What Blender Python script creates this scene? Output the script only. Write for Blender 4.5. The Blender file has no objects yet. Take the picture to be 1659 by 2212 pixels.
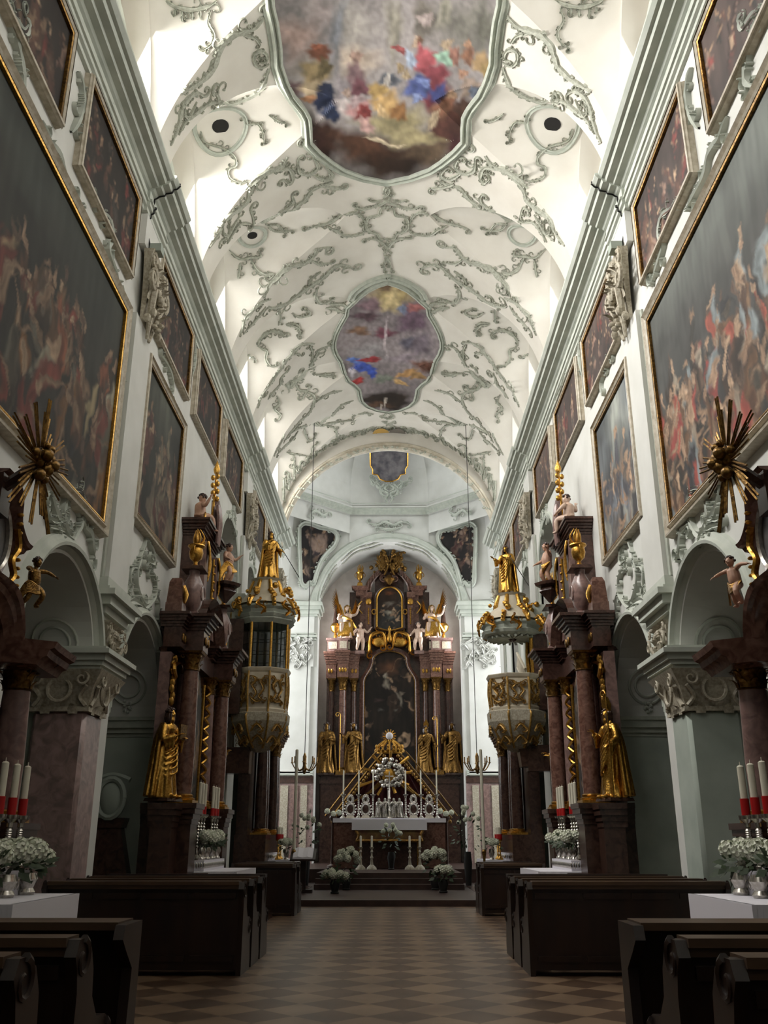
import bpy, bmesh, math, random
import numpy as np
from mathutils import Vector, Matrix
from mathutils.geometry import tessellate_polygon
from math import sin, cos, pi, sqrt, radians
C = bpy.context.scene.collection
SC = bpy.context.scene
# ---------------------------------------------------------------- camera
FPX, IW, IH = 1960.0, 1659, 2212
PIT, YAW = radians(19.9), 0.0079
CAM = Vector((0.07, 0.0, 1.36))
cd = bpy.data.cameras.new('camera'); cam = bpy.data.objects.new('camera', cd); C.objects.link(cam)
cd.sensor_fit = 'VERTICAL'; cd.sensor_height = 24; cd.sensor_width = 36; cd.lens = 24 * FPX / IH
cd.clip_start = 0.05; cd.clip_end = 200
cam.location = CAM; cam.rotation_euler = (pi / 2 + PIT, 0, YAW)
SC.camera = cam
# ---------------------------------------------------------------- exposure, sky, daylight
SC.view_settings.view_transform = 'Standard'; SC.view_settings.look = 'None'
SC.view_settings.exposure = 0.78; SC.view_settings.gamma = 1.0
SC.cycles.max_bounces = 10; SC.cycles.diffuse_bounces = 7; SC.cycles.glossy_bounces = 3
SC.cycles.transmission_bounces = 4; SC.cycles.sample_clamp_indirect = 6
SC.cycles.caustics_reflective = False; SC.cycles.caustics_refractive = False
W = bpy.data.worlds.new('overcast_sky'); SC.world = W; W.use_nodes = True
W.node_tree.nodes['Background'].inputs[0].default_value = (.75, .85, 1, 1)
W.node_tree.nodes['Background'].inputs[1].default_value = 0.02

def daylight(name, loc, rot, sx, sy, power, col=(1, .97, .93)):
    l = bpy.data.lights.new(name, 'AREA'); l.shape = 'RECTANGLE'; l.size = sx; l.size_y = sy
    l.energy = power; l.color = col
    o = bpy.data.objects.new(name, l); C.objects.link(o); o.location = loc; o.rotation_euler = rot
    return o
BAYS = [-0.1 + 3.6 * k for k in range(9)]          # bay centres 0 .. 28.7
PL, PR = 160, 40                                   # daylight through the two clerestories
for k, y in enumerate(BAYS):
    a = daylight('clerestory_daylight', (-4.28, y, 13.2), (0, radians(-90 + 27), 0), 2.0, 2.0, PL * (3.3 if 10 < y < 16 else .9)); a.data.spread = radians(150)
    a = daylight('clerestory_daylight', (4.28, y, 13.2), (0, radians(90 - 27), 0), 2.0, 2.0, PR); a.data.spread = radians(150)
for s in (-1, 1):
    daylight('transept_daylight', (s * 8.3, 34.4, 8.5), (0, radians(s * 90), 0), 8, 4, 210, (.93, .965, 1))
    daylight('choir_daylight', (s * 3.72, 38.9, 10.2), (0, radians(s * 90), 0), 2.6, 1.0, 150, (.95, .97, 1))
    daylight('dome_daylight', (s * 3.9, 34.2, 16.3), (0, radians(s * 80), 0), 1.6, 1.6, 30, (.93, .965, 1))
daylight('added_west_fill', (0, -5.6, 9.0), (radians(-90), 0, 0), 4, 6, 100, (.95, .97, 1))  # added fill behind the camera for faces toward the entrance; no window built

# ---------------------------------------------------------------- materials
def srgb(h):
    if isinstance(h, str):
        h = [int(h[i:i + 2], 16) / 255 for i in (0, 2, 4)]
    return tuple((c / 12.92 if c <= .04045 else ((c + .055) / 1.055) ** 2.4) for c in h)
def mat(name, col, col2=None, scale=6, rough=.6, metal=0, bump=0, detail=5, dist=0, rough2=None, stretch=None, lo=.35, hi=.65, spec=.5):
    m = bpy.data.materials.new(name); m.use_nodes = True; nt = m.node_tree; N = nt.nodes; L = nt.links
    b = N['Principled BSDF']; b.inputs['Roughness'].default_value = rough; b.inputs['Metallic'].default_value = metal
    b.inputs['Specular IOR Level'].default_value = spec
    c1 = srgb(col); b.inputs['Base Color'].default_value = (*c1, 1)
    if col2 or bump:
        tc = N.new('ShaderNodeTexCoord'); mp = N.new('ShaderNodeMapping'); L.new(tc.outputs['Object'], mp.inputs[0])
        if stretch: mp.inputs['Scale'].default_value = stretch
        n = N.new('ShaderNodeTexNoise'); n.inputs['Scale'].default_value = scale; n.inputs['Detail'].default_value = detail
        n.inputs['Distortion'].default_value = dist; L.new(mp.outputs[0], n.inputs[0])
        if col2:
            r = N.new('ShaderNodeValToRGB'); L.new(n.outputs[0], r.inputs[0])
            r.color_ramp.elements[0].position = lo; r.color_ramp.elements[1].position = hi
            r.color_ramp.elements[0].color = (*c1, 1); r.color_ramp.elements[1].color = (*srgb(col2), 1)
            L.new(r.outputs[0], b.inputs['Base Color'])
        if bump:
            u = N.new('ShaderNodeBump'); u.inputs['Strength'].default_value = bump; u.inputs['Distance'].default_value = .02
            L.new(n.outputs[0], u.inputs['Height']); L.new(u.outputs[0], b.inputs['Normal'])
    return m
def glow(name, col, s):
    m = bpy.data.materials.new(name); m.use_nodes = True; b = m.node_tree.nodes['Principled BSDF']
    b.inputs['Base Color'].default_value = (*srgb(col), 1); b.inputs['Emission Color'].default_value = (*srgb(col), 1)
    b.inputs['Emission Strength'].default_value = s
    return m
MW = mat('white_plaster', 'cfcfca', 'c5c5bf', 1.5, .85, bump=.08)
MV = mat('vault_plaster', 'd0ccc3', 'c6c1b7', 1.2, .85, bump=.05)
MG = mat('pale_green_stucco', 'adb1a5', '9ca196', 8, .75)
MGD = mat('green_relief_stucco', 'aaab9e', '8e9083', 20, .7)
MLG = mat('light_green_trim', 'bcc0b6', 'acb1a7', 3, .75)
MGW = mat('grey_green_plaster', 'a4aca2', '949d93', 2, .8)
MCREAM = mat('cream_stucco', 'b8b1a0', '958c79', 25, .7)
MCREAMW = mat('worn_cream_plaster', 'c9c2b2', 'a39a88', 3, .8)
MPINK = mat('pink_marble', 'a08682', '776561', 5, .35, dist=1.5)
MRED = mat('red_marble', '55392f', '7a5a4e', 9, .22, dist=1.2)
MREDD = mat('dark_red_marble', '38251f', '523930', 9, .25, dist=1.2)
MBRN = mat('brown_marble', '31211c', '4a352c', 8, .25, dist=1)
MROSE = mat('rose_marble', '8e736c', '6c5550', 9, .3, dist=1)
MGOLD = mat('gilding', 'd3a552', 'a87a32', 30, .28, metal=.95, bump=.3)
MGOLDD = mat('aged_gilding', '94713a', '5e4422', 25, .35, metal=.85, bump=.4)
MGP = mat('gilded_relief', 'b8924e', '8a682f', 20, .42, metal=.45)
MSILV = mat('silver', 'cfcac2', 'a9a49c', 30, .25, metal=.9)
MWOOD = mat('dark_walnut', '1d120d', '2b1b12', 6, .35, stretch=(1, 1, .2))
MWOODT = mat('worn_walnut_rail', '3a2a1e', '523d2b', 6, .4, stretch=(.3, 1, 1))
MLINEN = mat('white_linen', 'd9d6dd', None, rough=.9)
MWAX = mat('candle_wax', 'd8d3c0', None, rough=.5)
MREDW = mat('red_sleeve', 'a81414', None, rough=.4)
MPETAL = mat('white_petals', 'dcdccf', 'c2c8b0', 30, .8)
MLEAF = mat('dark_foliage', '25331c', '36452a', 20, .6)
MFLESH = mat('painted_flesh', 'c0987e', 'a9806a', 8, .5)
MSKINW = mat('pale_flesh', 'cfb6a4', 'b89a86', 8, .45)
MDARK = mat('dark_void', '15120f', None, rough=.9)
MIRON = mat('dark_iron', '1c1b1a', None, rough=.5, metal=.6)
MDAY = glow('daylit_window_glass', 'f4f6f8', 2.5)
MGREY = mat('grey_apse_plaster', 'd0cac3', 'b9b2ab', 2, .8)
MVC = bpy.data.materials.new('oil_paint'); MVC.use_nodes = True
_n = MVC.node_tree; _a = _n.nodes.new('ShaderNodeVertexColor'); _a.layer_name = 'Col'
_n.links.new(_a.outputs[0], _n.nodes['Principled BSDF'].inputs['Base Color']); _n.nodes['Principled BSDF'].inputs['Roughness'].default_value = .65
_n.nodes['Principled BSDF'].inputs['Specular IOR Level'].default_value = .3
def floor_mat():
    m = bpy.data.materials.new('checker_marble_floor'); m.use_nodes = True; nt = m.node_tree; N = nt.nodes; L = nt.links
    b = N['Principled BSDF']; b.inputs['Roughness'].default_value = .42
    tc = N.new('ShaderNodeTexCoord'); mp = N.new('ShaderNodeMapping'); L.new(tc.outputs['Object'], mp.inputs[0])
    mp.inputs['Rotation'].default_value = (0, 0, radians(45)); mp.inputs['Location'].default_value = (.1, .1, 0)
    ck = N.new('ShaderNodeTexChecker'); ck.inputs['Scale'].default_value = 2.35; L.new(mp.outputs[0], ck.inputs[0])
    ck.inputs[1].default_value = (*srgb('7a6450'), 1); ck.inputs[2].default_value = (*srgb('4f3b2c'), 1)
    n = N.new('ShaderNodeTexNoise'); n.inputs['Scale'].default_value = 1.4; n.inputs['Detail'].default_value = 8; L.new(tc.outputs['Object'], n.inputs[0])
    mx = N.new('ShaderNodeMix'); mx.data_type = 'RGBA'; mx.blend_type = 'MULTIPLY'; mx.inputs[0].default_value = .75
    r = N.new('ShaderNodeValToRGB'); L.new(n.outputs[0], r.inputs[0]); r.color_ramp.elements[0].position = .35; r.color_ramp.elements[1].position = .65
    r.color_ramp.elements[0].color = (.45, .4, .36, 1); r.color_ramp.elements[1].color = (1, 1, .95, 1)
    L.new(ck.outputs[0], mx.inputs[6]); L.new(r.outputs[0], mx.inputs[7]); L.new(mx.outputs[2], b.inputs['Base Color'])
    return m
MFLOOR = floor_mat()

# ---------------------------------------------------------------- mesh builder
class MB:
    def __init__(s): s.v = []; s.f = []; s.T = None
    def add(s, vs, fs):
        n = len(s.v)
        s.v += [tuple(s.T(Vector(v))) for v in vs] if s.T else [tuple(v) for v in vs]
        s.f += [tuple(i + n for i in f) for f in fs]; return s
    def box(s, x0, x1, y0, y1, z0, z1):
        v = [(x, y, z) for z in (z0, z1) for y in (y0, y1) for x in (x0, x1)]
        return s.add(v, [(0, 2, 3, 1), (4, 5, 7, 6), (0, 1, 5, 4), (2, 6, 7, 3), (0, 4, 6, 2), (1, 3, 7, 5)])
    def frus(s, cx, cy, z0, z1, a0, b0, a1, b1):
        v = [(cx - a0, cy - b0, z0), (cx + a0, cy - b0, z0), (cx + a0, cy + b0, z0), (cx - a0, cy + b0, z0),
             (cx - a1, cy - b1, z1), (cx + a1, cy - b1, z1), (cx + a1, cy + b1, z1), (cx - a1, cy + b1, z1)]
        return s.add(v, [(3, 2, 1, 0), (4, 5, 6, 7), (0, 1, 5, 4), (1, 2, 6, 5), (2, 3, 7, 6), (3, 0, 4, 7)])
    def lathe(s, cx, cy, prof, n=20, mod=None, sx=1, sy=1, a0=0):
        vs = []
        for r, z in prof:
            for i in range(n):
                a = a0 + 2 * pi * i / n; k = mod(a, z) if mod else 1
                vs.append((cx + r * k * cos(a) * sx, cy + r * k * sin(a) * sy, z))
        fs = []; m = len(prof)
        for j in range(m - 1):
            for i in range(n):
                fs.append((j * n + i, j * n + (i + 1) % n, (j + 1) * n + (i + 1) % n, (j + 1) * n + i))
        fs.append(tuple(range(n - 1, -1, -1))); fs.append(tuple((m - 1) * n + i for i in range(n)))
        return s.add(vs, fs)
    def tube(s, pts, r, n=6, r2=None, cap=True, flat=1.0):
        pts = [Vector(p) for p in pts]; m = len(pts)
        if m < 2: return s
        rs = r if isinstance(r, (list, tuple)) else [r + ((r2 if r2 is not None else r) - r) * i / (m - 1) for i in range(m)]
        vs = []; up = None
        for i, p in enumerate(pts):
            d = (pts[min(i + 1, m - 1)] - pts[max(i - 1, 0)])
            if d.length < 1e-9: d = Vector((0, 0, 1))
            d.normalize()
            if up is None: up = Vector((0, 0, 1)) if abs(d.z) < .9 else Vector((1, 0, 0))
            a = d.cross(up)
            if a.length < 1e-4: a = d.cross(Vector((1, 0, 0)))
            a.normalize(); b = a.cross(d).normalized(); up = b
            for k in range(n):
                t = 2 * pi * k / n; vs.append(p + a * (cos(t) * rs[i]) + b * (sin(t) * rs[i] * flat))
        fs = [(j * n + k, j * n + (k + 1) % n, (j + 1) * n + (k + 1) % n, (j + 1) * n + k) for j in range(m - 1) for k in range(n)]
        if cap: fs += [tuple(range(n - 1, -1, -1)), tuple((m - 1) * n + k for k in range(n))]
        return s.add(vs, fs)
    def ell(s, c, r, n=10, m=7, R=None):
        vs = []; c = Vector(c); r = (r, r, r) if not isinstance(r, (tuple, list)) else r
        for j in range(1, m):
            p = pi * j / m
            for i in range(n):
                t = 2 * pi * i / n; q = Vector((r[0] * sin(p) * cos(t), r[1] * sin(p) * sin(t), r[2] * cos(p)))
                vs.append(c + (R @ q if R else q))
        top = Vector((0, 0, r[2])); vs.append(c + (R @ top if R else top)); vs.append(c - (R @ top if R else top))
        a = len(vs) - 2
        fs = [(j * n + i, (j + 1) * n + i, (j + 1) * n + (i + 1) % n, j * n + (i + 1) % n) for j in range(m - 2) for i in range(n)]
        fs += [(a, i, (i + 1) % n) for i in range(n)] + [(a + 1, (m - 2) * n + (i + 1) % n, (m - 2) * n + i) for i in range(n)]
        return s.add(vs, fs)
    def poly(s, out, holes, f0, f1, sides=True, back=True):
        """flat shape (2-D outline with holes) between two mappings f0 and f1 of (u,v) -> xyz"""
        loops = [out] + list(holes); flat = [p for l in loops for p in l]
        tr = tessellate_polygon([[Vector((u, v, 0)) for u, v in l] for l in loops]); n = len(flat)
        vs = [f1(u, v) for u, v in flat]; fs = [tuple(t) for t in tr]
        if back: vs += [f0(u, v) for u, v in flat]; fs += [(t[2] + n, t[1] + n, t[0] + n) for t in tr]
        s.add(vs, fs)
        if sides:
            for l in loops:
                m = len(l); vv = [f1(u, v) for u, v in l] + [f0(u, v) for u, v in l]
                s.add(vv, [(i, (i + 1) % m, m + (i + 1) % m, m + i) for i in range(m)])
        return s
    def sweep(s, path, prof, closed=False, frame=None):
        """profile (list of (out, up)) carried along path; frame(i) -> (out_vec, up_vec)"""
        n = len(prof); m = len(path); vs = []
        for i, p in enumerate(path):
            o, u = frame(i)
            for a, b in prof: vs.append(Vector(p) + o * a + u * b)
        fs = []
        for j in range(m if closed else m - 1):
            for k in range(n - 1):
                j2 = (j + 1) % m; fs.append((j * n + k, j * n + k + 1, j2 * n + k + 1, j2 * n + k))
        return s.add(vs, fs)
    def build(s, name, material, parent=None, smooth=True, loc=None):
        me = bpy.data.meshes.new(name); me.from_pydata(s.v, [], s.f); me.materials.append(material)
        bm = bmesh.new(); bm.from_mesh(me); bmesh.ops.recalc_face_normals(bm, faces=bm.faces)
        if smooth:
            for f in bm.faces: f.smooth = True
            for e in bm.edges:
                if len(e.link_faces) == 2 and e.calc_face_angle(0) > radians(38): e.smooth = False
        bm.to_mesh(me); bm.free()
        o = bpy.data.objects.new(name, me); C.objects.link(o)
        if parent: o.parent = parent
        if loc: o.location = loc
        return o
def thing(name, label, cat, loc=(0, 0, 0), rz=0, group=None):
    o = bpy.data.objects.new(name, None); C.objects.link(o); o.location = loc; o.rotation_euler = (0, 0, rz)
    o.empty_display_size = .2; o['label'] = label; o['category'] = cat
    if group: o['group'] = group
    return o
def tag(o, label, cat, group=None, kind=None):
    o['label'] = label; o['category'] = cat
    if group: o['group'] = group
    if kind: o['kind'] = kind
    return o
def struct(o): o['kind'] = 'structure'; return o
def dup(o, loc, rz=None, label=None, group=None, scale=None):
    c = o.copy(); C.objects.link(c); c.location = loc
    if rz is not None: c.rotation_euler = (0, 0, rz)
    if scale: c.scale = scale
    if label: c['label'] = label
    if group: c['group'] = group
    for ch in o.children:
        d = ch.copy(); C.objects.link(d); d.parent = c
        for g in ch.children:
            e = g.copy(); C.objects.link(e); e.parent = d
    return c
def arc(cx, cz, r, a0, a1, n, ry=None):
    ry = ry or r
    return [(cx + r * cos(radians(a0 + (a1 - a0) * i / n)), cz + ry * sin(radians(a0 + (a1 - a0) * i / n))) for i in range(n + 1)]
def archhole(c, r, z0, zs, n=20):   # counter-clockwise opening outline
    return [(c + r, z0)] + arc(c, zs, r, 0, 180, n) + [(c - r, z0)]
def spline(pts, k=6):
    P = [Vector(p) for p in pts]; out = []
    if len(P) < 3: k = max(k, 2)
    for i in range(len(P) - 1):
        a, b, c, d = P[max(i - 1, 0)], P[i], P[i + 1], P[min(i + 2, len(P) - 1)]
        for j in range(k):
            t = j / k; out.append(.5 * ((2 * b) + (c - a) * t + (2 * a - 5 * b + 4 * c - d) * t * t + (3 * b - a - 3 * c + d) * t ** 3))
    out.append(P[-1]); return out
def ray(px, py):
    u = (px - 829.5) / FPX; v = -(py - 1106) / FPX
    y = cos(PIT) - v * sin(PIT); z = sin(PIT) + v * cos(PIT); s, c = sin(YAW), cos(YAW)
    return Vector((u * c - y * s, u * s + y * c, z))
def onX(px, py, X): d = ray(px, py); return CAM + d * ((X - CAM.x) / d.x)
def onY(px, py, Y): d = ray(px, py); return CAM + d * (Y / d.y)
# ================================================================ STRUCTURE
HW = 3.91; ZS = 11.55; Y0, Y1 = -6.0, 30.3
fb = MB(); fb.box(-9, 9, -6, 42, -.2, 0); struct(fb.build('floor', MFLOOR, smooth=False))
# presbytery steps
st = MB()
for y, z in ((21.6, .13), (26.0, .26), (26.4, .39), (26.8, .52)): st.box(-2.0 if z > .2 else -3.0, 2.0 if z > .2 else 3.0, y, 37, z - .13, z)
st.box(-4.2, 4.2, 30.4, 41, 0, .52)
so = struct(st.build('trim_1', mat('step_marble', '2b1c17', '3f2c25', 4, .4), smooth=False))
ARC = [3.5, 7.1, 10.7, 14.3, 17.9, 21.5, 25.1, 28.3]
def wall(side):
    sx = -1 if side == 'left' else 1; X = sx * HW; XO = sx * (HW + 1.0)
    holes = []
    for c in ARC:
        r = 1.35 if c < 28 else 1.1
        holes.append(archhole(c, r, .02, 3.3))
    for c, r, z0, zs in ((21.25, 1.28, 5.0, 7.55), (24.75, .98, 5.4, 7.65), (27.7, .85, 5.4, 7.65)): holes.append(archhole(c, r, z0, zs))
    m = MB()
    m.poly([(Y0, 0), (Y1 + .9, 0), (Y1 + .9, 11.5), (Y0, 11.5)], holes, lambda u, v: (XO, u, v), lambda u, v: (X, u, v))
    w = struct(m.build('wall_' + side, MW, smooth=False))
    # aisle behind the arcade
    a = MB(); XA = sx * 7.2
    a.box(min(XA, XA + sx * .2), max(XA, XA + sx * .2), Y0, 31, 0, 9.2)
    a.box(min(XO, XA), max(XO, XA), Y0, 31, 4.9, 5.0); a.box(min(XO, XA), max(XO, XA), Y0, 31, 9.1, 9.3)
    for c in (8.9, 16.1, 19.7, 23.3, 26.9, 31): a.box(min(XO + sx * 1.1, XA), max(XO + sx * 1.1, XA), c - .15, c + .15, 0, 4.9)
    for c in (23.0, 26.2): a.box(min(XO, XA), max(XO, XA), c - .1, c + .1, 5, 9.1)
    a.build('aisle_wall', MGW, w, smooth=False)
    # archivolts, imposts
    t = MB()
    for c in ARC:
        r = 1.35 if c < 28 else 1.1
        pth = [(u, v) for u, v in arc(c, 3.3, r, 0, 180, 28)]
        path = [Vector((X, u, v)) for u, v in pth]
        cen = Vector((X, c, 3.3)); prof = [(0, .1), (0, -.0), (-.0, .0)]
        prof = [(0, -.02), (.035, -.02), (.05, .03), (.09, .06), (.09, .12), (.13, .13), (.16, .07), (.22, .05), (.24, 0)]
        t.sweep(path, [(a_, b_) for a_, b_ in prof], frame=lambda i: ((path[i] - cen).normalized(), Vector((-sx, 0, 0))))
    t.build('archivolt', MLG, w)
    j = MB()
    for c in ARC:       # impost band on each jamb and grey-green lining of the jamb
        r = 1.35 if c < 28 else 1.1
        for s in (-1, 1):
            yj = c + s * r; y_in = yj - s * .0
            for (z0, z1, d) in ((3.0, 3.06, .03), (3.06, 3.14, .07), (3.14, 3.26, .12), (3.26, 3.32, .15)):
                j.box(min(X - sx * .0, XO), max(X, XO), min(yj, yj - s * d), max(yj, yj - s * d), z0, z1)
    j.build('impost', MG, w, smooth=False)
    l = MB()
    for c in ARC:
        r = 1.35 if c < 28 else 1.1
        for s in (-1, 1):
            yj = c + s * r
            l.box(min(X + sx * .03, XO), max(X + sx * .03, XO), min(yj, yj - s * .012), max(yj, yj - s * .012), 0.0, 3.0)
    l.build('jamb_lining', MGW, w, smooth=False)
    rg = MB()   # medallions and scrolls on the undersides of the arches
    for c in ARC[1:6]:
        for rx, rp in ((.3, .24), (.2, .15)):
            rg.tube([(sx * (HW + .5 + rx * cos(k * pi / 12)), c + 1.335 * cos(.42 + rp * sin(k * pi / 12)), 3.3 + 1.335 * sin(.42 + rp * sin(k * pi / 12))) for k in range(25)], .022, 5)
        for k in range(8): rg.ell((sx * (HW + .5 + .06 * sin(k * 2)), c + 1.33 * cos(.08 + .02 * k), 3.3 + 1.33 * sin(.08 + .02 * k)), .03, 6, 4)
    rg.build('medallion', MLG, w)
    # mouldings of the tribune arches
    q = MB()
    for c, r, z0, zs in ((21.25, 1.28, 5.0, 7.55), (24.75, .98, 5.4, 7.65), (27.7, .85, 5.4, 7.65)):
        path = [Vector((X, c + r, z0))] + [Vector((X, u, v)) for u, v in arc(c, zs, r, 0, 180, 24)] + [Vector((X, c - r, z0))]
        def fr(i, path=path, c=c, zs=zs):
            p = path[i]; d = Vector((0, p.y - c, max(p.z - zs, 0))).normalized(); return d, Vector((-sx, 0, 0))
        q.sweep(path, [(0, -.05), (0, .03), (.05, .05), (.1, .05), (.14, .0)], frame=fr)
        q.box(min(X, XO), max(X, XO), c + r - .06, c + r, zs - .1, zs + .02)
    q.build('tribune_moulding', MLG, w, smooth=False)
    p = MB()
    for c, r in ((21.25, 1.28), (24.75, .98)): p.box(sx * 6.0 - .05, sx * 6.0 + .05, c - r, c + r + .4, 5.0, 9)
    p.build('tribune_back', MLG, w, smooth=False)
    return w
WL = wall('left'); WR = wall('right')
# ---- entablature
ENT = [(0, 10.82), (.05, 10.83), (.05, 10.9), (.09, 10.92), (.09, 10.99), (.12, 11.0), (.12, 11.03), (.08, 11.05), (.08, 11.2), (.12, 11.22), (.15, 11.25), (.24, 11.27), (.26, 11.31), (.36, 11.33), (.38, 11.39), (.43, 11.40), (.48, 11.46), (.48, 11.5), (.0, 11.56)]
BR = [(0.9, 2.3), (11.95, 13.05), (22.75, 23.95), (29.5, 31.4)]      # break-outs above the giant pilasters
def entab(side, n):
    sx = -1 if side == 'left' else 1
    ys = [(Y0, 0)]
    for a, b in BR: ys += [(a, 0), (a, .05), (b, .05), (b, 0)]
    ys = [(y, o) for y, o in ys if y < 31.21] + [(31.2, .05)]
    m = MB(); n_ = len(ENT); vs = []
    for y, o in ys:
        for a, z in ENT: vs.append((sx * (HW - a - (o if a > 0 else 0)), y, z))
    fs = [(j * n_ + k, j * n_ + k + 1, (j + 1) * n_ + k + 1, (j + 1) * n_ + k) for j in range(len(ys) - 1) for k in range(n_ - 1)]
    fs.append(tuple((len(ys) - 1) * n_ + k for k in range(n_)))
    m.add(vs, fs)
    return struct(m.build('trim_%d' % n, MLG, smooth=False))
EL = entab('left', 2); ER = entab('right', 3)
# ---- vault: barrel with lunettes, mesh follows the groins
WT = [(0, 0), (1.0, 0), (1.25, .3), (1.6, .58), (2.2, .93), (2.8, 1.17), (3.3, 1.33), (3.7, 1.42), (3.91, 1.44)]
def wlun(x):
    x = abs(x)
    for (a, b), (c, d) in zip(WT, WT[1:]):
        if x <= c: return b + (d - b) * (x - a) / (c - a)
    return WT[-1][1]
def barrel(x): return ZS + sqrt(max(HW * HW - x * x, 0))
def crown(x): return 15.44 - .75 * max(0, abs(x) - 1.0) / 2.9
def vz(x, y):
    b = barrel(x); k = round((y + .1) / 3.6); dy = abs(y - (-.1 + 3.6 * k)); w = wlun(x)
    if k > 8 or w < 1e-4 or dy >= w: return b
    c = crown(x); return max(b, c - (c - b) * (dy / w) ** 2.3)
def vault():
    xs = sorted(set([round(HW * sin(radians(t)), 4) for t in range(-90, 91, 3)] + [1.0, -1.0, 1.25, -1.25]))
    rows = []
    ycols = []                     # (bay, side, s)
    for k in range(-1, 9):
        c = -.1 + 3.6 * k
        for s in [-2 + i / 5 for i in range(5)] + [-1 + i / 14 for i in range(28)] + [1 + i / 5 for i in range(5 if k < 8 else 5)]:
            ycols.append((c, s))
    m = MB(); vs = []
    def yy(c, s, x):
        w = wlun(x)
        if abs(s) <= 1: return c + s * w
        return c + math.copysign(w + (abs(s) - 1) * (1.8 - w), s)
    for c, s in ycols:
        for x in xs:
            y = yy(c, s, x); w = wlun(x); b = barrel(x)
            z = b if (abs(s) >= 1 or w < 1e-4 or c > 28.9) else (lambda cr: max(b, cr - (cr - b) * abs(s) ** 2.3))(crown(x))
            vs.append((x, min(y, Y1), z))
    for x in xs: vs.append((x, Y1, barrel(x)))
    n = len(xs)
    fs = [(j * n + k, j * n + k + 1, (j + 1) * n + k + 1, (j + 1) * n + k) for j in range(len(ycols)) for k in range(n - 1)]
    m.add(vs, fs)
    # lunette reveals and window walls
    for kb in range(0, 9):
        c = -.1 + 3.6 * kb
        for sx in (-1, 1):
            cr = crown(HW); prof = [(c + s / 14 * 1.44, cr - (cr - ZS) * abs(s / 14) ** 2.3) for s in range(-14, 15)]
            m.add([(sx * HW, y, z) for y, z in prof] + [(sx * 4.35, c + (y - c) * .93, 11.6 + (z - ZS) * .95) for y, z in prof],
                  [(i, i + 1, 30 + i, 29 + i) for i in range(28)])
            m.add([(sx * 4.35, c + (y - c) * .93, 11.6 + (z - ZS) * .95) for y, z in prof], [tuple(range(29))])
    # roof of the strips above the wall head
    return m
vb = vault(); VA = struct(vb.build('ceiling', MV))
sh = MB(); sh.box(-4.5, 4.5, Y0, Y1, 15.9, 16.1); sh.box(-4.6, -4.45, Y0, Y1, 11.4, 16); sh.box(4.45, 4.6, Y0, Y1, 11.4, 16)
sh.box(-HW, HW, Y0 - .2, Y0, 0, 16); sh.box(-7.4, 7.4, Y0 - .25, Y0, 0, 9.4)
sh.build('vault_shell', MW, VA, smooth=False)
nw = 1
for kb in range(0, 9):
    c = -.1 + 3.6 * kb
    for sx in (-1, 1):
        m = MB(); o = [(c - .78, 11.9), (c + .78, 11.9)] + arc(c, 13.1, .78, 0, 180, 12)
        m.poly(o, [], lambda u, v: (sx * 4.33, u, v), lambda u, v: (sx * 4.34, u, v), back=False, sides=False)
        w = struct(m.build('window_%d' % nw, MDAY, smooth=False)); nw += 1
        g = MB()
        for u in (-.4, 0, .4): g.box(sx * 4.3 - .02, sx * 4.3 + .02, c + u - .015, c + u + .015, 11.9, 13.7)
        for z in (12.4, 12.9, 13.4): g.box(sx * 4.3 - .02, sx * 4.3 + .02, c - .7, c + .7, z - .015, z + .015)
        path = [Vector((sx * 4.3, u, v)) for u, v in o]; cen = Vector((sx * 4.3, c, 12.9))
        g.sweep(path, [(-.03, .0), (-.03, .06), (.06, .09), (.1, 0)], closed=True, frame=lambda i: ((path[i] - cen).normalized(), Vector((-sx, 0, 0))))
        g.build('glazing_bars', MLG, w, smooth=False)
# ---- crossing arch
ZC, RC = 11.08, 3.78
m = MB()
o = [(-4.4, 10.9), (-RC, 10.9)] + arc(0, ZC, RC, 180, 0, 48) + [(RC, 10.9), (4.4, 10.9), (4.4, 16), (-4.4, 16)]
m.poly(o, [], lambda u, v: (u, 30.7, v), lambda u, v: (u, Y1 - .02, v))
CA = struct(m.build('trim_4', MV))
m = MB(); path = [Vector((u, Y1 - .02, v)) for u, v in arc(0, ZC, RC, 180, 0, 60)]; cen = Vector((0, Y1 - .02, ZC))
m.sweep(path, [(.02, -.3), (-.04, -.28), (-.05, -.1), (-.02, -.06), (-.04, .0), (.0, .05), (.04, .03), (.07, .07), (.13, .07), (.17, .0)], frame=lambda i: ((path[i] - cen).normalized(), Vector((0, -1, 0))))
m.build('archivolt', MCREAMW, CA)
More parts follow.
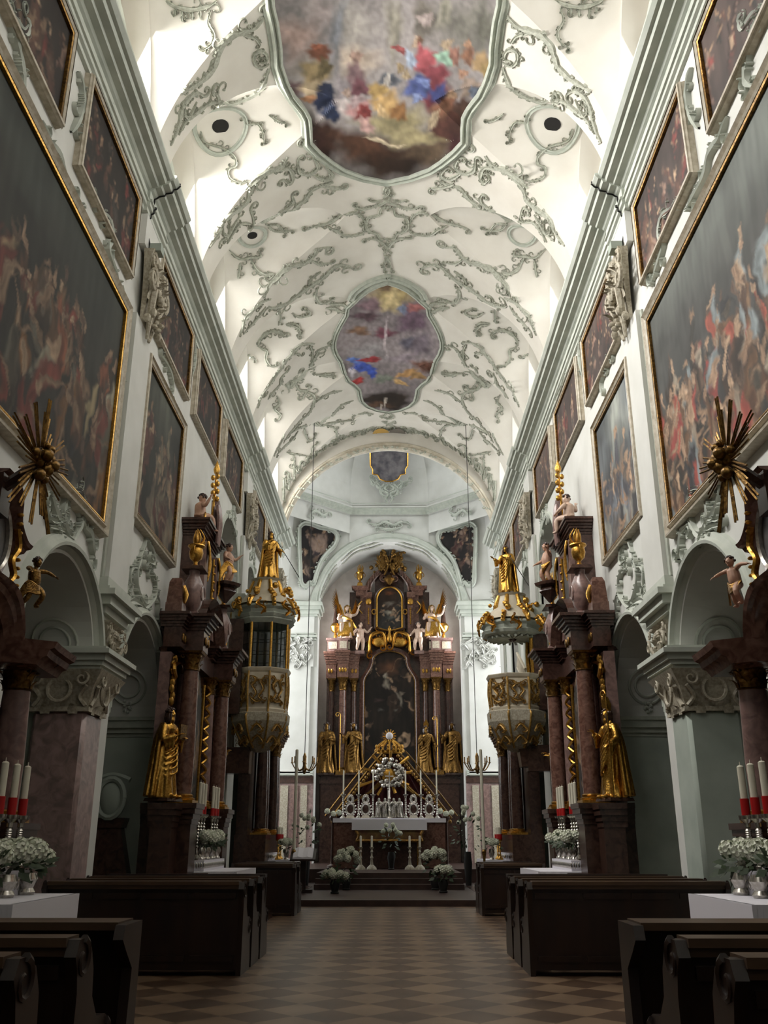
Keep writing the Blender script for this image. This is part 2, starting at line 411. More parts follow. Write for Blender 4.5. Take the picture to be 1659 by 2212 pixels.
# ---- crossing: piers, transept ends, choir
m = MB(); YC = 37.4
o = [(-4.75, 0), (-3.0, 0), (-3.0, 10.65)] + arc(0, 10.65, 3.0, 180, 0, 40) + [(3.0, 0), (4.75, 0), (4.75, 15.3), (-4.75, 15.3)]
m.poly(o, [], lambda u, v: (u, 38.3, v), lambda u, v: (u, YC, v))
CW = struct(m.build('trim_5', MW, smooth=False))  # the wall pierced by the choir arch, not applied trim
m = MB(); path = [Vector((u, YC, v)) for u, v in arc(0, 10.65, 3.0, 180, 0, 60)]; cen = Vector((0, YC, 10.65))
m.sweep(path, [(0, -.05), (-.03, 0), (0, .07), (.07, .05), (.1, .1), (.24, .11), (.28, .04), (.34, 0)], frame=lambda i: ((path[i] - cen).normalized(), Vector((0, -1, 0))))
m.build('archivolt', MLG, CW)
for sx in (-1, 1):
    m = MB()
    m.box(min(sx * 3.25, sx * 4.5), max(sx * 3.25, sx * 4.5), YC - .12, YC, 3.95, 8.1)         # pilaster
    m.box(min(sx * 3.15, sx * 4.6), max(sx * 3.15, sx * 4.6), YC - .18, YC, 3.75, 3.95)
    m.box(min(sx * 3.15, sx * 4.6), max(sx * 3.15, sx * 4.6), YC - .12, YC, 8.1, 10.2)
    m.build('pilaster', MW, CW, smooth=False)
    m = MB()
    for z0, z1, d in ((9.2, 9.26, .06), (9.3, 9.4, .1), (9.45, 9.5, .05), (10.2, 10.28, .1), (10.28, 10.45, .17), (10.45, 10.6, .28), (10.6, 10.75, .36), (10.75, 10.8, .3)):
        m.box(min(sx * (3.1 - d * .8), sx * 4.75), max(sx * (3.1 - d * .8), sx * 4.75), YC - .12 - d, YC + .9, z0, z1)
    for zz in (3.78, 3.86, 3.93): m.box(min(sx * 3.05, sx * 4.65), max(sx * 3.05, sx * 4.65), YC - .26 + (zz - 3.78), YC, zz, zz + .06)
    m.build('pier_cornice', MLG, CW, smooth=False)
    # marble dado
    m = MB(); m.box(min(sx * 3.02, sx * 4.75), max(sx * 3.02, sx * 4.75), YC - .16, YC, 3.5, 3.75)
    m.build('dado_cornice', MREDD, CW, smooth=False)
    m = MB(); m.box(min(sx * 3.02, sx * 4.75), max(sx * 3.02, sx * 4.75), YC - .1, YC, .5, 3.5)
    m.build('dado', MPINK, CW, smooth=False)
    m = MB()
    for x0, x1 in ((3.25, 3.5), (4.0, 4.3)): m.box(min(sx * x0, sx * x1), max(sx * x0, sx * x1), YC - .15, YC, .55, 3.4)
    m.build('dado_panel', MCREAM, CW, smooth=False)
    m = MB()
    for x0, x1 in ((3.6, 3.9),): m.box(min(sx * x0, sx * x1), max(sx * x0, sx * x1), YC - .14, YC, .55, 3.4)
    m.build('dado_inlay', MROSE, CW, smooth=False)
# transept ends + crossing closing walls
m = MB()
for sx in (-1, 1):
    m.box(min(sx * 8.6, sx * 8.8), max(sx * 8.6, sx * 8.8), 31, 38, 0, 13)
    m.box(min(sx * 4.75, sx * 8.8), max(sx * 4.75, sx * 8.8), 37.4, 37.7, 0, 13)
    m.box(min(sx * 4.9, sx * 8.8), max(sx * 4.9, sx * 8.8), 31.2, 31.4, 0, 13)
    m.box(min(sx * 4.2, sx * 8.8), max(sx * 4.2, sx * 8.8), 31.2, 38, 12.9, 13.1)
m.build('transept_wall', MW, CW, smooth=False)
TW = []
for sx in (-1, 1):
    m = MB(); m.box(min(sx * 8.5, sx * 8.55), max(sx * 8.5, sx * 8.55), 32.3, 36.5, 4.2, 12.4)
    TW.append(struct(m.build('window_%d' % nw, MDAY, smooth=False))); nw += 1
# octagon drum and dome
OC = [(-1.72, 37.35), (-4.1, 35.0), (-4.1, 33.4), (-1.72, 31.15), (1.72, 31.15), (4.1, 33.4), (4.1, 35.0), (1.72, 37.35)]
def octring(k, z): return [Vector((x * k, 34.25 + (y - 34.25) * k, z)) for x, y in OC]
m = MB(); lev = [(1.0, 13.9), (1.0, 14.75), (.985, 14.8), (.97, 14.84), (.97, 14.9), (.95, 14.93), (.93, 15.02), (.93, 15.08), (1.0, 15.1), (1.0, 15.16), (.99, 15.18), (.99, 16.2), (.95, 16.9), (.84, 17.7), (.66, 18.3), (.4, 18.7), (.16, 18.8)]
vs = [v for k, z in lev for v in octring(k, z)]
m.add(vs, [(j * 8 + i, j * 8 + (i + 1) % 8, (j + 1) * 8 + (i + 1) % 8, (j + 1) * 8 + i) for j in range(len(lev) - 1) for i in range(8) if not (j < 8 and i in (2, 3, 4))] + [tuple((len(lev) - 1) * 8 + i for i in range(8))])
DM = struct(m.build('ceiling_dome', MW, smooth=False))
m = MB(); R0, R1 = octring(.925, 15.1), octring(.925, 15.24)
for i in range(8): a, b = R0[i], R0[(i + 1) % 8]; m.tube([a + Vector((0, 0, .1)), b + Vector((0, 0, .1))], .025, 4)
m.build('cornice_rail', MLG, DM)
m = MB()
for k0, k1, z0, z1 in ((.96, .95, 14.72, 14.8), (.95, .925, 14.8, 14.9), (.925, .92, 14.9, 14.98), (.92, .97, 14.98, 15.02)):
    P0, P1 = octring(k0, z0), octring(k1, z1)
    m.add(P0 + P1, [(i, (i + 1) % 8, 8 + (i + 1) % 8, 8 + i) for i in (0, 1, 5, 6, 7)])
m.build('drum_cornice', MG, DM, smooth=False)
m = MB(); m.box(-4.8, 4.8, 31.2, 37.4, 19, 19.2); m.box(-4.8, -4.6, 31.2, 37.4, 13, 19.2); m.box(4.6, 4.8, 31.2, 37.4, 13, 19.2)
m.build('dome_shell', MW, DM, smooth=False)
m = MB()
for sx in (-1, 1):   # pendentives
    A = Vector((sx * 1.72, 37.36, 14.8)); B = Vector((sx * 4.1, 35.0, 14.8)); Q = [Vector((sx * 1.9, 37.33, 14.6)), Vector((sx * 4.05, 36.42, 14.6)), Vector((sx * 4.3, 37.05, 10.9)), Vector((sx * 3.45, 37.36, 10.9))]
    E2 = Vector((sx * 4.75, 35.0, 13.0)); E3 = Vector((sx * 4.75, 37.36, 10.9)); N2 = Vector((sx * 4.1, 33.4, 14.8)); N4 = Vector((sx * 4.75, 33.4, 13.0))
    m.add(Q + [A, B, E2, E3, N2, N4], [(0, 1, 3), (1, 2, 3), (4, 5, 1), (4, 1, 0), (5, 6, 1), (6, 2, 1), (6, 7, 2), (5, 8, 9, 6)])
m.add([(-1.72, 37.36, 14.8), (1.72, 37.36, 14.8), (1.72, 37.36, 13.5), (-1.72, 37.36, 13.5)], [(0, 1, 2, 3)])
m.build('pendentive', MW, DM, smooth=False)
for sx in (-1, 1):
    m = MB(); m.box(min(sx * 3.98, sx * 4.0), max(sx * 3.98, sx * 4.0), 33.5, 34.9, 15.5, 17)
    struct(m.build('window_%d' % nw, MDAY, smooth=False)); nw += 1
# choir
m = MB()
YB = 40.75
for sx in (-1, 1):
    x0 = sx * 3.35
    m.poly([(38.25, 0), (41, 0), (41, 12.6), (38.25, 12.6)], [[(38.4, 8.9), (39.4, 8.9), (39.4, 11.6), (38.4, 11.6)]], lambda u, v: (sx * 3.75, u, v), lambda u, v: (x0, u, v))
path = arc(0, 10.4, 3.4, 180, 0, 32)
cv = MB(); cv.add([(u, 38.2, v) for u, v in path] + [(u, 41, v) for u, v in path], [(i, i + 1, 34 + i, 33 + i) for i in range(32)]); cv.build('choir_vault', MW, CW)
m.box(-3.6, 3.6, YB, YB + .2, 0, 14.2); m.box(-4, 4, 38.3, 41, 14.1, 14.2)
m.build('choir_wall', MGREY, CW)
for sx in (-1, 1):
    g = MB(); g.box(min(sx * 3.78, sx * 3.8), max(sx * 3.78, sx * 3.8), 38.3, 39.5, 8.8, 11.7)
    struct(g.build('window_%d' % nw, MDAY, smooth=False)); nw += 1
# ================================================================ PAINTINGS (colour laid down stroke by stroke on a fine mesh)
def hexs(*a): return [srgb(h) for h in a]
def fbm(x, y, seed=0, o=4):
    r = np.random.RandomState(seed); s = np.zeros_like(x); amp = 1.0; f = 1.0
    for _ in range(o):
        for _k in range(4):
            a = r.uniform(0, 2 * pi); p = r.uniform(0, 2 * pi); g = f * r.uniform(.7, 1.3)
            s += amp * np.sin(g * (x * cos(a) + y * sin(a)) + p + 1.3 * np.sin(g * .7 * (y * cos(a) - x * sin(a)) + p * 2)) * .25
        amp *= .55; f *= 2.05
    return s
def stroke(col, X, Y, b):
    x, y, rx, ry, rot, c = b[:6]; soft = b[6] if len(b) > 6 else .25
    ca, sa = cos(radians(rot)), sin(radians(rot)); dx, dy = X - x, Y - y
    u = (dx * ca + dy * sa) / rx; v = (-dx * sa + dy * ca) / ry
    d = np.sqrt(u * u + v * v); an = np.arctan2(v, u); d = d * (1 + .16 * np.sin(3 * an + x * 7) + .11 * np.sin(7 * an + y * 5)); w = np.clip((1 - d) / soft, 0, 1)[:, None]
    c = np.array(srgb(c) if isinstance(c, str) else c)
    sh = (1 + .16 * np.sin(6 * u + 3 * v + x) + .12 * np.sin(5 * v - 4 * u + y * 3) - .12 * np.clip(v + u, -1, 1))[:, None]
    return col * (1 - w) + c[None, :] * sh * w
def setcol(ob, col):
    me = ob.data; a = me.color_attributes.new('Col', 'FLOAT_COLOR', 'POINT')
    d = np.ones((len(me.vertices), 4), dtype=np.float32); d[:, :3] = np.clip(col, 0, 1); a.data.foreach_set('color', d.ravel())
def gridmesh(name, W_, H_, n, place, parent=None):
    """W_ x H_ grid; place(u,v)->xyz"""
    nu = max(2, int(W_ * n)); nv = max(2, int(H_ * n)); us = np.linspace(0, W_, nu); vs_ = np.linspace(0, H_, nv)
    U, V = np.meshgrid(us, vs_); U = U.ravel(); V = V.ravel()
    verts = [place(u, v) for u, v in zip(U, V)]
    faces = [(j * nu + i, j * nu + i + 1, (j + 1) * nu + i + 1, (j + 1) * nu + i) for j in range(nv - 1) for i in range(nu - 1)]
    me = bpy.data.meshes.new(name); me.from_pydata(verts, [], faces); me.materials.append(MVC)
    o = bpy.data.objects.new(name, me); C.objects.link(o)
    if parent: o.parent = parent
    return o, U, V
def crowd(U, V, Wd, Hd, seed, bg, figs, n, size, sky=None, top=.75, dark=1.0):
    """generic crowd scene: ground tone, hazy upper part, robed figures with heads, highlights"""
    r = random.Random(seed); s = size
    du = .25 * s * fbm(U * 3 / s, V * 3 / s, seed); dv = .25 * s * fbm(U * 3 / s, V * 3 / s, seed + 9)
    X, Y = U + du, V + dv
    col = np.tile(np.array(srgb(bg[0])), (len(U), 1)); t = np.clip(V / Hd + .15 * fbm(U * 1.2, V * 1.2, seed + 3), 0, 1)[:, None]
    col = col * (1 - t) + np.array(srgb(bg[1])) * t
    k = np.clip(.5 + .7 * fbm(U * 2.2, V * 2.2, seed + 5), 0, 1)[:, None]; col = col * (.55 + .8 * k)
    if sky: col = stroke(col, X, Y, (Wd * sky[0], Hd * sky[1], Wd * sky[2], Hd * sky[3], 0, sky[4], .9))
    F = []
    for i in range(n):
        F.append((r.uniform(0, Wd), r.uniform(.02, top) ** 1.15 * Hd))
    F.sort(key=lambda q: -q[1])
    for x, y in F:
        c = r.choice(figs); sc = s * r.uniform(.6, 1.1) * (1.25 - .6 * y / Hd); lean = r.uniform(-25, 25)
        col = stroke(col, X, Y, (x, y, .2 * sc, .55 * sc, lean, c, .35))
        col = stroke(col, X, Y, (x + r.uniform(-.12, .12) * sc, y - .2 * sc, .16 * sc, .3 * sc, lean * 2, r.choice(figs), .5))
        hx, hy = x + .55 * sc * sin(radians(-lean)) * -1 * -1, y + .58 * sc
        col = stroke(col, X, Y, (hx, hy, .1 * sc, .13 * sc, 0, r.choice(['9c7a5c', '8a6a4e', 'b08e6c', '5f4938']), .4))
        if r.random() < .5: col = stroke(col, X, Y, (x + r.uniform(-.3, .3) * sc, y + .1 * sc, .3 * sc, .06 * sc, r.uniform(-60, 60), '8e6f52', .5))
    g_ = col.mean(axis=1, keepdims=True); col = g_ + (col - g_) * .8
    st = (.8 + .35 * np.clip(fbm(U * 16, V * 3, seed + 7, 2) + .4, 0, 1))[:, None]
    return np.clip(col * st * dark, 0, 1)
def picture(side, ya, yb, za, zb, label, seed, bg, figs, n, size, fw=.13, edge=None, sky=None, top=.75, dark=1.0, dens=28, cat='painting', frame_mat=None, skew=0):
    sx = -1 if side == 'left' else 1; X = sx * HW
    t = thing('framed_painting', label, cat, (X - sx * .0, (ya + yb) / 2, (za + zb) / 2)); ox, oy, oz = t.location
    Wd, Hd = yb - ya, zb - za
    o, U, V = gridmesh('canvas', Wd, Hd, dens, lambda u, v: (-sx * .05, ya + u - oy, za + v - oz), t)
    setcol(o, crowd(U, V, Wd, Hd, seed, bg, figs, n, size, sky, top, dark))
    def fr(m, prof):
        P = [(ya, za), (yb, za), (yb, zb), (ya, zb)]; dirs = [(-1, -1), (1, -1), (1, 1), (-1, 1)]; vs = []
        for (y, z), (a, b) in zip(P, dirs):
            for d, h in prof: vs.append((-sx * h, y + a * d - oy, z + b * d - oz))
        k = len(prof); fs = [(i * k + j, i * k + j + 1, ((i + 1) % 4) * k + j + 1, ((i + 1) % 4) * k + j) for i in range(4) for j in range(k - 1)]
        return m.add(vs, fs)
    fr(MB(), [(-.02, .04), (-.02, .09), (.0, .10), (.02, .09), (.02, .05)]).build('gilt_slip', edge or MGOLDD, t)
    fr(MB(), [(.02, .03), (.02, .1), (.05, .12), (.07, .08), (.09, .08), (fw - .02, .13), (fw, .12), (fw + .02, .0)]).build('frame', frame_mat or MFRAME, t)
    return t
MFRAME = mat('stone_coloured_frame', 'c2baa9', 'a59a86', 12, .55)
OLD = ['3a2a1e', '4a3222', '5a3a24', '2a2620', '6b4a2c', '34302a', '7a5a3a', '4d4436', '2c2a2e']
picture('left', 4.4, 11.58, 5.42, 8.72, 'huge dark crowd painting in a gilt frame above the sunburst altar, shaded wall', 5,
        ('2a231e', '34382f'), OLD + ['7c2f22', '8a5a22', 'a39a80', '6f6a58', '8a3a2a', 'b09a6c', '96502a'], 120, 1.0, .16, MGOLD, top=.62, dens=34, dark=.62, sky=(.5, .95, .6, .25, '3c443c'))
picture('right', 4.4, 11.55, 5.38, 8.5, 'huge crowd painting with grey sky and red robes, sunlit wall', 8,
        ('34302e', '4a4c48'), OLD + ['8e2f24', 'a8492f', '8a6a4c', '9a8a74', '7f8a8c', '9c3a28', 'b59674'], 190, .8, .16, MGOLDD, top=.6, dens=34, sky=(.45, .95, .7, .3, '60665f'))
ROW = [(9.26, 11.56), (13.14, 15.6), (16.33, 18.79), (19.6, 22.0), (24.3, 26.5), (26.95, 29.2), (5.9, 8.48)]
TXT = [('left', ['dark painting under the cornice just before the giant pilaster, shaded wall',
                 'dark painting under the cornice just past the large scrolled capital, shaded wall',
                 'dark reddish painting under the cornice, second past the scrolled capital, shaded wall',
                 'narrow dark painting under the cornice, last before the second giant pilaster, shaded wall',
                 'dark painting under the cornice above the gilded saint of the glazed oriel',
                 'dark painting under the cornice nearest the crossing arch, shaded wall',
                 'dark painting under the cornice above the huge crowd painting, shaded wall']),
       ('right', ['reddish brown painting under the cornice above the corner of the sunlit crowd painting',
                  'brown painting under the cornice just past the large scrolled capital, sunlit wall',
                  'brown painting under the cornice, second past the scrolled capital, sunlit wall',
                  'slim brown painting under the cornice above the tall tribune arch, sunlit wall',
                  'brown painting under the cornice above the gilded saint of the open pulpit',
                  'brown painting under the cornice nearest the crossing arch, sunlit wall',
                  'painting with pale figures under the cornice above the huge crowd painting, sunlit wall'])]
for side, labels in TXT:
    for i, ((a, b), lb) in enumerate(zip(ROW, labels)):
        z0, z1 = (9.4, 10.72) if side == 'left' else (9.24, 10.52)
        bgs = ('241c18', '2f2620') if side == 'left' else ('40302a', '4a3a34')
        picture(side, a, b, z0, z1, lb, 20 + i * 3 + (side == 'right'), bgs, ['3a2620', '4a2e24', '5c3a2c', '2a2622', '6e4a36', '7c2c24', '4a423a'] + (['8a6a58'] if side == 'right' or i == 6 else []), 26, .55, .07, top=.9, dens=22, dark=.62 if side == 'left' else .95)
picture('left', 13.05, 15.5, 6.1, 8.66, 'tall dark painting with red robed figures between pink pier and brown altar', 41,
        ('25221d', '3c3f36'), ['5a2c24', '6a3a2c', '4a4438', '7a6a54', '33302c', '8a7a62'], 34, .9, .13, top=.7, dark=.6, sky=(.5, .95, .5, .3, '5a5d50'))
picture('right', 12.88, 15.26, 6.04, 8.46, 'tall painting with pale sky beside the brown altar, sunlit wall', 44,
        ('33302f', '5d6468'), ['4c4c54', '5a5552', '6a7078', '3c3a3c', '8a8a80', '7a6a5c'], 30, .9, .13, top=.6, sky=(.4, .85, .35, .4, '8c9087'))

# ---- ceiling frescoes
def vray(px, py, lift=0.0):
    """point of the vault seen along a sight line"""
    d = ray(px, py); lo, hi = 1.0, 60.0
    t = 9.0
    while t < 60:
        p = CAM + d * t
        if abs(p.x) > HW or p.z > vz(p.x, p.y): break
        t += .15
    a, b = t - .15, t
    for _ in range(14):
        c = (a + b) / 2; p = CAM + d * c
        if abs(p.x) > HW or p.z > vz(p.x, p.y): b = c
        else: a = c
    return CAM + d * a
def vnorm(x, y):
    e = .03; x = max(-HW + .05, min(HW - .05, x))
    gx = (vz(x + e, y) - vz(x - e, y)) / (2 * e); gy = (vz(x, y + e) - vz(x, y - e)) / (2 * e)
    return Vector((gx, gy, -1)).normalized()
def vsurf(x, y, h=0.0):
    x = max(-HW + .01, min(HW - .01, x)); return Vector((x, y, vz(x, y))) + vnorm(x, y) * h
def inside(P, x, y):
    r = np.zeros(x.shape, bool); n = len(P)
    for i in range(n):
        x1, y1 = P[i]; x2, y2 = P[(i + 1) % n]
        c = ((y1 > y) != (y2 > y)) & (x < (x2 - x1) * (y - y1) / ((y2 - y1) or 1e-9) + x1); r ^= c
    return r
def fresco(name_label, out, painter, dens, z_off=.045, rim=.18, rimh=.1):
    """out: plan outline (x,y) on the vault; painted skin conforming to the vault + moulded rim"""
    xs = [p[0] for p in out]; ys = [p[1] for p in out]
    nx = int((max(xs) - min(xs)) * dens); ny = int((max(ys) - min(ys)) * dens)
    gx = np.linspace(min(xs), max(xs), nx); gy = np.linspace(min(ys), max(ys), ny)
    cx, cy = sum(xs) / len(xs), sum(ys) / len(ys)
    XX, YY = np.meshgrid(gx, gy); IN = inside([(cx + (x - cx) * 1.01, cy + (y - cy) * 1.01) for x, y in out], XX.ravel(), YY.ravel())
    t = thing('ceiling_fresco', name_label[0], 'fresco', (cx, cy, vz(cx, cy))); L = t.location
    idx = -np.ones(nx * ny, int); vs = []; keep = np.nonzero(IN)[0]
    for k, q in enumerate(keep):
        x, y = XX.ravel()[q], YY.ravel()[q]; p = Vector((x, y, min(vz(x, y), vz(x, y)) - z_off)); vs.append(p - L); idx[q] = k
    fs = []
    for j in range(ny - 1):
        for i in range(nx - 1):
            a = (idx[j * nx + i], idx[j * nx + i + 1], idx[(j + 1) * nx + i + 1], idx[(j + 1) * nx + i])
            if min(a) >= 0: fs.append(a)
    me = bpy.data.meshes.new('painted_field'); me.from_pydata(vs, [], fs); me.materials.append(MVC)
    o = bpy.data.objects.new('painted_field', me); C.objects.link(o); o.parent = t
    P = np.array([list(v + L) for v in vs]); setcol(o, painter(P))
    m = MB(); n = len(out); path = [vsurf(x, y, .0) - L for x, y in out]
    def frm(i):
        a, b = Vector(out[i - 1]), Vector(out[(i + 1) % n]); d = (b - a).normalized(); nn = vnorm(*out[i])
        tang = (vsurf(*b) - vsurf(*a)).normalized(); return tang.cross(nn).normalized(), nn
    m.sweep(path, [(-.03, 0), (-.02, rimh * .8), (.03, rimh), (.06, rimh * .5), (.1, rimh * .5), (rim * .8, rimh * 1.1), (rim, rimh * .4), (rim * 1.3, rimh * .35), (rim * 1.4, 0)], closed=True, frame=frm)
    m.build('moulded_rim', MG, t)
    return t
def pxy(P):
    """where the strokes of a fresco lie, measured from the nave axis as seen by a visitor"""
    x = P[:, 0] - CAM.x; y = P[:, 1]; z = P[:, 2] - CAM.z
    s, c = sin(YAW), cos(YAW); xr = x * c + y * s; yr = -x * s + y * c
    f = yr * cos(PIT) + z * sin(PIT); v = -yr * sin(PIT) + z * cos(PIT)
    return 829.5 + FPX * xr / f, 1106 - FPX * v / f
F1 = [(115, 0), (70, 100), (50, 200), (45, 320), (50, 440), (90, 560), (150, 660), (225, 760), (262, 830), (265, 900), (262, 990), (330, 1060), (420, 1130), (500, 1180), (640, 1230), (770, 1255), (822, 1258)]
half = [vray(590 + a / 3.253, b / 3.253) for a, b in F1]
half = [(p.x, p.y) for p in half]; half[-1] = (0, half[-1][1])
YM = 12.35
lowr = [p for p in half if p[1] > YM + .05]
q1 = [(p[0], p[1]) for p in lowr]                       # left, towards the camera -> away
q2 = [(-p[0], p[1]) for p in reversed(q1[:-1])]
q3 = [(x, 2 * YM - y) for x, y in reversed(q2)]; q4 = [(x, 2 * YM - y) for x, y in reversed(q1[:-1])]
out1 = [(p[0], p[1]) for p in (q1 + q2 + q3 + q4)]
def paint1(P):
    X, Y = pxy(P); Y = np.clip(Y, -400, 500)
    wx = 5 * fbm(X / 22, Y / 22, 3); wy = 5 * fbm(X / 22, Y / 22, 4); X2, Y2 = X + wx, Y + wy
    col = np.tile(np.array(srgb('8f8684')), (len(X), 1))
    k = np.clip(.5 + .6 * fbm(X / 60, Y / 60, 6), 0, 1)[:, None]; col = col * (.75 + .45 * k)
    S = [(640, 80, 60, 60, 0, 'a8897f', .8), (690, 30, 50, 40, 0, '9a8a88', .8), (760, 60, 50, 80, 0, 'a39a92', .8), (770, 130, 60, 40, 0, 'c0a890', .9), (730, 70, 20, 110, 10, '74767e', .8),
         (1000, 60, 80, 90, 0, '6e6a60', .8), (918, 45, 34, 60, 0, '6a6258', .5), (920, 42, 20, 16, -20, '9c8a84', .3), (850, 60, 25, 90, 0, '8b8474', .7), (960, 20, 18, 60, 0, '85806f', .6),
         (1050, 60, 35, 80, 0, '5e5c50', .7), (640, 190, 30, 20, 20, '6a4e50', .6), (668, 150, 40, 40, 0, '8b7f76', .7),
         (850, 345, 150, 60, 0, '2e1d12', .6), (700, 300, 45, 60, -20, '3a1c14', .5), (970, 270, 60, 70, 15, '4a261c', .5), (930, 330, 70, 40, 0, '5a4630', .7), (780, 315, 90, 40, 10, '4e2e1a', .6), (860, 270, 90, 45, -5, '8f8257', .6), (900, 300, 60, 22, 0, '9a8b5c', .6), (990, 320, 30, 40, 30, '40181a', .5),
         (693, 118, 26, 22, 0, '7a4428', .4), (686, 104, 18, 10, 20, '8c4a2a', .4), (682, 160, 36, 30, 0, '8a7448', .4), (700, 150, 16, 24, 20, '5f5230', .4), (676, 195, 30, 26, 0, '9a8460', .4), (668, 215, 20, 10, 0, 'a06a3a', .4), (706, 190, 24, 12, 20, '1d2740', .4), (700, 215, 26, 34, 30, '1c2540', .35), (715, 245, 26, 20, 30, '1e2c4c', .4),
         (771, 122, 14, 16, 0, '9a7868', .4), (768, 165, 26, 34, 0, '7a5c60', .4), (778, 190, 26, 24, 20, '6a3a44', .4), (735, 195, 20, 40, 10, '8a8084', .5), (748, 200, 12, 12, 0, 'a08474', .4), (745, 232, 24, 26, 0, 'b8aaa8', .4), (775, 240, 36, 28, 20, 'b07a78', .4), (785, 245, 22, 18, 0, '7e2a28', .35), (790, 275, 26, 14, 50, 'b98c84', .4), (768, 220, 22, 14, -20, 'a88c8e', .4),
         (838, 178, 28, 18, -10, '585c66', .35), (836, 178, 9, 20, 10, 'a59c94', .4), (815, 195, 24, 22, 30, 'a8863e', .4), (835, 225, 34, 30, 0, 'bb924a', .4), (862, 240, 20, 22, 0, '8c5e24', .4), (828, 240, 10, 20, -20, 'c9a468', .4), (866, 150, 12, 14, 0, '8a7450', .4), (880, 165, 10, 16, 0, '9a8462', .4),
         (900, 92, 12, 14, 10, 'b8997c', .35), (908, 88, 12, 12, 0, '6a4a34', .5), (920, 125, 26, 32, 20, 'a8404a', .35), (862, 108, 22, 8, 30, '96403e', .35), (890, 130, 14, 24, -30, '8f9db4', .4), (940, 160, 36, 26, 20, '7e2c38', .4), (930, 200, 44, 40, 10, '6e2430', .4), (905, 190, 34, 30, -20, '3c4c86', .35), (915, 180, 20, 12, 30, '5a6ca4', .4), (950, 205, 20, 30, 10, '2c356e', .4), (900, 215, 14, 10, 0, '6f80b0', .4),
         (965, 96, 12, 16, 0, 'a08868', .4), (960, 125, 24, 16, 30, '7fa48c', .35), (982, 120, 12, 26, 0, '8a5a48', .4), (1012, 96, 12, 12, 0, '9a7050', .4), (1010, 120, 16, 24, 10, '7e5236', .4), (1040, 135, 28, 24, 20, '9a7a48', .4), (1052, 150, 20, 20, 0, '8a7038', .4), (998, 160, 12, 12, 0, '9c6e50', .4), (1015, 190, 26, 24, 0, '8a7464', .4), (1025, 200, 14, 14, 0, '5a6478', .4), (960, 230, 20, 40, 40, '7a4c30', .4), (978, 205, 12, 10, 0, 'a07a58', .4), (1000, 235, 24, 30, -20, '4a3024', .4), (935, 262, 10, 26, 30, 'a08a68', .4), (820, 305, 36, 6, 12, 'c0ac88', .5), (860, 312, 20, 5, 10, 'b4a07c', .5)]
    for b in S: col = stroke(col, X2, Y2, b)
    g = col.mean(axis=1, keepdims=True); col = g + (col - g) * .72
    return col * (.85 + .25 * np.clip(fbm(X / 4, Y / 5, 11, 2) + .5, 0, 1))[:, None]
FR1 = fresco(('large lobed ceiling fresco with figures in red and blue robes over the nave',), out1, paint1, 30, rim=.15)
F2 = [(1650, 150), (1500, 180), (1400, 230), (1310, 300), (1270, 340), (1200, 400), (1190, 470), (1130, 570), (1085, 660), (1062, 740), (1060, 800), (1085, 870), (1130, 940), (1150, 1000), (1175, 1070), (1210, 1140), (1270, 1180), (1318, 1230), (1330, 1300), (1345, 1350), (1400, 1400), (1500, 1440), (1630, 1455)]
h2 = [vray(500 + a / 4.74, 580 + b / 4.74) for a, b in F2]; h2 = [(p.x, p.y) for p in h2]; h2[0] = (0, h2[0][1]); h2[-1] = (0, h2[-1][1])
out2 = h2 + [(-x, y) for x, y in reversed(h2[1:-1])]
def paint2(P):
    X, Y = pxy(P); wx = 4 * fbm(X / 14, Y / 14, 13); wy = 4 * fbm(X / 14, Y / 14, 14); X2, Y2 = X + wx, Y + wy
    col = np.tile(np.array(srgb('857a7c')), (len(X), 1)); k = np.clip(.5 + .7 * fbm(X / 25, Y / 25, 16), 0, 1)[:, None]; col = col * (.7 + .5 * k)
    S = [(850, 640, 60, 34, 0, 'a8935f', .6), (850, 622, 50, 10, 0, '66503a', .5), (845, 650, 30, 30, 0, 'c0ab78', .6), (800, 660, 30, 18, 0, '7a6068', .5), (890, 690, 40, 36, 0, '604a5a', .5), (900, 665, 24, 10, 0, '9a5a58', .5), (870, 670, 12, 10, 0, '6a748e', .5),
         (790, 685, 36, 12, 0, '503a42', .5), (775, 715, 30, 10, 10, '7a5a44', .5), (830, 720, 30, 12, 0, '6c3a48', .5), (905, 745, 40, 30, 0, '6a5e68', .5), (800, 760, 50, 24, 0, '8a8486', .6), (880, 740, 14, 20, 30, '54505e', .5), (870, 775, 40, 12, 0, '8a7c84', .5),
         (920, 790, 36, 16, 0, '6a4436', .5), (765, 780, 18, 8, 20, '4a6ab0', .4), (785, 795, 26, 12, 0, '2c48a0', .35), (800, 805, 16, 10, 30, '2446a6', .35), (800, 777, 26, 6, -8, '8e2228', .35), (773, 822, 16, 8, 0, 'a02424', .35), (762, 805, 8, 8, 0, 'b8b0b8', .4),
         (880, 805, 26, 8, -20, 'a87c44', .4), (865, 825, 20, 6, 20, 'b48e54', .4), (900, 812, 22, 8, 10, '8c6a3c', .4), (830, 818, 26, 10, 0, '6e7468', .5), (930, 830, 24, 14, 0, '4e5444', .5),
         (835, 865, 70, 24, 0, '241a14', .4), (820, 875, 30, 8, 0, '4a3222', .5), (833, 868, 3, 14, 0, 'b0a498', .5), (824, 880, 3, 10, 0, 'a09488', .5), (835, 730, 4, 50, 0, 'b8a8ac', .7)]
    for b in S: col = stroke(col, X2, Y2, b)
    g = col.mean(axis=1, keepdims=True); col = g + (col - g) * .85
    return col * (.85 + .3 * np.clip(fbm(X / 3, Y / 3, 12, 2) + .5, 0, 1))[:, None]
FR2 = fresco(('smaller shaped ceiling fresco with blue and red draped figures among clouds, nearer the crossing',), out2, paint2, 24, rim=.1, rimh=.07)

